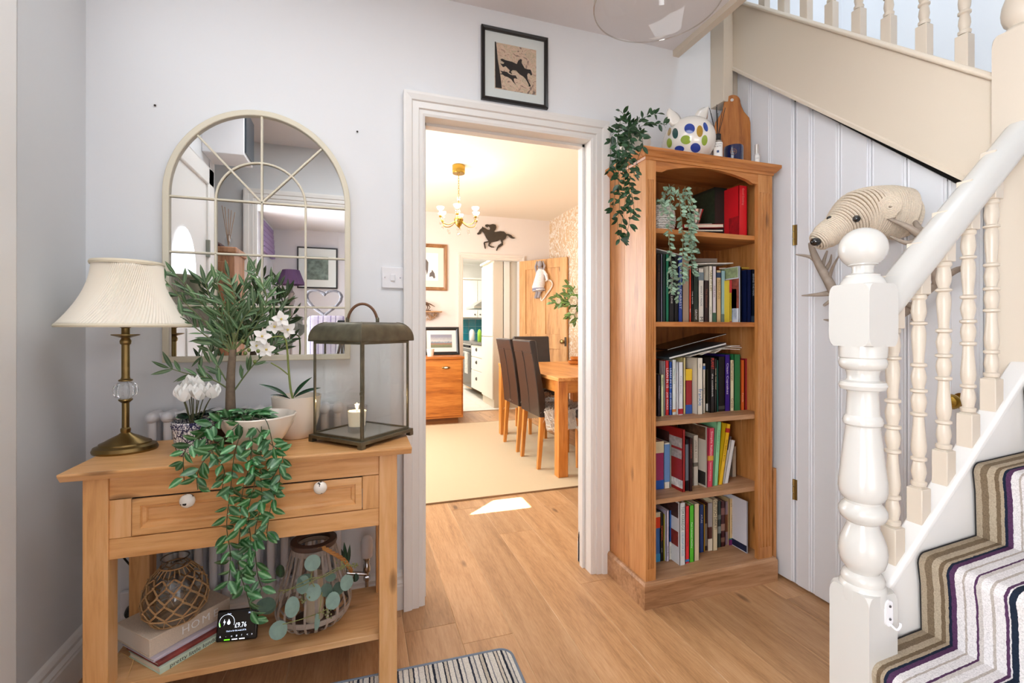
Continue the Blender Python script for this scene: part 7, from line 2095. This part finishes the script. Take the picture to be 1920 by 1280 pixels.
for s in ((1278, 227, 7, 10, OCH, .5), (1298, 218, 9, 7, GRN, .2), (1293, 241, 10, 9.5, BLU, 0), (1286, 262, 10, 8.5, GRN, 0), (1304, 277, 9.5, 9, BLU, 0), (1266, 250, 5.5, 10, DKG, 0), (1312, 246, 6, 11, OCH, 0), (1321, 263, 5.5, 10, GRN, .1), (1255, 268, 5, 9, GRN, 0), (1274, 279, 9, 6, BLU, 0), (1323, 238, 4, 9, BLU, -.3), (1255, 247, 3, 8, OCH, .2)):
    spot(*s)

# reed diffuser
q = P(1345, 280, Y=1.70); dz = zt
t = thing('reed_diffuser', 'black-necked glass reed diffuser with black sticks and a white label', 'diffuser', (q.x, 1.70, dz))
B(MB().lathe([(.020, dz), (.022, dz + .003), (.022, dz + .095), (.020, dz + .103), (.011, dz + .110)], (q.x, 1.70, 0), 24), 'bottle', plain('smoky glass', '#8b8278', .1), t, smooth=40)
B(MB().lathe([(.0155, dz + .107), (.0155, dz + .135), (.006, dz + .136)], (q.x, 1.70, 0), 20), 'collar', BLK, t, smooth=40)
LBL = plain('white label', '#eae8e4', .7)
def rline(cx, cy0, r0, r1, z0, z1, a0, a1, n=10):
    mb = MB(); vs_ = []
    for i in range(n + 1):
        a = a0 + (a1 - a0) * i / n
        for r_, zz in ((r0, z0), (r0, z1)): vs_.append((cx + r_ * cos(a), cy0 + r_ * sin(a), zz))
    return mb.add(vs_, [(2 * i, 2 * i + 2, 2 * i + 3, 2 * i + 1) for i in range(n)])
lb = B(rline(q.x, 1.70, .0226, 0, dz + .030, dz + .095, radians(-175), radians(-55)), 'label', LBL, t)
dv = Vector((-sin(radians(36)), -cos(radians(36)), 0)); rt_ = Vector((cos(radians(36)), -sin(radians(36)), 0))
text('THE WHITE', .0062, BLK, t, frame_M(Vector((q.x, 1.70, dz + .085)) + dv * .0232, rt_, (0, 0, 1)))
text('& BATH', .0075, BLK, t, frame_M(Vector((q.x, 1.70, dz + .075)) + dv * .0232, rt_, (0, 0, 1)))
B(MB().obox(frame_M(Vector((q.x, 1.70, dz + .052)) + dv * .0232, rt_, (0, 0, 1)), .010, .010, .0004), 'emblem', plain('print #44577f', '#44577f', .5), t)
for k, (du, dvv) in enumerate(((-15, -60), (-12, -50), (-2, -62), (1, -50), (10, -58), (15, -60), (-1, -66))):
    e = P(1345 + du, 262 + dvv + 0, Y=1.70 + .01 * (k % 3 - 1))
    B(MB().tube([(q.x, 1.70, dz + .11), e], .0014, 6), 'reed', BLK, t)
# chopping board leaning on the panelling
LB = wood('oiled chopping board', '#b9783a', '#a5642a', '#83491a', 'z', .4, 1.2, knots=False)
pb = P(1377, 240, Y=1.84)
t = thing('chopping_board', 'round-handled wooden chopping board leaning upright behind the diffuser', 'chopping board', (pb.x, 1.86, zt), local=True)
bw = .082; bh = .42
bp = [(-bw, .0), (bw, .0), (bw, .275), (bw * .95, .30), (bw * .66, .335), (bw * .52, .365), (bw * .46, .385)]
bp += [(bw * .46 * cos(a), .392 + bw * .46 * sin(a)) for a in [pi * i / 10 for i in range(11)]]
bp += [(-bw * .46, .385), (-bw * .52, .365), (-bw * .66, .335), (-bw * .95, .30), (-bw, .275)]
B(MB().prism(bp, -.009, .009, 'xz'), 'board', LB, t, bevel=.003)
B(MB().lathe([(.0078, 0), (.0078, .0006)], (0, -.0096, .402), 16, M=Matrix.Rotation(radians(90), 4, 'X')), 'hanging_hole', plain('hole light', '#c9c4bf', .8), t)
t.rotation_euler = (radians(-4), 0, radians(-36))
t.location = (1.762, 1.842, zt)
# blue candle jar
q = P(1380, 285, Y=1.70)
t = thing('blue_candle_jar', 'dark blue glass candle jar with a gilt emblem between diffuser and spray bottle', 'candle', (q.x, 1.715, zt))
B(MB().lathe([(.036, zt), (.040, zt + .004), (.042, zt + .085), (.040, zt + .098), (.037, zt + .095), (.003, zt + .08)], (q.x, 1.715, 0), 28), 'jar', plain('cobalt glass', '#141d46', .1, coat=.6), t, smooth=40)
B(MB().tube([Vector((q.x, 1.715, zt + .062)) + dv * .0435 + rt_ * (.013 * cos(a) - .006) + Vector((0, 0, .013 * sin(a))) for a in [2 * pi * i / 20 for i in range(20)]], .0007, 5, closed=True), 'gilt_ring', plain('gilt', '#a4703a', .35, .8), t)
text('LVB', .010, plain('gilt', '#a4703a', .35, .8), t, frame_M(Vector((q.x, 1.715, zt + .062)) + dv * .0438 - rt_ * .006, rt_, (0, 0, 1)))
# spray bottle
q = P(1419, 290, Y=1.70)
t = thing('spray_bottle', 'tiny clear spray bottle with a white label and silver cap at the bookcase right end', 'bottle', (q.x, 1.70, zt))
B(MB().lathe([(.011, zt), (.012, zt + .002), (.012, zt + .070), (.007, zt + .078)], (q.x, 1.70, 0), 18), 'bottle', plain('pale bottle', '#d5d4d2', .2), t, smooth=40)
B(MB().lathe([(.009, zt + .076), (.009, zt + .118), (.003, zt + .119)], (q.x, 1.70, 0), 18), 'cap', plain('satin silver cap', '#cfcac4', .3, .6), t, smooth=40)
B(rline(q.x, 1.70, .0124, 0, zt + .020, zt + .066, radians(-180), radians(-50)), 'label', LBL, t)
text('mist', .007, plain('print #555555', '#555555', .5), t, frame_M(Vector((q.x, 1.70, zt + .052)) + dv * .0127, rt_, (0, 0, 1)))

# ------------------------------------------------------------------ rope-wound bear head in a ring of antlers
A0 = P(1690, 402, X=1.82); NOSE = P(1540, 448, X=1.56)
mid1 = P(1655, 398, X=1.76); mid2 = P(1605, 405, X=1.67); mid3 = P(1565, 430, X=1.60)
t = thing('bear_head', 'cream rope-wound bear head mounted on the white panelling above antlers', 'wall sculpture', P(1690, 420, X=1.84))
ctr = bez([A0, mid1, mid2, mid3, NOSE], 10)
L_ = len(ctr) - 1
def headR(f):
    # along neck -> nose : (vertical, lateral)
    ks = [(0, .086, .080), (.18, .088, .088), (.40, .088, .092), (.50, .084, .086), (.60, .064, .068), (.70, .047, .052), (.90, .042, .046), (1.0, .034, .036)]
    for (f0, a0, b0), (f1, a1, b1) in zip(ks, ks[1:]):
        if f <= f1:
            s = (f - f0) / (f1 - f0); return a0 + (a1 - a0) * s, b0 + (b1 - b0) * s
    return ks[-1][1:]
def hpnt(f, a, off=0):
    i = f * L_; k = min(L_ - 1, int(i)); p = ctr[k].lerp(ctr[k + 1], i - k)
    tdir = (ctr[min(L_, k + 2)] - ctr[max(0, k - 1)]).normalized()
    side = tdir.cross(Vector((0, 0, 1))).normalized(); up = side.cross(tdir)
    rv, rl = headR(f)
    return p + side * ((rl + off) * cos(a)) + up * ((rv + off) * sin(a))
seg = 36; rows_ = 40; vs_ = []
hb2 = MB()
for j in range(rows_ + 1):
    for i in range(seg): vs_.append(hpnt(j / rows_, 2 * pi * i / seg))
fs = [(j * seg + i, j * seg + (i + 1) % seg, (j + 1) * seg + (i + 1) % seg, (j + 1) * seg + i) for j in range(rows_) for i in range(seg)]
tdir = (ctr[-1] - ctr[-3]).normalized()
base = len(vs_)
side = tdir.cross(Vector((0, 0, 1))).normalized(); up = side.cross(tdir)
for q_ in range(1, 5):
    b_q = q_ / 4 * pi / 2
    for i in range(seg):
        a = 2 * pi * i / seg; vs_.append(ctr[-1] + tdir * (.026 * sin(b_q)) + (side * .038 * cos(a) + up * .036 * sin(a)) * max(.02, cos(b_q)))
for q_ in range(4):
    r0 = (rows_ if q_ == 0 else rows_ + q_) * seg; r1 = (rows_ + q_ + 1) * seg
    fs += [(r0 + i, r0 + (i + 1) % seg, r1 + (i + 1) % seg, r1 + i) for i in range(seg)]
hb2.add(vs_, fs)
BRP = plain('natural rope', '#d6c8b5', .9, bump=.6, bscale=220, var=.12)
B(hb2, 'head', plain('rope core', '#8f7c64', .95), t, smooth=True)  # core colour darkened so the grooves between rope turns look shaded
# patches of parallel rope laid like plaited rows
rp2 = MB(); rg = random.Random(4)
nR = 46
for k in range(nR):
    f0 = .012 + .975 * k / (nR - 1); tl_ = .022 * sin(k * .45) + .012
    rp2.tube([hpnt(min(.999, max(0, f0 + tl_ * sin(2 * pi * i / 30 + k * .12) * (1 - f0))), 2 * pi * i / 30, .0012) for i in range(30)], .0036, 5, closed=True)
for j in range(5):
    R_ = .036 * cos(j * .28); q_ = ctr[-1] + tdir * (.004 + .024 * sin(j * .28))
    rp2.tube([q_ + (side * cos(2 * pi * i / 24) * 1.05 + up * sin(2 * pi * i / 24)) * R_ for i in range(24)], .0034, 5, closed=True)
B(rp2, 'rope_winding', BRP, t, smooth=True, kind='stuff')
EYEB = plain('glossy black bead', '#0c0a09', .08, coat=.8)
def head_surface(u, v_):
    best = None
    for j in range(60):
        for i in range(72):
            p = hpnt(j / 60, 2 * pi * i / 72); d = p - Vector((0, 0, EYE))
            zc = d.x * CS + d.y * CC; uu = 960 + F * (d.x * CC - d.y * CS) / zc; vv = HOR - F * d.z / zc
            e = (uu - u) ** 2 + (vv - v_) ** 2
            if e < 30 and (best is None or zc < best[0]): best = (zc, p)
    return best[1] if best else None
e_ = head_surface(1601, 409)
if e_: B(MB().ball(e_ - (e_ - Vector((0, 0, EYE))).normalized() * .006, .012, 16, 10), 'eye', EYEB, t, smooth=True)
e_ = head_surface(1551, 406)
B(MB().ball(e_ if e_ else P(1551, 406, X=1.64), .009, 16, 10), 'eye', EYEB, t, smooth=True)
e_ = ctr[-1] + tdir * .016; tc_ = (Vector((0, 0, EYE)) - e_).normalized(); e_ = e_ + tc_ * .030 + Vector((-CC, CS, 0)) * .006
B(MB().ball(e_, .0175, 18, 12, (1, 1, .85)), 'nose', EYEB, t, smooth=True)
# ear: coiled rope
er = MB(); c_ = head_surface(1672, 388) or P(1672, 388, X=1.72)
c_ = c_ + (Vector((0, 0, EYE)) - c_).normalized() * .016; face = (Vector((0, 0, EYE)) - c_).normalized(); q = face.to_track_quat('Z', 'Y').to_matrix()
er.tube([c_ + q @ Vector(((.004 + .030 * i / 60) * cos(i * .62), (.004 + .034 * i / 60) * sin(i * .62), .006 - .012 * i / 60)) for i in range(60)], .0036, 6)
B(er, 'ear', BRP, t, smooth=True)
bp_ = MB().ball(P(1692, 405, X=1.835), .07, 20, 12, (.25, 1, 1.1)); B(bp_, 'neck_plate', BRP, t, smooth=True)
# antlers
ANT = plain('weathered antler', '#9b8d80', .6, bump=.3, bscale=30, var=.18)
t = thing('antler_wreath', 'grey-brown antlers ringed below the rope bear head on the panelling', 'antlers', P(1620, 560, X=1.82))
def antler(beams):
    for pl, x0, x1, r0, r1 in beams:
        n = len(pl); pts = bez([P(u, v_, X=x0 + (x1 - x0) * k / (n - 1)) for k, (u, v_) in enumerate(pl)], 6)
        m__ = len(pts); B(MB().tube(pts, [r0 + (r1 - r0) * (i / (m__ - 1)) ** 1.2 for i in range(m__)], 9), 'antler_branch', ANT, t, smooth=True)
antler([
    (((1600, 590), (1572, 560), (1552, 525), (1535, 495), (1524, 470), (1520, 455)), 1.80, 1.72, .021, .009),
    (((1537, 497), (1520, 482), (1492, 477)), 1.76, 1.72, .011, .002),
    (((1562, 548), (1535, 552), (1503, 554)), 1.79, 1.74, .013, .002),
    (((1540, 505), (1545, 488), (1551, 470)), 1.78, 1.80, .010, .003),
    (((1545, 510), (1556, 492), (1559, 477)), 1.78, 1.76, .009, .002),
    (((1552, 530), (1562, 500), (1574, 478)), 1.78, 1.72, .008, .002),
    (((1570, 555), (1548, 570), (1546, 572)), 1.80, 1.78, .008, .004),
    (((1600, 590), (1565, 600), (1544, 599)), 1.80, 1.76, .010, .002),
    (((1600, 590), (1640, 600), (1690, 590), (1740, 545), (1790, 508), (1812, 505)), 1.80, 1.81, .016, .008),
    (((1700, 570), (1715, 575), (1722, 562)), 1.80, 1.76, .010, .003),
    (((1710, 600), (1716, 590), (1700, 572)), 1.80, 1.80, .004, .010),
    (((1760, 530), (1745, 480), (1730, 447), (1722, 430)), 1.80, 1.74, .016, .014),
    (((1728, 443), (1700, 424), (1654, 405)), 1.74, 1.68, .013, .003),
    (((1728, 446), (1700, 455), (1668, 442)), 1.74, 1.70, .012, .002),
    (((1735, 450), (1718, 420), (1704, 400)), 1.76, 1.80, .012, .003),
    (((1730, 440), (1706, 430), (1700, 385)), 1.80, 1.83, .009, .005),
    (((1790, 508), (1805, 500), (1806, 488)), 1.81, 1.76, .008, .003)])

# ------------------------------------------------------------------ what the mirror shows behind the camera
CP = wood('old pine cupboard', '#cfa07c', '#b98866', '#946547', 'z', .45, 1.0)
t = thing('pine_cupboard', 'tall old pine cupboard beside the entrance, seen in the mirror', 'cupboard', (-1.0, .16, 0))
B(MB().box(-1.24, -.80, -.0, .30, .05, 1.66), 'body', CP, t, bevel=.004)
B(MB().box(-1.26, -.785, -.015, .32, 1.66, 1.70), 'cornice', CP, t, bevel=.008)
B(MB().box(-1.26, -.785, -.015, .32, 0, .06), 'plinth', CP, t, bevel=.004)
B(MB().box(-1.22, -.84, .298, .312, .12, 1.6), 'door', CP, t, bevel=.004)
t = thing('carved_ornament', 'dark wooden carved ornament on the pine cupboard, seen in the mirror', 'ornament', (-1.05, .15, 1.70))
B(MB().prism([(-1.2, 1.70), (-.90, 1.70), (-.90, 1.735), (-.95, 1.76), (-.98, 1.83), (-1.02, 1.87), (-1.10, 1.9), (-1.2, 1.92)], .12, .2, 'xz'), 'block', wood('dark carved wood', '#6b4a44', '#4d3436', '#2d2226', 'z', .4, 1, knots=False), t, bevel=.01)
t = thing('reed_diffuser', 'reed diffuser with pale sticks on the pine cupboard, seen in the mirror', 'diffuser', (-.86, .2, 1.70))
B(MB().lathe([(.022, 1.70), (.024, 1.705), (.024, 1.77), (.012, 1.785), (.012, 1.80)], (-.86, .2, 0), 20), 'bottle', glassy('diffuser glass', (.9, .9, .9), 1.0), t, smooth=40)
for k in range(5): B(MB().tube([(-.86, .2, 1.72), (-.86 + (k - 2) * .02, .2 + .01 * (k % 2), 2.0 - .01 * k)], .002, 6), 'reed', plain('rattan reed', '#b08c6c', .8), t)
t = thing('meter_box', 'white boxed cabinet with a dark front high in the corner, seen in the mirror', 'box', (-.78, .62, 2.25))
B(MB().box(-.884, -.66, .46, .70, 2.2, 2.50), 'box', WHITEP, t, bevel=.004)
B(MB().box(-.66, -.65, .47, .69, 2.22, 2.48), 'front', plain('slate front', '#3c444c', .3), t)
t = thing('hanging_picture', 'dark-framed garden picture on the living room wall, seen in the mirror', 'picture', (-.54, -3.09, 1.7))
B(MB().box(-.80, -.28, -3.1, -3.07, 1.70, 2.27), 'frame', BFR, t, bevel=.004)
B(MB().box(-.78, -.30, -3.068, -3.066, 1.72, 2.25), 'mount', plain('picture mount', '#dbe2e0', .9), t)
B(MB().box(-.68, -.40, -3.066, -3.063, 1.82, 2.14), 'print', plain('garden print', '#6f8078', .8, var=.5, bscale=14), t)
t = thing('standard_lamp', 'turned grey lamp with a pleated purple shade in the living room, seen in the mirror', 'lamp', (-.83, -2.7, 0))
B(MB().lathe([(.14, 0), (.14, .02), (.03, .05), (.018, .1), (.018, 1.3), (.03, 1.34), (.018, 1.38), (.035, 1.45), (.05, 1.50), (.03, 1.56), (.045, 1.6), (.02, 1.64), (.02, 1.72)], (-.83, -2.7, 0), 20), 'stand', plain('grey turned wood', '#77706e', .6), t, smooth=40)
B(MB().lathe([(.17, 1.71), (.10, 1.90)], (-.83, -2.7, 0), 60, cap=False, fn=lambda a, q_: 1 + .015 * (int(a * 30 / pi) % 2)), 'shade', plain('purple silk', '#54395c', .8), t)
t = thing('plaid_armchair', 'armchair covered in a lilac plaid throw, seen in the mirror', 'armchair', (-.55, -.9, 0))
pl_ = stripes('plaid throw', 'X', .12, [(0, '#c9bfd0'), (.3, '#8d7fa0'), (.38, '#cfc6d4'), (.7, '#6a5f80'), (.76, '#d5cdd8')])
B(MB().box(-.62, -.02, -1.25, -.7, .15, .45), 'seat', pl_, t, bevel=.05, seg=3)
B(MB().box(-.50, -.12, -1.4, -1.22, .15, 1.28), 'back', pl_, t, bevel=.05, seg=3)
for x in (-.72, -.02): B(MB().box(x, x + .12, -1.3, -.7, .1, .62), 'arm', pl_, t, bevel=.04, seg=3)
for x in (-.68, .04):
    for y in (-1.3, -.78): B(MB().box(x, x + .04, y, y + .04, 0, .12), 'leg', BLK, t)
t = thing('willow_heart', 'grey willow heart wreath beyond the armchair, seen in the mirror', 'wreath', (-.36, -1.62, 1.0))
for k in range(3):
    B(MB().tube([Vector((-.36 + .17 * sin(a) ** 3 * 1.05 + .008 * sin(a * 9 + k * 2), -1.62 + .008 * cos(a * 7 + k), 1.45 + .14 * (cos(a) * .95 - .35 * cos(2 * a) - .14 * cos(3 * a)))) for a in [2 * pi * i / 48 for i in range(48)]], .013, 6, closed=True), 'willow_strand', plain('grey willow', '#77757a', .9, bump=.8, bscale=60), t, smooth=True)
B(MB().box(-.39, -.33, -1.63, -1.61, 1.0, 1.32), 'hanger', plain('grey willow', '#77757a', .9), t)
t = thing('camera_on_tripod', 'black camera on a tripod in the opening, seen in the mirror', 'camera', (-.12, -.14, 0))
B(MB().box(-.20, -.06, -.20, -.12, 1.10, 1.19).box(-.165, -.095, -.19, -.13, 1.19, 1.215), 'body', BLK, t, bevel=.01)
B(MB().lathe([(.036, 0), (.038, .02), (.034, .05), (.036, .06)], (-.13, -.12, 1.145), 24, M=Matrix.Rotation(radians(-90), 4, 'X')), 'lens', BLK, t, smooth=35)
for k in range(3):
    a = 2 * pi * k / 3 + .5; B(MB().tube([(-.13, -.16, 1.08), (-.13 + .28 * cos(a), -.22 + .2 * sin(a), 0)], .012, 8), 'tripod_leg', BLK, t)
B(MB().tube([(-.13, -.16, 1.0), (-.13, -.16, 1.10)], .015, 10), 'centre_column', BLK, t)

t = thing('pleated_blind', 'lilac pleated window blind in the living room, seen in the mirror', 'blind', (-1.08, -2.6, 2.0))
for k in range(6):
    B(MB().box(-1.098, -1.05 - .004 * k, -2.95, -2.25, 2.06 + .065 * k, 2.12 + .065 * k), 'pleat', plain('lilac blind', '#8f7aa0', .8), t, bevel=.01)
